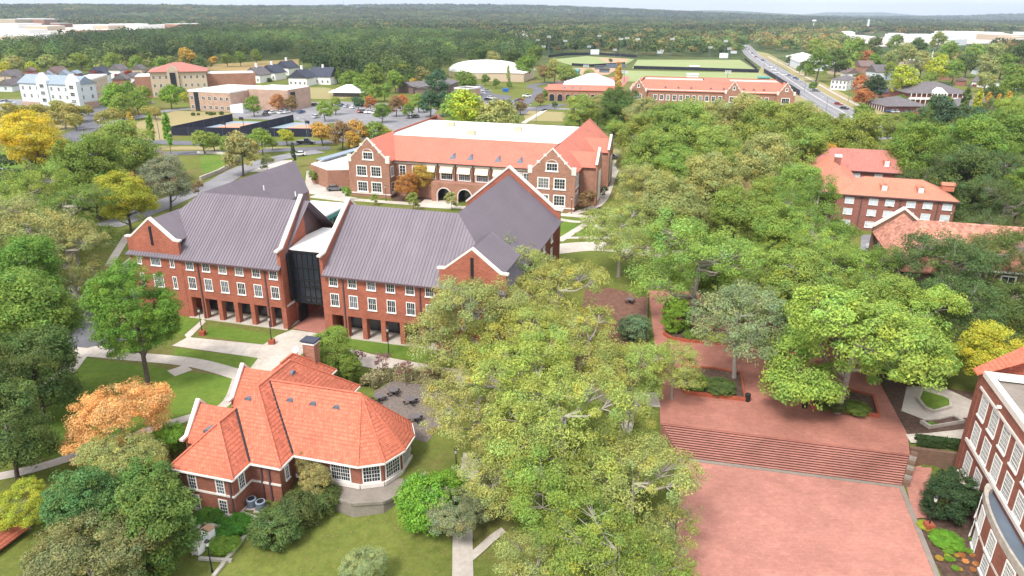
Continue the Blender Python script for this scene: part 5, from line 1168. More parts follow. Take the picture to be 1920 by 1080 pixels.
def tall_light(px, py, top, arms=2, name='field_light', mat='membrane_grey', w=0.22):
    p = at(px, py); h = pole_height(p, top); R = empty(name, p)
    a = MB(); a.tube([(0, 0, 0), (0, 0, h)], [w, w*0.6], 6); a.build('pole', mat, R)
    if arms:
        a = MB(); a.box(-2.2, 2.2, -0.1, 0.1, h-1.6, h-1.3); a.box(-2.2, 2.2, -0.1, 0.1, h-0.4, h-0.1)
        for k in range(4): a.box(-2.1+k*1.2, -1.4+k*1.2, -0.4, -0.101, h-1.7, h-0.9); a.box(-2.1+k*1.2, -1.4+k*1.2, -0.4, -0.101, h-0.5, h+0.2)
        a.build('lamp_rack', 'pale', R)
    tag(R, 'x', 'light pole', 'tall light poles round the playing fields'); poles.append(R); return R
for v in ((996, 89, 72), (1008, 104, 74), (1028, 104, 68), (1019, 104, 86), (1059, 104, 76), (1122, 102, 66), (1104, 104, 86), (1152, 108, 92), (1162, 109, 72), (1174, 106, 70), (1193, 111, 72), (1258, 108, 72), (1240, 108, 94), (1330, 110, 88), (1357, 112, 76), (1365, 113, 90), (1098, 142, 122), (1363, 153, 134), (1170, 155, 133)): tall_light(*v)
number_by_x(poles, 'tall field light pole, {} from the left among the playing field lights')
sp_ = []
def street_light(px, py, top, arm=1):
    p = at(px, py); h = pole_height(p, top); R = empty('street_light', p)
    a = MB(); a.tube([(0, 0, 0), (0, 0, h)], [0.14, 0.09], 6); a.build('pole', 'membrane_grey', R)
    a = MB(); a.tube([(0, 0, h), (-1.2*arm, 0, h+0.4), (-2.4*arm, 0, h+0.4)], [0.07, 0.06, 0.05], 6); a.build('arm', 'membrane_grey', R)
    a = MB(); a.box(-3.1 if arm > 0 else 2.3, -2.3 if arm > 0 else 3.1, -0.15, 0.15, h+0.3, h+0.45); a.build('lamp', 'pale', R)
    tag(R, 'x', 'street light', 'street lights and poles along roads'); sp_.append(R)
for v in ((1458, 116, 94), (1455, 156, 124), (1547, 218, 184), (1602, 193, 160), (1590, 192, 168), (1585, 142, 128), (1848, 178, 142), (1905, 200, 168), (1508, 172, 150), (1415, 100, 82), (1432, 132, 112), (720, 226, 200), (577, 268, 225), (300, 262, 222), (123, 246, 228), (202, 250, 230), (1076, 245, 212), (1200, 240, 205), (1005, 234, 200)): street_light(*v)
number_by_x(sp_, 'slim grey street light, {} from the left along the roads')
def hoops(label, px, py):
    R = tag(empty('basketball_hoop', at(px, py), rad(-20)), label, 'basketball hoop')
    a = MB(); a.tube([(0, 0, 0), (0, 0, 2.6), (0, -0.8, 3.3)], [0.12, 0.1, 0.08], 6); a.build('post', 'dark', R)
    a = MB(); a.box(-1.1, 1.1, -0.95, -0.85, 2.9, 4.1); a.build('backboard', 'dark', R)
    a = MB(); a.tube([(0, -1.0, 3.05), (0, -1.45, 3.05)], [0.05, 0.05], 6); a.build('rim', 'infield', R)
hoops('basketball hoop near front of left court', 424, 247); hoops('basketball hoop near back of left court', 457, 238); hoops('basketball hoop on the right hand court', 580, 245)
for px, py, w_, h_, lab in ((1115, 106, 16, 9, 'white scoreboard behind the ball diamond'), (1356, 113, 16, 9, 'white scoreboard at far end of the upper field'), (1237, 104, 11, 5, 'pale sign board left of the goal'), (1375, 104, 12, 5, 'pale board at right end of upper field')):
    p = at(px, py); s_ = depth(p)/FPX; R = tag(empty('scoreboard', p), lab, 'scoreboard')
    a = MB(); a.box(-w_*s_/2, w_*s_/2, -0.2, 0.2, 2.2, 2.2+h_*s_); a.build('board', 'pale', R)
    for k in (-1, 1): a = MB(); a.box(k*w_*s_*0.35-.15, k*w_*s_*0.35+.15, -0.12, 0.12, 0, 2.2); a.build('post', 'membrane_grey', R)
for px, py, lab, mt_ in ((1124, 130, 'dark roofed dugout nearest the diamond', 'dark'), (1133, 136, 'dark roofed dugout in front of the bleachers', 'dark'), (1298, 146, 'white press box on edge of lower field', 'white'), (1431, 152, 'small teal hut by the lower field', 'teal'), (1302, 130, 'white tower box at middle of field fence', 'white')):
    p = at(px, py); R = tag(empty('field_hut', p), lab, 'hut'); a = MB(); a.box(-4, 4, -1.5, 1.5, 0, 2.4); a.build('wall', 'membrane_grey' if mt_ == 'dark' else mt_, R); a = MB(); a.ext([(-4.4, -2, 2.41), (4.4, -2, 2.41), (4.4, 1.9, 3.1), (-4.4, 1.9, 3.1)], (0, 0, 0.15)); a.build('roof', mt_, R)
p = at(1158, 127); R = tag(empty('bleachers', p, rad(20)), 'grey metal bleachers beside the ball diamond', 'bleachers')
for k in range(6): a = MB(); a.box(-9, 9, k*0.9, k*0.9+0.85, 0, 0.6+k*0.5); a.build('bench_row', 'membrane_grey', R)
p = at(1524, 57); h = pole_height(p, 37); R = tag(empty('water_tower', p), 'slim white water tower far off among woods', 'water tower')
a = MB(); a.tube([(0, 0, 0), (0, 0, h*0.8)], [2.2, 1.4], 10); a.build('stem', 'pale', R); a = MB(); a.tube([(0, 0, h*0.8), (0, 0, h*0.86), (0, 0, h*0.95), (0, 0, h)], [1.6, 7, 7, 1.5], 12); a.build('tank', 'white', R)
p = at(1626, 57); h = pole_height(p, 36); tag(MB().cyl((0, 0, 0), 4.4, 3.2, h, 10).build('smokestack', 'pale', None, loc=p), 'tall pale smokestack standing far off at right', 'smokestack')
for px, top, lab in ((646, 0, 'thin radio mast on the far ridge'), (672, 3, 'small water tank on the far ridge')):
    x, y = at(px, 33)[:2]; f = 0.62; x, y = x*f, y*f; z = gz(x, y)
    R = tag(empty('radio_mast' if px == 646 else 'ridge_tank', (x, y, z)), lab, 'mast' if px == 646 else 'water tank')
    if px == 646: MB().tube([(0, 0, 0), (0, 0, 75)], [0.9, 0.4], 5).build('mast', 'membrane_grey', R)
    else:
        for k in range(4): MB().tube([(9*math.cos(k*1.57), 9*math.sin(k*1.57), 0), (6*math.cos(k*1.57), 6*math.sin(k*1.57), 34)], [0.8, 0.8], 5).build('leg', 'membrane_grey', R)
        MB().tube([(0, 0, 34), (0, 0, 38), (0, 0, 46), (0, 0, 50)], [4, 11, 11, 2], 12).build('tank', 'membrane_grey', R)

# ------------------------------------------------------------------ cars
def paint(name, c):
    mt, n, b = new_mat(name); b.inputs['Base Color'].default_value = (*c, 1); b.inputs['Roughness'].default_value = 0.28; b.inputs['Coat Weight'].default_value = 0.5; return mt
PAINTS = dict(white=(0.75, 0.75, 0.75), silver=(0.42, 0.43, 0.45), grey=(0.14, 0.145, 0.155), black=(0.015, 0.015, 0.018), red=(0.3, 0.02, 0.02), blue=(0.03, 0.07, 0.2), tan=(0.35, 0.3, 0.22))
for k, c in PAINTS.items(): M['paint_'+k] = paint('paint_'+k, c)
_cars = {}
def car_proto(col, truck=False):
    key = (col, truck)
    if key in _cars: return _cars[key]
    prof = [(-2.25, 0.35), (-2.3, 0.75), (-2.15, 0.98), (-1.5, 1.02), (1.0, 0.98), (1.9, 0.88), (2.2, 0.72), (2.25, 0.35)]
    b = MB(); b.ext([(x, -0.86, z) for x, z in prof], (0, 1.72, 0))
    cab = [(-1.95, 0.99), (-1.5, 1.42), (0.15, 1.45), (0.95, 0.98)] if not truck else [(-0.3, 1.0), (-0.25, 1.6), (0.75, 1.6), (1.25, 0.99)]
    g = MB()
    lo = [(x, s, z) for s in (-0.8, 0.8) for x, z in cab]
    g.ext([(x, -0.76, z) for x, z in cab], (0, 1.52, 0))
    t = MB(); t.ext([(cab[1][0]+0.05, -0.66, cab[1][1]+0.002), (cab[2][0]-0.05, -0.66, cab[2][1]+0.002), (cab[2][0]-0.05, 0.66, cab[2][1]+0.002), (cab[1][0]+0.05, 0.66, cab[1][1]+0.002)], (0, 0, 0.035))
    w = MB(); w.tube([(0, -0.1, 0), (0, 0.1, 0)], [0.33, 0.33], 12)
    hl = MB(); hl.box(2.18, 2.26, -0.18, 0.18, 0.6, 0.72); tl = MB(); tl.box(-2.34, -2.26, -0.16, 0.16, 0.7, 0.85)
    _cars[key] = [x.mesh(n, m_) for x, n, m_ in ((b, 'body', 'paint_'+col), (g, 'cabin_glass', 'glass'), (t, 'roof_panel', 'paint_'+col), (w, 'wheel', 'rubber'), (hl, 'headlight', 'lamp_glass'), (tl, 'taillight', 'planter_brick'))]
    return _cars[key]
def car(px, py, ang, col='white', label='x', group='parked cars', truck=False, far=False, s=1.0, z=0.1):
    b, g, t, w, hl, tl = car_proto(col, truck)
    R = tag(empty('pickup_truck' if truck else 'parked_car', at(px, py, z), rad(ang)), label, 'pickup' if truck else 'car', group); R.scale = (s*(1.2 if truck else 1), s, s*(1.15 if truck else 1)); R['col'] = col
    inst('body', b, R); inst('cabin_glass', g, R); inst('roof_panel', t, R)
    if not far:
        for x in (-1.4, 1.4):
            for y in (-0.8, 0.8): inst('wheel', w, R, (x, y, 0.33))
        for y in (-0.6, 0.6): inst('headlight', hl, R, (0, y, 0)); inst('taillight', tl, R, (0, y, 0))
    return R
car(574, 270, -3, 'black', 'black pickup truck driving on road below the courts', 'vehicles on roads', True, s=1.15)
car(1645, 468, 160, 'silver', 'silver car parked behind the old hall gable, farther one', 'cars near the old hall')
car(1646, 484, 165, 'white', 'white car parked behind the old hall gable, nearer one', 'cars near the old hall')
car(1655, 455, 160, 'grey', 'grey car half hidden behind silver one', 'cars near the old hall')
car(629, 357, 10, 'grey', 'dark car parked left of tiled hall gable', 'cars near tiled hall')
car(560, 292, 200, 'white', 'white car beside the covered walkway', 'cars near tiled hall')
car(8, 325, 15, 'white', 'white car at left edge behind trees', 'cars at left edge'); car(14, 258, 5, 'white', 'white car beyond the yellow tree', 'cars at left edge')
car(1150, 297, -10, 'grey', 'grey car behind trees right of tiled hall', 'cars right of tiled hall'); car(1180, 298, -10, 'white', 'white car behind trees right of tiled hall', 'cars right of tiled hall')
cl = ['white', 'grey', 'silver', 'black', 'white', 'silver', 'red', 'white', 'blue', 'grey']
def car_row(spots, ang, group, fmt, far=True, seed=0):
    L_ = []
    for k, (x, y) in enumerate(spots):
        r = random.Random(seed*31+k); L_.append(car(x, y, ang+r.uniform(-4, 4), cl[(k*7+seed*3) % 10], 'x', group, far=far))
    L_.sort(key=lambda o: to_px(o.matrix_basis.translation)[0])
    for k, o in enumerate(L_): o['label'] = fmt.format(o['col'], ordinal(k+1))
car_row([(503, 212), (512, 213), (528, 213), (537, 212), (500, 217), (565, 212), (593, 221), (535, 209)], 70, 'cars by the ball courts', '{} car parked behind the ball courts, {} from the left', seed=1)
car_row([(675, 211), (682, 211), (689, 212), (696, 212), (703, 213), (710, 214), (640, 199), (650, 201), (770, 221), (780, 220), (576, 187), (590, 198), (662, 203)], 75, 'cars in the lot behind the tiled hall', '{} car in the tree lined lot, {} from the left', seed=2)
car_row([(885, 171), (890, 173), (897, 174), (903, 176), (909, 171), (888, 178), (882, 181), (893, 180), (914, 172), (890, 168), (880, 176)], 25, 'cars in upper row of the arena lot', '{} car in upper rows of arena car park, {} from the left', seed=3)
car_row([(895, 190), (900, 192), (906, 194), (915, 188), (921, 185), (933, 196), (940, 194), (946, 193), (953, 192), (958, 197), (964, 195), (970, 191), (975, 189), (949, 199), (955, 200), (893, 196), (912, 197)], 15, 'cars in lower row of the arena lot', '{} car in lower rows of arena car park, {} from the left', seed=4)
car(988, 182, 5, 'white', 'white pickup alone on the road beside arena car park', 'vehicles on roads', True)
car_row([(1400, 90), (1404, 95), (1411, 101), (1418, 108), (1430, 114), (1444, 126), (1450, 131), (1472, 141), (1480, 143), (1492, 148), (1496, 152), (1526, 168), (1531, 172), (1572, 197), (1583, 205), (1390, 84), (1396, 86), (1455, 137)], -58, 'cars driving on the avenue', '{} car on the straight avenue, {} from the left', seed=5)
car_row([(1664, 210), (1672, 211), (1680, 211), (1697, 212), (1716, 213), (1706, 211), (1745, 237), (1760, 238), (1735, 236), (1814, 220), (1822, 216), (1892, 218), (1906, 220), (1818, 163), (1826, 162)], 80, 'cars around the care home', '{} car near the care home, {} from the left', seed=6)
car_row([(1657, 285), (1664, 283), (1671, 287), (1680, 290), (1688, 291), (1660, 293), (1668, 278), (1690, 284)], 70, 'cars behind the dormitory', '{} car parked behind the dormitory, {} from the left', seed=7)
car_row([(3, 195), (8, 193), (14, 192), (20, 195), (12, 200), (75, 214)], 20, 'cars by grey apartments', '{} car by the grey apartment block, {} from the left', seed=8)

# ------------------------------------------------------------------ trees
def cards(P, N, size, aspect, r):
    """one leaf-cluster card per point, facing roughly along N"""
    n = len(P); N = N/np.maximum(np.linalg.norm(N, axis=1, keepdims=True), 1e-6)
    t = r.normal(size=(n, 3)); t -= (t*N).sum(1, keepdims=True)*N; t /= np.maximum(np.linalg.norm(t, axis=1, keepdims=True), 1e-6)
    b = np.cross(N, t); s = (size*r.uniform(0.6, 1.35, n))[:, None]; s2 = s*aspect*r.uniform(0.7, 1.2, (n, 1))
    bend = N*s*r.uniform(-0.25, 0.25, (n, 1))
    V = np.stack([P-t*s, P-b*s2*0.8+bend, P+t*s, P+b*s2*0.8+bend], 1)
    return V.reshape(-1, 3)
def crown_points(r, W, Hc, zc, nlobe, nclump, nleaf, flat=0.75, rc=0.085, power=1.0, cone=0.0, skirt=-0.35, spread=0.62, core=0.78):
    """clumps on the skins of overlapping lobes, leaves round each clump"""
    R = W/2
    lobes = [(np.zeros(3), np.array([R*core, R*core, Hc/2*(core+0.08)]))]
    for k in range(nlobe):
        a = 2.39996*k+r.uniform(-.35, .35); h = -0.78+1.55*((k*0.618+r.uniform(-.1, .1)) % 1.0)
        w_ = math.sqrt(max(0.08, 1-h*h*(0.9 if h > 0 else 0.35)))*(1-cone*max(h, -0.2))
        rr = R*spread*w_*r.uniform(0.72, 1.12); lr = R*r.uniform(0.24, 0.44)*(1-cone*0.5*max(h, 0))
        lobes.append((np.array([rr*math.cos(a), rr*math.sin(a), h*Hc/2*0.86]), np.array([lr, lr, lr*min(1.15, flat*max(0.9, Hc/W))])))
    wt = np.array([q[1][0]*(q[1][0]+q[1][2]) for q in lobes]); wt /= wt.sum(); cs = []; tries = 0
    while len(cs) < nclump and tries < nclump*60:
        tries += 1
        c, s = lobes[r.choice(len(lobes), p=wt)]
        d = r.normal(size=3); d /= np.linalg.norm(d); d[2] = d[2] if d[2] > skirt else -d[2]*0.5
        p = c+d*s*r.uniform(0.78, 1.12)
        if any((((p-c2)/s2)**2).sum() < 0.55 for c2, s2 in lobes if c2 is not c): continue
        if cone and p[2] > 0 and np.hypot(p[0], p[1]) > R*(1-cone*p[2]/(Hc/2))*1.15: continue
        cs.append((p, d))
    P, N, T = [], [], []
    for p, d in cs:
        m_ = int(nleaf*r.uniform(0.5, 1.4)); q = r.normal(size=(m_, 3)); q /= np.maximum(1.0, np.linalg.norm(q, axis=1, keepdims=True)/1.7)
        rad_ = W*rc*r.uniform(0.6, 1.3)
        pts = p+q*rad_*np.array([0.8, 0.8, 0.5])
        P.append(pts); N.append(q*0.35+d*0.55+np.array([0, 0, 0.55])+r.normal(size=(m_, 3))*0.55)
        base = r.uniform(0.76, 1.24); warm = r.normal()*0.08
        tint = np.stack([base*(1+warm+r.normal(size=m_)*0.06), base*np.ones(m_), base*(1-warm)*np.ones(m_)], 1)*r.uniform(0.84, 1.17, (m_, 1))
        T.append(tint)
    P = np.concatenate(P); P[:, 2] += zc
    return P, np.concatenate(N), np.concatenate(T), [(p+np.array([0, 0, zc])) for p, d in cs], lobes
def leaf_object_mesh(name, P, N, T, size, aspect, r, mat='leaf', attr='tint'):
    V = cards(P, N, size, aspect, r); n = len(P)
    me = bpy.data.meshes.new(name); np_mesh(me, V, np.arange(n*4).reshape(n, 4))
    a = me.attributes.new(attr, 'FLOAT_COLOR', 'FACE'); a.data.foreach_set('color', np.concatenate([T, np.ones((n, 1))], 1).astype(np.float32).ravel())
    me.materials.append(M[mat]); return me
KINDS = {}
def kind(name, seed, W, T, Hc, nlobe, nclump, nleaf, leaf, trunk=0.35, bark='bark', limbs=8, twigs=0, **kw):
    """T = total height, Hc = crown height"""
    r = np.random.default_rng(seed); zc = T-Hc/2
    asp = kw.pop('aspect', 0.6); tl = kw.pop('trunk_top', 0.7)
    P, N, Tn, cs, lobes = crown_points(r, W, Hc, zc, nlobe, nclump, nleaf, **kw)
    cm = leaf_object_mesh('crown', P, N, Tn, leaf, asp, r)
    t = MB(); top = T-Hc+Hc*tl
    bend = r.normal(size=2)*W*0.02
    t.tube([(0, 0, -0.4), (0, 0, 0.25), (bend[0]*.4, bend[1]*.4, (T-Hc)*0.6+0.5), (bend[0], bend[1], T-Hc*0.75), (bend[0]*1.6, bend[1]*1.3, top)], [trunk*1.5, trunk*1.05, trunk*0.9, trunk*0.7, trunk*0.15], 8)
    ends = []
    for k in range(min(limbs, len(lobes)-1)):
        c, s = lobes[k+1]; e = Vector((c[0]*1.05, c[1]*1.05, c[2]+zc)); z0 = max(0.3*(T-Hc)+0.5, min(e.z-0.25*Vector((e.x, e.y)).length-1, top-1)); st = Vector((bend[0]*.8, bend[1]*.8, max(0.6, z0)))
        md = st.lerp(e, 0.5)+Vector((0, 0, -0.05*W)); t.tube([st, md, e], [trunk*0.5, trunk*0.32, trunk*0.1], 5, cap=False); ends.append((md, e))
    idx = r.permutation(len(cs))[:twigs]
    for i in idx:
        c = Vector(cs[i]); md, e = min(ends, key=lambda q: (q[1]-c).length); st = md.lerp(e, 0.6)
        t.tube([st, st.lerp(c, 0.5)+Vector((0, 0, 0.15)), c+(c-st)*0.06], [trunk*0.17, trunk*0.1, trunk*0.03], 4, cap=False)
    tm = t.mesh('trunk', bark)
    KINDS[name] = dict(W=W, T=T, zc=zc, crown=cm, trunk=tm)
kind('oak', 1, 20, 20, 16.5, 30, 270, 120, 0.215, 0.5, 'bark_pale', 18, 130, rc=0.052, flat=0.8, skirt=-0.5, aspect=0.42, core=0.62, spread=0.74)
kind('oak2', 2, 20, 20, 16, 34, 270, 120, 0.215, 0.5, 'bark_pale', 20, 140, rc=0.05, flat=0.75, spread=0.78, skirt=-0.5, aspect=0.42, core=0.6)
kind('oak_thin', 3, 17, 17, 13.5, 18, 200, 110, 0.2, 0.4, 'bark_pale', 14, 120, rc=0.06, spread=0.72, aspect=0.45)
kind('bare', 21, 12, 13, 11, 14, 34, 16, 0.16, 0.24, 'bark_pale', 14, 34, rc=0.05, spread=0.8)
kind('round', 4, 13, 15.5, 13, 15, 290, 120, 0.2, 0.33, 'bark', 10, 30, rc=0.07, skirt=-0.7, aspect=0.5)
kind('round2', 5, 13, 16, 13.5, 16, 280, 120, 0.2, 0.33, 'bark', 10, 30, rc=0.072, cone=0.3, skirt=-0.7, aspect=0.5)
kind('big_leaf', 6, 18, 17, 15, 36, 400, 140, 0.185, 0.45, 'bark_pale', 20, 120, rc=0.05, aspect=0.6, skirt=-0.5, core=0.62, spread=0.74)
kind('pine', 7, 12, 18.5, 15, 26, 520, 110, 0.19, 0.36, 'bark', 16, 70, rc=0.05, aspect=0.32, spread=0.6, skirt=-0.6, flat=0.85, core=0.84)
kind('dense', 8, 9, 10.5, 10.2, 16, 330, 110, 0.15, 0.25, 'bark', 6, 0, rc=0.062, cone=0.3, skirt=-0.7, core=0.84)
kind('fluffy', 9, 13, 10.5, 9, 24, 380, 110, 0.15, 0.28, 'bark_pale', 12, 60, rc=0.048, flat=0.6, spread=0.66, aspect=0.45, core=0.82, skirt=-0.5)
kind('shrub', 10, 5, 3.6, 3.7, 10, 220, 90, 0.10, 0.1, 'bark', 4, 0, rc=0.07, skirt=-0.8, core=0.88, spread=0.55)
kind('sapling', 11, 2.4, 3.8, 2.6, 5, 40, 14, 0.12, 0.05, 'bark', 5, 30, rc=0.1)
kind('column', 12, 2.6, 11, 10.5, 6, 80, 45, 0.3, 0.12, 'bark', 3, 0, rc=0.16, cone=0.5, spread=0.35)
kind('mid', 13, 10, 11.5, 9.8, 12, 110, 45, 0.36, 0.3, 'bark', 6, 0, rc=0.095, skirt=-0.7)
kind('mid2', 14, 10, 12.5, 10.5, 12, 110, 45, 0.36, 0.3, 'bark', 6, 0, rc=0.095, cone=0.4, skirt=-0.7)
kind('midpine', 15, 9, 16, 10, 12, 80, 45, 0.4, 0.28, 'bark', 7, 10, rc=0.1, aspect=0.4)
kind('young', 16, 5, 7, 5.8, 8, 60, 30, 0.25, 0.1, 'bark', 5, 0, rc=0.1, cone=0.45)
COL = dict(lime=(0.235, 0.285, 0.07), olive=(0.23, 0.25, 0.085), green=(0.12, 0.185, 0.033), mid=(0.165, 0.225, 0.045), dark=(0.075, 0.115, 0.032), deep=(0.04, 0.07, 0.026), sage=(0.18, 0.205, 0.11),
    yellow=(0.40, 0.34, 0.03), ygreen=(0.28, 0.31, 0.035), orange=(0.5, 0.26, 0.10), rust=(0.33, 0.14, 0.05), bright=(0.13, 0.25, 0.03), gold=(0.36, 0.24, 0.05), brown=(0.19, 0.14, 0.06), purple=(0.11, 0.035, 0.05), red=(0.26, 0.04, 0.03), mag=(0.185, 0.26, 0.055), bluegreen=(0.05, 0.10, 0.05))
def tree(kd, px, py, w, col, label=None, group=None, name='tree', zs=1.0, jit=0.08, base=None, zg=None, cat='tree', whole=False):
    """px, py = centre of the crown in the photo, w = its width there"""
    K = KINDS[kd]; s = w*90/FPX/K['W']
    for _ in range(12):
        g0 = zg if zg is not None else 0.0
        p = at(px, py, g0+K['zc']*s*zs) if base is None else at(base[0], base[1], g0)
        if zg is None and base is None: p = at(px, py, gz(p.x, p.y)+K['zc']*s*zs)
        s = w*depth((p.x, p.y, K['zc']*s*zs))/FPX/K['W']
    g0 = zg if zg is not None else gz(p.x, p.y)
    return put_tree(kd, p.x, p.y, g0, s, col, label, group, name, zs, jit, cat, whole)
def put_tree(kd, x, y, g0, s, col, label, group, name='tree', zs=1.0, jit=0.08, cat='tree', whole=False):
    K = KINDS[kd]; R = empty(name, (x, y, g0), random.uniform(0, 6.28)); R.scale = (s, s, s*zs)
    tag(R, label or 'x', cat, group)
    c = inst('crown', K['crown'], R); j = [random.uniform(1-jit, 1+jit) for _ in range(3)]
    base = COL[col] if isinstance(col, str) else col
    base = tuple(min(0.8, v*k) for v, k in zip(base, (1.56, 1.52, 1.45)))
    c.color = (base[0]*j[0], base[1]*j[1], base[2]*j[2], 1); inst('trunk', K['trunk'], R); return R
T_ = tree
# foreground and middle, one line each: kind, crown centre in the photo, width, colour
T_('pine', 262, 592, 168, (0.10, 0.185, 0.024), 'tall round topped pine with dark trunk on lawn before left hall', None, 'pine_tree', base=(279, 724))
T_('round', 62, 262, 112, 'yellow', 'golden yellow tree at upper left beside dry grass')
T_('round', 235, 372, 105, 'ygreen', 'yellow-green tree with dark trunk left of the hall gable')
for v in ((165, 318, 140, 'green', 'round', 'full green tree right behind the golden tree'), (55, 385, 170, 'mid', 'oak', 'broad green tree below the golden tree at left edge'), (245, 285, 120, 'mid', 'round2', 'green tree beside the brown roofed annex'),
          (310, 335, 92, 'sage', 'round', 'greyish green tree in front of the brick annex'), (125, 405, 160, 'green', 'oak2', 'dark green tree left of yellow-green tree'), (175, 345, 100, 'green', 'round', 'green tree above the yellow-green tree'),
          (60, 440, 190, 'olive', 'oak_thin', 'sparse pale olive tree at left edge with grey limbs'), (130, 485, 140, 'olive', 'oak2', 'olive tree just left of the red brick gable'), (35, 520, 160, (0.10, 0.19, 0.03), 'round', 'bright green tree beside curved path at left'),
          (40, 605, 205, 'green', 'round2', 'big green tree beside the grey drive'), (-15, 700, 210, 'dark', 'oak', 'dark tree at left edge above lower path'), (58, 690, 165, 'dark', 'round', 'dark green tree overhanging the path near the drive'),
          (5, 800, 165, 'dark', 'round2', 'dark tree at left edge beside the lower path'), (222, 782, 182, (0.47, 0.30, 0.11), 'fluffy', 'wide tree turning orange on the lawn left of tile house')):
    T_(v[4], v[0], v[1], v[2], v[3], v[5])
T_('fluffy', 235, 868, 150, 'olive', 'olive green tree just below the orange tree'); T_('round', 318, 828, 66, 'bright', 'bright green small tree touching left corner of tile house')
T_('fluffy', 45, 950, 110, 'ygreen', 'pale yellow-green small tree at lower left'); T_('dense', 155, 948, 132, (0.07, 0.15, 0.045), 'dense blue-green tree at lower left, left of pair')
T_('dense', 275, 925, 120, (0.075, 0.16, 0.04), 'dense bright green tree touching left wall of house'); T_('dense', 285, 985, 180, (0.085, 0.145, 0.032), 'large dense green tree before the house, lowest of the trio')
T_('fluffy', 165, 1050, 230, (0.17, 0.16, 0.07), 'brownish olive tree cut by bottom edge at left')
T_('round', 622, 655, 86, 'mid', 'green tree behind the house chimney'); T_('dense', 655, 690, 50, 'green', 'small green bush right of the chimney')
for k, (x, y, w) in enumerate(((671, 668, 28), (718, 676, 34), (760, 690, 30), (806, 694, 24))): T_('sapling', x, y, w, 'purple' if k == 0 else (0.2, 0.1, 0.1), ('dark purple leaved sapling beside wide path, leftmost', 'thin purple sapling second from left beside wide path', 'pale purple sapling third from left beside wide path', 'nearly bare purple sapling closest to the big oaks')[k], 'saplings along the wide path', 'sapling', zs=1.2)
# the great oaks in the middle
for v in ((870, 590, 215, 'olive', 'oak', 'dark olive oak covering right end of the hall front'), (950, 500, 165, 'olive', 'oak_thin', 'greyish oak before the right hall roof'), (1050, 565, 190, 'lime', 'oak2', 'lime green oak with spreading limbs beside red soil'),
          (955, 640, 190, 'lime', 'oak', 'yellow-green oak between hall corner and wide path'), (1105, 655, 180, 'lime', 'oak2', 'yellow-green oak left of the brick walk'), (1010, 730, 230, 'lime', 'oak', 'wide lime oak standing over the wide path'),
          (1190, 690, 130, 'lime', 'oak_thin', 'thin crowned oak reaching over the plaza edge'), (900, 770, 190, 'olive', 'oak2', 'olive oak right of the patio tables'), (1060, 810, 260, 'lime', 'oak2', 'largest lime oak at centre of the grove'),
          (1175, 830, 190, 'lime', 'oak', 'lime oak overlapping left end of the steps'), (960, 880, 190, 'olive', 'oak', 'olive oak beside the narrow path'), (1190, 930, 240, 'olive', 'oak2', 'big oak spreading over lower plaza edge'),
          (1060, 950, 230, 'mid', 'oak', 'green oak low in the grove near bottom'), (1150, 1050, 260, 'mid', 'oak2', 'oak cut by the bottom edge beside plaza'), (1265, 690, 110, 'lime', 'oak_thin', 'pale oak branch tree over brick walk below oval planter'), (1010, 1075, 170, 'olive', 'oak_thin', 'sparse olive oak at bottom edge near path')):
    T_(v[4], v[0], v[1], v[2], v[3], v[5], 'oaks in the central grove', 'oak_tree')
T_('fluffy', 845, 965, 120, 'sage', 'grey-green feathery tree over the narrow path'); T_('fluffy', 920, 940, 110, 'sage', 'grey-green small tree right of the narrow path'); T_('fluffy', 680, 1062, 90, (0.24, 0.26, 0.12), 'pale young tree at bottom edge on the lawn')
T_('shrub', 1190, 615, 62, (0.12, 0.19, 0.1), 'soft grey-green bush beside the brick walk', None, 'shrub', cat='shrub')
T_('bare', 1262, 985, 120, 'olive', 'pale bare limbed tree sticking out over the lower plaza'); T_('bare', 1430, 525, 80, 'sage', 'nearly leafless grey tree above the plaza planters'); T_('bare', 1035, 640, 110, 'olive', 'bare grey limbs showing in middle of the grove')
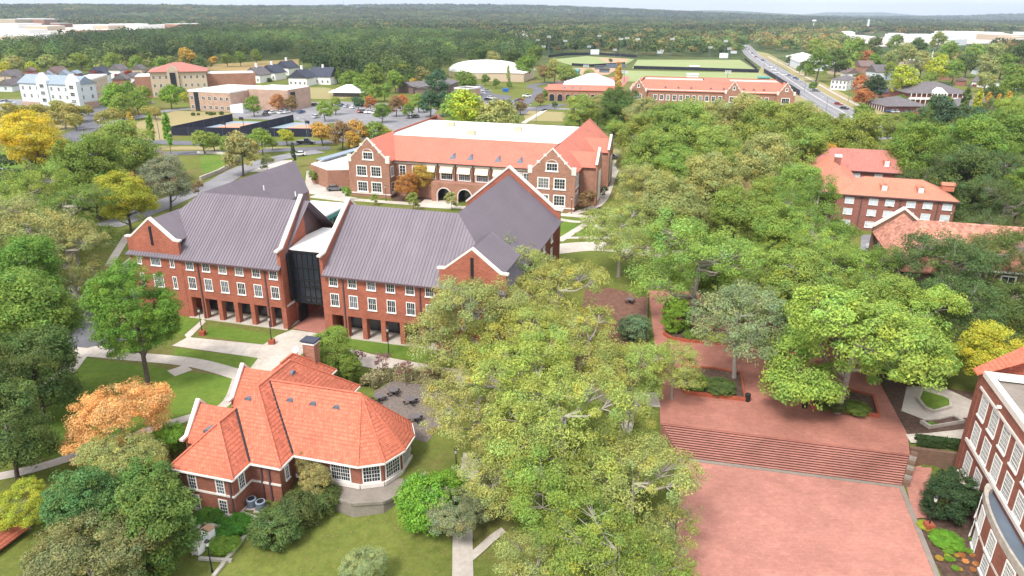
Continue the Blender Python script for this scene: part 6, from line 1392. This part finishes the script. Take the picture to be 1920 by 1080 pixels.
# right of the brick walk
for v in ((1165, 440, 140, 'lime', 'oak2', 'bright lime tree with visible trunk beside crossing paths'), (1305, 485, 225, 'mag', 'oak', 'tall yellow-green oak standing at top of the plaza'), (1385, 405, 120, 'mid', 'round', 'green oak right of the tall plaza oak'),
          (1265, 395, 130, 'olive', 'round', 'olive tree above the tall plaza oak'), (1210, 350, 120, 'olive', 'oak_thin', 'sparse olive tree right of the tiled hall'), (1330, 345, 120, 'olive', 'round2', 'olive tree above the strip of brown lawn'),
          (1390, 612, 188, 'sage', 'oak_thin', 'grey-green sparse tree over the plaza planters'), (1595, 640, 290, 'mag', 'big_leaf', 'huge light green tree over brick bed above steps'), (1530, 555, 200, 'mid', 'big_leaf', 'green tree behind the huge light green tree'),
          (1708, 615, 190, 'mag', 'big_leaf', 'broad green tree reaching toward stone garden'), (1640, 520, 130, 'green', 'oak', 'green tree beside the parked cars near old hall'), (1760, 500, 190, 'dark', 'oak_thin', 'dark leafed tree before the old hall'),
          (1860, 500, 190, 'dark', 'oak', 'dark oak hiding the old hall wall at right'), (1800, 590, 170, 'dark', 'oak_thin', 'dark tree with bare limbs in front of old hall'), (1800, 455, 110, 'dark', 'oak_thin', 'dark oak crown over the roof of the old hall'), (1880, 450, 130, 'dark', 'oak', 'dark oak nearest right edge over old hall roof'), (1905, 590, 120, 'dark', 'round', 'dark tree at right edge below the old hall'),
          (1862, 668, 125, (0.33, 0.31, 0.035), 'round2', 'yellow autumn tree beside the brick block'), (1530, 400, 150, 'green', 'oak', 'green tree directly left of dormitory wall'), (1560, 480, 150, 'mag', 'oak2', 'yellow-green tree below the dormitory'),
          (1470, 440, 120, 'mid', 'round', 'green tree left of the dormitory garden'), (1495, 520, 110, 'green', 'round', 'green tree above the plaza trees'), (1540, 300, 66, 'gold', 'round', 'orange tree at left end of dormitory roof'),
          (1785, 928, 96, (0.035, 0.07, 0.028), 'dense', 'dark green tree against corner of brick block'), (1270, 590, 60, 'bright', 'dense', 'small green tree on the brick walk')):
    T_(v[4], v[0], v[1], v[2], v[3], v[5])
# the park behind, filled in rows
park = [(1090, 212, 70, 'dark'), (1120, 205, 56, 'dark'), (1165, 205, 88, 'dark'), (1100, 205, 34, 'mid'), (1210, 222, 80, 'mid'), (1250, 245, 110, 'olive'), (1300, 250, 110, 'olive'), (1290, 222, 80, 'mid'), (1340, 232, 90, 'olive'), (1390, 230, 110, 'olive'), (1440, 250, 120, 'olive'), (1345, 285, 100, 'mag'), (1220, 290, 100, 'mid'), (1270, 312, 85, 'mag'), (1440, 310, 120, 'mid'), (1500, 290, 100, 'mid'), (1490, 350, 95, 'mag'), (1200, 260, 90, 'mid'), (1430, 228, 80, 'ygreen'), (1500, 240, 100, 'olive'), (1550, 262, 100, 'mid'), (1600, 262, 110, 'mag'), (1440, 375, 90, 'mid'), (1150, 255, 60, 'green'), (1185, 300, 60, 'olive'), (1400, 560, 110, 'mid'), (1455, 560, 110, 'green'), (1350, 530, 90, 'mid'), (1640, 580, 150, 'mag'), (1500, 575, 90, 'olive'), (1510, 370, 60, 'green'), (1455, 480, 80, 'mid'), (1440, 345, 50, 'olive')]
O_ = [T_(random.choice(('round', 'round2', 'round')), x, y, w, random.choice((c, c, c, 'mid', 'olive', 'mag')), 'x', 'trees of the wooded park') for x, y, w, c in park]; number_by_x(O_, 'leafy tree of the park behind the plaza, {} from the left')
rt = [(1720, 290, 120, 'green'), (1770, 250, 120, 'green'), (1820, 280, 130, 'green'), (1880, 260, 120, 'green'), (1740, 330, 100, 'dark'), (1800, 330, 120, 'dark'), (1860, 330, 120, 'dark'), (1910, 310, 110, 'green'), (1880, 385, 130, 'dark'), (1915, 360, 90, 'green'), (1830, 375, 90, 'dark'), (1720, 250, 70, 'mid'), (1680, 240, 50, 'mid'), (1860, 215, 70, 'dark'), (1820, 235, 70, 'bluegreen'), (1890, 222, 80, 'mid'), (1770, 200, 40, 'green'), (1705, 265, 60, 'green')]
O_ = [T_(random.choice(('round', 'oak', 'round2')), x, y, w, c, 'x', 'dark trees behind the dormitory') for x, y, w, c in rt]; number_by_x(O_, 'dark green tree right of the dormitory, {} from the left')
T_('midpine', 1755, 222, 78, 'bluegreen', 'layered pine beside the care home road', None, 'pine_tree')
for x, y, w, l in ((1621, 214, 42, 'round green street tree, largest, on the grass verge'), (1667, 226, 28, 'small round street tree between its two neighbours on verge'), (1701, 221, 30, 'small round street tree right of two on verge')): T_('mid', x, y, w, 'green', l, 'street trees on the verge')
for x, y, w, c, l in ((1805, 213, 15, 'dark', 'dark slim cypress beside the care home'), (1829, 208, 13, 'ygreen', 'yellow-green slim poplar next to the cypress'), (1849, 205, 10, 'gold', 'golden slim poplar, left of three by the far wing'), (1868, 205, 9, 'gold', 'golden slim poplar, middle of three by the far wing'), (1886, 207, 11, 'gold', 'golden slim poplar, right of three by the far wing'), (1159, 152, 11, 'gold', 'tall yellow-brown cypress by the field house'), (953, 142, 6, 'olive', 'slim conifer in front of the arena wing'), (248, 245, 11, 'gold', 'slim poplar left of three on the dry lawn'), (282, 243, 10, 'bright', 'slim poplar middle of three on the dry lawn'), (314, 248, 12, 'bright', 'slim poplar right of three on the dry lawn'), (550, 289, 7, 'deep', 'slim dark cypress beside the metal roof peak')): T_('column', x, y, w*1.15, c, l, None, 'columnar_tree', zs=1.45)
# around the middle left
ml = [(380, 262, 34, 'mid'), (400, 262, 28, 'mid'), (450, 282, 56, 'olive'), (470, 262, 22, 'bright'), (490, 262, 34, 'mid'), (425, 270, 24, 'mid'), (537, 254, 24, 'ygreen'), (603, 246, 34, 'gold'), (640, 250, 36, 'brown'), (668, 246, 34, 'gold'), (700, 246, 34, 'mid'), (660, 262, 26, 'gold'), (720, 250, 24, 'ygreen'), (620, 240, 20, 'olive'), (510, 268, 16, 'mid')]
O_ = [T_(random.choice(('mid', 'mid2')), x, y, w*1.2, c, 'x', 'trees along the road below the ball courts') for x, y, w, c in ml]; number_by_x(O_, 'small tree along the road below the ball courts, {} from the left')
T_('round', 796, 330, 56, 'gold', 'large golden brown tree before the tiled hall, tallest of pair'); T_('round', 762, 345, 46, (0.3, 0.16, 0.04), 'golden brown tree before the tiled hall, left of pair')
for x, y, w, c, l in ((846, 374, 26, 'olive', 'small young tree right of the first porch arch'), (774, 375, 26, 'mid', 'small green tree on bed before tiled hall'), (702, 372, 16, 'mid', 'tiny green tree before left gable of tiled hall'), (632, 325, 30, 'gold', 'thin golden tree by the service wing'), (650, 360, 20, 'bright', 'lime bush left of the tiled hall corner'), (1100, 372, 36, 'brown', 'brownish thin tree at right corner of tiled hall'), (1133, 358, 16, 'dark', 'small dark shrub beside right side of tiled hall'), (905, 330, 30, 'gold', 'thin golden tree right of the porch'), (587, 330, 20, 'green', 'dark green bush by the service wing wall'), (500, 303, 26, 'olive', 'small olive tree by the pale parking area'), (370, 350, 22, 'brown', 'small brownish tree by the diagonal road'), (340, 325, 18, 'green', 'round dark shrub at annex corner')): T_('young' if w < 30 else 'mid', x, y, w, c, l)
bk = [(216, 182, 40, 'bright'), (240, 172, 30, 'green'), (268, 180, 30, 'mid'), (228, 196, 34, 'mid'), (256, 190, 30, 'green'), (318, 178, 30, 'bright'), (336, 172, 20, 'mid'), (345, 180, 14, 'ygreen'), (474, 196, 26, 'green'), (520, 190, 22, 'rust'), (546, 192, 20, 'brown'), (551, 175, 14, 'green'), (482, 168, 14, 'brown'), (608, 205, 26, 'mid'), (628, 196, 22, 'mid'), (694, 192, 20, 'rust'), (672, 192, 20, 'bluegreen'), (716, 208, 28, 'green'), (742, 196, 26, 'brown'), (766, 205, 20, 'green'), (755, 190, 20, 'rust'), (785, 190, 24, 'mid'), (806, 190, 34, 'bluegreen'), (830, 190, 30, 'bluegreen'), (702, 172, 22, 'mid'), (685, 172, 20, 'mid'), (820, 152, 36, 'bluegreen'), (874, 150, 34, 'green'), (910, 148, 14, 'green'), (930, 155, 12, 'green'), (976, 200, 20, 'brown'), (955, 158, 10, 'green'), (875, 208, 60, 'ygreen'), (860, 200, 50, 'mag'), (930, 218, 60, 'olive'), (900, 215, 40, 'ygreen'), (960, 225, 30, 'olive'), (1013, 185, 16, 'brown'), (1022, 176, 12, 'green')]
O_ = [T_(random.choice(('mid', 'mid2', 'mid2')), x, y, w*1.2, c, 'x', 'trees round the car parks') for x, y, w, c in bk]; number_by_x(O_, 'small tree around the far car parks, {} from the left')
st = [(18, 205, 26), (40, 207, 22), (60, 206, 22), (80, 205, 20), (100, 205, 20), (112, 200, 26), (130, 208, 30), (150, 210, 24), (95, 222, 28), (120, 222, 26), (140, 225, 26), (192, 220, 26), (212, 214, 24), (228, 212, 20), (246, 208, 16), (290, 210, 20), (275, 208, 20), (165, 205, 16), (5, 215, 18)]
O_ = [T_('mid', x, y, w*1.15, (0.26, 0.25, 0.07), 'x', 'small olive trees along the left roads') for x, y, w in st]; number_by_x(O_, 'small olive yellow roadside tree at upper left, {} from the left')
rd_ = [(30, 138, 16), (60, 140, 14), (222, 137, 13), (239, 138, 15), (220, 142, 9), (263, 137, 11), (158, 143, 10), (176, 138, 12)]
O_ = [T_('mid', x, y, w, 'red', 'x', 'red autumn trees in the estate') for x, y, w in rd_]; number_by_x(O_, 'deep red autumn tree among the cottages, {} from the left')
nb = [(1512, 125, 22, 'dark'), (1535, 118, 40, 'green'), (1570, 115, 36, 'dark'), (1590, 125, 20, 'ygreen'), (1500, 128, 12, 'green'), (1615, 160, 30, 'rust'), (1640, 165, 38, 'deep'), (1618, 180, 28, 'rust'), (1695, 150, 44, 'ygreen'), (1620, 108, 26, 'rust'), (1640, 115, 22, 'green'), (1668, 112, 24, 'olive'), (1600, 95, 40, 'mid'), (1560, 90, 30, 'olive'), (1530, 92, 30, 'mid'), (1700, 100, 30, 'olive'), (1730, 118, 34, 'olive'), (1760, 125, 34, 'ygreen'), (1790, 130, 30, 'mid'), (1815, 118, 34, 'dark'), (1850, 125, 36, 'olive'), (1880, 120, 36, 'green'), (1905, 140, 40, 'green'), (1900, 165, 40, 'green'), (1850, 150, 28, 'olive'), (1745, 150, 26, 'mid'), (1610, 148, 20, 'dark'), (1670, 130, 22, 'mid'), (1860, 175, 26, 'dark'), (1752, 190, 18, 'green'), (1690, 186, 16, 'green'), (1775, 168, 24, 'bluegreen'), (1795, 185, 14, 'green'), (1525, 160, 14, 'green'), (1480, 112, 12, 'dark'), (1830, 100, 34, 'mid'), (1870, 98, 34, 'olive'), (1720, 90, 30, 'dark'), (1780, 96, 30, 'mid'), (1910, 100, 40, 'dark'), (1680, 80, 24, 'green'), (1640, 85, 26, 'dark'), (1760, 75, 24, 'mid')]
O_ = [T_(random.choice(('mid', 'mid2')), x, y, w*1.2, c, 'x', 'trees of the right neighbourhood') for x, y, w, c in nb]; number_by_x(O_, 'neighbourhood tree right of the avenue, {} from the left')
ar = [(1040, 130, 36, 'olive'), (1062, 138, 40, 'mid'), (1085, 148, 24, 'mid'), (1022, 135, 30, 'brown'), (1105, 143, 26, 'olive'), (985, 122, 40, 'green'), (960, 108, 40, 'dark'), (1003, 100, 34, 'green'), (1145, 113, 8, 'dark'), (925, 112, 30, 'olive'), (895, 105, 40, 'dark'), (760, 130, 36, 'mid'), (790, 140, 30, 'olive'), (700, 140, 40, 'green'), (740, 150, 34, 'mid'), (655, 148, 36, 'green'), (775, 155, 16, 'gold'), (600, 148, 12, 'brown'), (588, 138, 26, 'green'), (632, 140, 24, 'green'), (645, 150, 22, 'green'), (680, 155, 36, 'green'), (720, 170, 30, 'mid'), (640, 105, 40, 'dark'), (350, 108, 34, 'gold'), (375, 118, 24, 'dark'), (400, 112, 16, 'gold'), (300, 118, 26, 'mid'), (255, 118, 26, 'mid'), (210, 115, 30, 'mid'), (150, 112, 30, 'mid'), (90, 115, 30, 'olive'), (30, 118, 34, 'olive'), (60, 128, 24, 'ygreen'), (10, 130, 26, 'ygreen'), (425, 110, 22, 'green'), (450, 108, 22, 'green'), (480, 104, 22, 'green'), (1125, 178, 12, 'dark'), (1040, 196, 12, 'dark')]
O_ = [T_(random.choice(('mid', 'mid2')), x, y, w, c, 'x', 'trees at the edge of the woods') for x, y, w, c in ar]; number_by_x(O_, 'tree at edge of the far woods, {} from the left')
# shrubs and hedges
for x, y, w, c, l, z, zs in ((802, 945, 120, 'bright', 'big bright green rounded bush right of house', -1.5, 1.15), (838, 920, 90, 'bright', 'bright green bush behind the biggest bush', -0.8, 0.9), (518, 990, 100, 'dark', 'dark round shrub on lawn edge before house', -2.1, 0.8), (600, 935, 84, 'dark', 'dark green shrub against house below the vine', -1.8, 0.8),
        (560, 955, 90, (0.07, 0.1, 0.03), 'olive shrub between dark shrubs before house', -2.0, 0.9), (592, 905, 60, (0.24, 0.22, 0.08), 'yellowish climbing bush covering wall between the roofs', -0.8, 1.5), (575, 870, 40, (0.22, 0.2, 0.08), 'tall vine clump reaching the roof valley', -0.3, 2.2), (388, 970, 60, (0.06, 0.16, 0.02), 'low bright hedge under left house windows', -2.1, 0.4),
        (440, 985, 70, (0.06, 0.16, 0.02), 'low bright hedge under right house windows', -2.1, 0.4), (420, 1020, 60, 'bright', 'bright ground cover shrub beside straight curb', -2.1, 0.35), (340, 815, 40, 'ygreen', 'yellow-green shrub below west gable of house', 0, 0.8), (1300, 715, 60, 'green', 'green shrub left in the left plaza bed', 0.2, 0.5),
        (1350, 725, 60, 'dark', 'dark shrub right in the left plaza bed', 0.2, 0.5), (1560, 755, 60, 'dark', 'dark shrub left in bed under big tree', 0.2, 0.5), (1605, 765, 50, 'green', 'green shrub right in bed under big tree', 0.2, 0.5), (1300, 628, 40, 'green', 'green low plant left in the oval planter', 0.2, 0.4), (1345, 632, 40, 'ygreen', 'lime low plant centre of the oval planter', 0.2, 0.4),
        (1320, 582, 40, 'dark', 'dark low plant in the farthest planter', 0.2, 0.5), (719, 850, 14, 'green', 'small conical shrub against round end of house', -0.2, 1.4), (768, 850, 12, 'green', 'narrow dark evergreen at terrace of round end', -0.2, 1.6), (1748, 795, 16, 'bright', 'tiny green plant in narrow stone bed', 0.1, 0.4),
        (1775, 1012, 60, 'bright', 'bright green ground cover patch beside brick block', -2.1, 0.25), (1735, 985, 30, 'ygreen', 'lime ground cover by the lamp pedestal', -2.1, 0.3), (1810, 655, 40, 'yellow', 'yellow shrub behind the stone garden', 0, 0.8)):
    T_('shrub', x, y, w, c, l, None, 'shrub', zg=z, zs=zs, cat='shrub')
fl = []
for k in range(26):
    x, y = 1752+random.uniform(0, 75), 1010+random.uniform(0, 70)
    fl.append(T_('shrub', x+(y-1010)*0.15, y, random.uniform(9, 15), random.choice(('orange', 'ygreen', 'gold', 'rust', 'bright')), 'small orange or yellow mound plant in dark bed by brick block', 'mound plants in the flower bed', 'flower_plant', zg=-2.1, zs=0.6, cat='flower plant'))
rb = [(505, 150, 10), (395, 213, 9), (362, 214, 8), (372, 214, 6), (402, 213, 6), (415, 212, 9), (388, 212, 6)]
O_ = [T_('shrub', x, y, w, 'dark', 'x', 'shrubs by the tan office', 'shrub', cat='shrub', zg=0) for x, y, w in rb]; number_by_x(O_, 'dark round shrub near the tan brick office, {} from the left')
# clipped hedge and dry grass as leaf masses of a given shape
def leafy_box(name, label, cat, pix, w, h, col, z, n, leaf, kindp=None, hj=0.0):
    P = [at(x, y, z) for x, y in pix]; o0 = P[0]; pts, nn, tt = [], [], []
    r = np.random.default_rng(n)
    for i in range(len(P)-1):
        a, b = P[i]-o0, P[i+1]-o0; d = (b-a).normalized(); q = Vector((-d.y, d.x, 0)); m_ = n//(len(P)-1)
        u, v, s = r.uniform(0, 1, m_), r.uniform(-1, 1, m_), r.uniform(0, 1, m_)
        top = s < 0.5; lat = np.where(top, v, np.sign(v)); hh = np.where(top, 1.0, r.uniform(0, 1, m_))*(1+r.normal(size=m_)*hj)
        pp = np.array(a)[None]+np.outer(u*(b-a).length, np.array(d))+np.outer(lat*w/2, np.array(q)); pp[:, 2] = hh*h
        pts.append(pp+r.normal(size=pp.shape)*leaf*0.4); nn.append(np.outer(np.where(top, 0, np.sign(v)), np.array(q))+np.array([0, 0, 1])*np.where(top, 1, .3)[:, None]+r.normal(size=pp.shape)*0.5)
        b_ = r.uniform(0.75, 1.25, (m_, 1)); tt.append(b_*np.array(col)[None]*r.uniform(0.9, 1.1, (m_, 3)))
    me = leaf_object_mesh(name, np.concatenate(pts), np.concatenate(nn), np.concatenate(tt), leaf, 0.6, r, 'leaf_mass', 'col')
    o = inst(name, me, None, o0); tag(o, label, cat); 
    if kindp: o['kind'] = kindp
    return o
leafy_box('hedge', 'clipped dark green hedge along the path by brick block', 'hedge', [(1716, 829), (1808, 840)], 0.9, 0.8, (0.05, 0.09, 0.025), 0.0, 5000, 0.1)
g_ = leafy_box('ornamental_grass', None, None, [(690, 728), (700, 718), (735, 706), (780, 712), (835, 716)], 2.0, 0.9, (0.36, 0.33, 0.17), 0.0, 9000, 0.17, 'stuff', 0.3)

# ------------------------------------------------------------------ woods: too many to count, one object per wood
def in_poly(px, py, poly):
    ins = np.zeros(len(px), bool); n = len(poly); j = n-1
    for i in range(n):
        xi, yi = poly[i]; xj, yj = poly[j]
        c = ((yi > py) != (yj > py)) & (px < (xj-xi)*(py-yi)/((yj-yi) or 1e-9)+xi); ins ^= c; j = i
    return ins
def px_np(x, y, z):
    v = np.stack([x, y, z-H], 1); w = v@np.array(FW); return 960+FPX*(v@np.array(RT))/w, 540-FPX*(v@np.array(UP))/w, w
def woods(name, poly, x0, x1, y0, y1, spacing, W, Hc, T, ncards, card, cols, excl=(), seed=0, keep=1.0, ground_poly=True, jitter=0.45, pxmin=-80):
    r = np.random.default_rng(seed); gx, gy = np.meshgrid(np.arange(x0, x1, spacing), np.arange(y0, y1, spacing)); x = gx.ravel()+r.uniform(-.5, .5, gx.size)*spacing; y = gy.ravel()+r.uniform(-.5, .5, gx.size)*spacing
    z = tz(x, y); pu, pv, w = px_np(x, y, z*0 if ground_poly else z)
    k = (pu > pxmin) & (pu < 2000) & (r.uniform(size=len(x)) < keep)
    if poly: k &= in_poly(pu, pv, poly)
    pu2, pv2, _ = px_np(x, y, z)
    for e in excl: k &= ~in_poly(pu2, pv2, e)
    patch = np.sin(x/170+2*np.sin(y/230.))*np.cos(y/210+1.5*np.sin(x/260.)); tone = 1+0.32*np.sin(x/95+y/310+1.7*np.sin(y/120.))
    if name in ('distant_woods', 'tree_belt'): k &= (patch < 0.74) | (y > 4200)
    x, y, z, tone = x[k], y[k], z[k], tone[k]; n = len(x)
    d = r.normal(size=(n, ncards, 3)); d /= np.linalg.norm(d, axis=2, keepdims=True); d[..., 2] = np.where(d[..., 2] < -0.25, -d[..., 2], d[..., 2])
    s = r.uniform(1-jitter, 1+jitter*0.7, (n, 1, 1)); wob = 1+0.22*np.sin(d[..., :1]*7+r.uniform(0, 6, (n, 1, 1)))*np.cos(d[..., 1:2]*6)
    P = np.stack([x, y, z], 1)[:, None, :]+np.array([0, 0, T-Hc/2])*s+d*np.array([W/2, W/2, Hc/2])*s*wob*r.uniform(0.72, 1.03, (n, ncards, 1))
    N = d+np.array([0, 0, 0.25])+r.normal(size=d.shape)*0.35
    cols = np.array(cols); ci = r.integers(len(cols), size=n); c = cols[ci]*tone[:, None]*r.uniform(0.7, 1.3, (n, 1))*(1+r.normal(size=(n, 3))*0.05)
    tt = c[:, None, :]*r.uniform(0.75, 1.25, (n, ncards, 1))
    me = leaf_object_mesh(name, P.reshape(-1, 3), N.reshape(-1, 3), np.clip(tt.reshape(-1, 3), 0, 1), card, 0.8, r, 'leaf_mass', 'col')
    o = inst(name, me); tag(o, kind='stuff'); print(name, n, 'trees'); return o
G1 = [(0.075, 0.12, 0.035), (0.09, 0.145, 0.045), (0.055, 0.10, 0.035), (0.11, 0.165, 0.045), (0.07, 0.12, 0.045)]
G2 = G1+[(0.19, 0.2, 0.06), (0.24, 0.19, 0.07), (0.14, 0.19, 0.05)]
G1D = [tuple(v*0.62 for v in c) for c in G1]+[(0.09, 0.085, 0.04)]; G2D = [tuple(v*0.72 for v in c) for c in G2]
G3 = [(0.075, 0.12, 0.04), (0.10, 0.15, 0.04), (0.17, 0.2, 0.055), (0.24, 0.21, 0.07), (0.3, 0.19, 0.07), (0.08, 0.13, 0.05), (0.2, 0.22, 0.07), (0.26, 0.2, 0.08)]
mall = [(-90, 44), (75, 41), (105, 46), (150, 52), (240, 51), (345, 50), (372, 46), (380, 60), (300, 68), (220, 74), (140, 76), (80, 94), (-90, 106)]
east = [(1570, 66), (1660, 62), (1700, 66), (1890, 61), (1945, 68), (1945, 90), (1740, 92), (1640, 96), (1590, 90)]
woods('woodland', [(-80, 106), (100, 98), (250, 80), (420, 70), (620, 70), (900, 78), (1000, 98), (1002, 118), (960, 122), (930, 112), (870, 110), (835, 128), (838, 150), (780, 176), (735, 188), (690, 186), (655, 160), (605, 148), (560, 128), (560, 110), (380, 122), (300, 128), (100, 128), (-80, 134)], -900, 60, 480, 1500, 12, 14.5, 14, 17, 300, 0.72, G1+G1+[(0.15, 0.19, 0.055), (0.13, 0.19, 0.05)], seed=1)
woods('woodland', [(-80, 122), (90, 124), (300, 122), (420, 128), (400, 138), (300, 136), (100, 138), (-80, 144)], -900, 0, 520, 900, 12, 9, 8, 10, 90, 0.95, [(0.24, 0.26, 0.06), (0.16, 0.21, 0.05), (0.12, 0.17, 0.04)], seed=2)
woods('distant_woods', [(-80, -40), (2000, -40), (2000, 62), (1400, 66), (1000, 74), (900, 76), (620, 70), (420, 70), (250, 76), (100, 92), (-80, 98)], -3600, 3600, 1000, 4400, 24, 27, 14, 15, 34, 3.0, G2D, excl=(mall, east), seed=3, keep=0.92, ground_poly=False)
woods('distant_woods', None, -6500, 6500, 4300, 9500, 58, 62, 16, 17, 20, 8.5, G1D, excl=(mall,), seed=4, keep=0.8, ground_poly=False)
woods('tree_belt', [(990, 66), (1400, 62), (1385, 84), (1396, 90), (1385, 108), (1200, 106), (1100, 101), (1003, 106)], 0, 600, 780, 2300, 15, 14, 11, 14, 60, 1.7, G2, seed=5)
woods('tree_belt', [(1400, 62), (2000, 62), (2000, 112), (1700, 104), (1500, 100), (1440, 98), (1408, 88)], 200, 1900, 700, 2300, 16, 15, 11, 13, 60, 1.8, G3, excl=(east,), seed=6, keep=0.85)
woods('tree_belt', [(1500, 96), (1960, 104), (1960, 160), (1840, 158), (1815, 130), (1700, 128), (1600, 112), (1510, 106)], 200, 900, 480, 1100, 15, 12, 9, 11, 110, 1.1, G3, seed=7, keep=0.55)
woods('understorey', [(-80, 290), (180, 290), (200, 420), (110, 520), (95, 640), (60, 700), (30, 850), (-80, 900)], -150, -55, 55, 260, 6.0, 6.5, 4.5, 5.0, 260, 0.4, [(0.05, 0.085, 0.025), (0.07, 0.11, 0.03)], seed=8, keep=0.5, pxmin=-200)

# ------------------------------------------------------------------ air
hz = MB(); hz.box(-17000, 17000, -300, 25000, -8, 420)
mt = bpy.data.materials.new('haze'); mt.use_nodes = True; n = mt.node_tree; n.nodes.clear()
pv = n.nodes.new('ShaderNodeVolumePrincipled'); pv.inputs['Color'].default_value = (0.72, 0.83, 1.0, 1); pv.inputs['Density'].default_value = 0.00007; pv.inputs['Anisotropy'].default_value = 0.2
mo = n.nodes.new('ShaderNodeOutputMaterial'); n.links.new(pv.outputs[0], mo.inputs['Volume']); M['haze'] = mt
tag(hz.build('haze', 'haze'), kind='stuff')
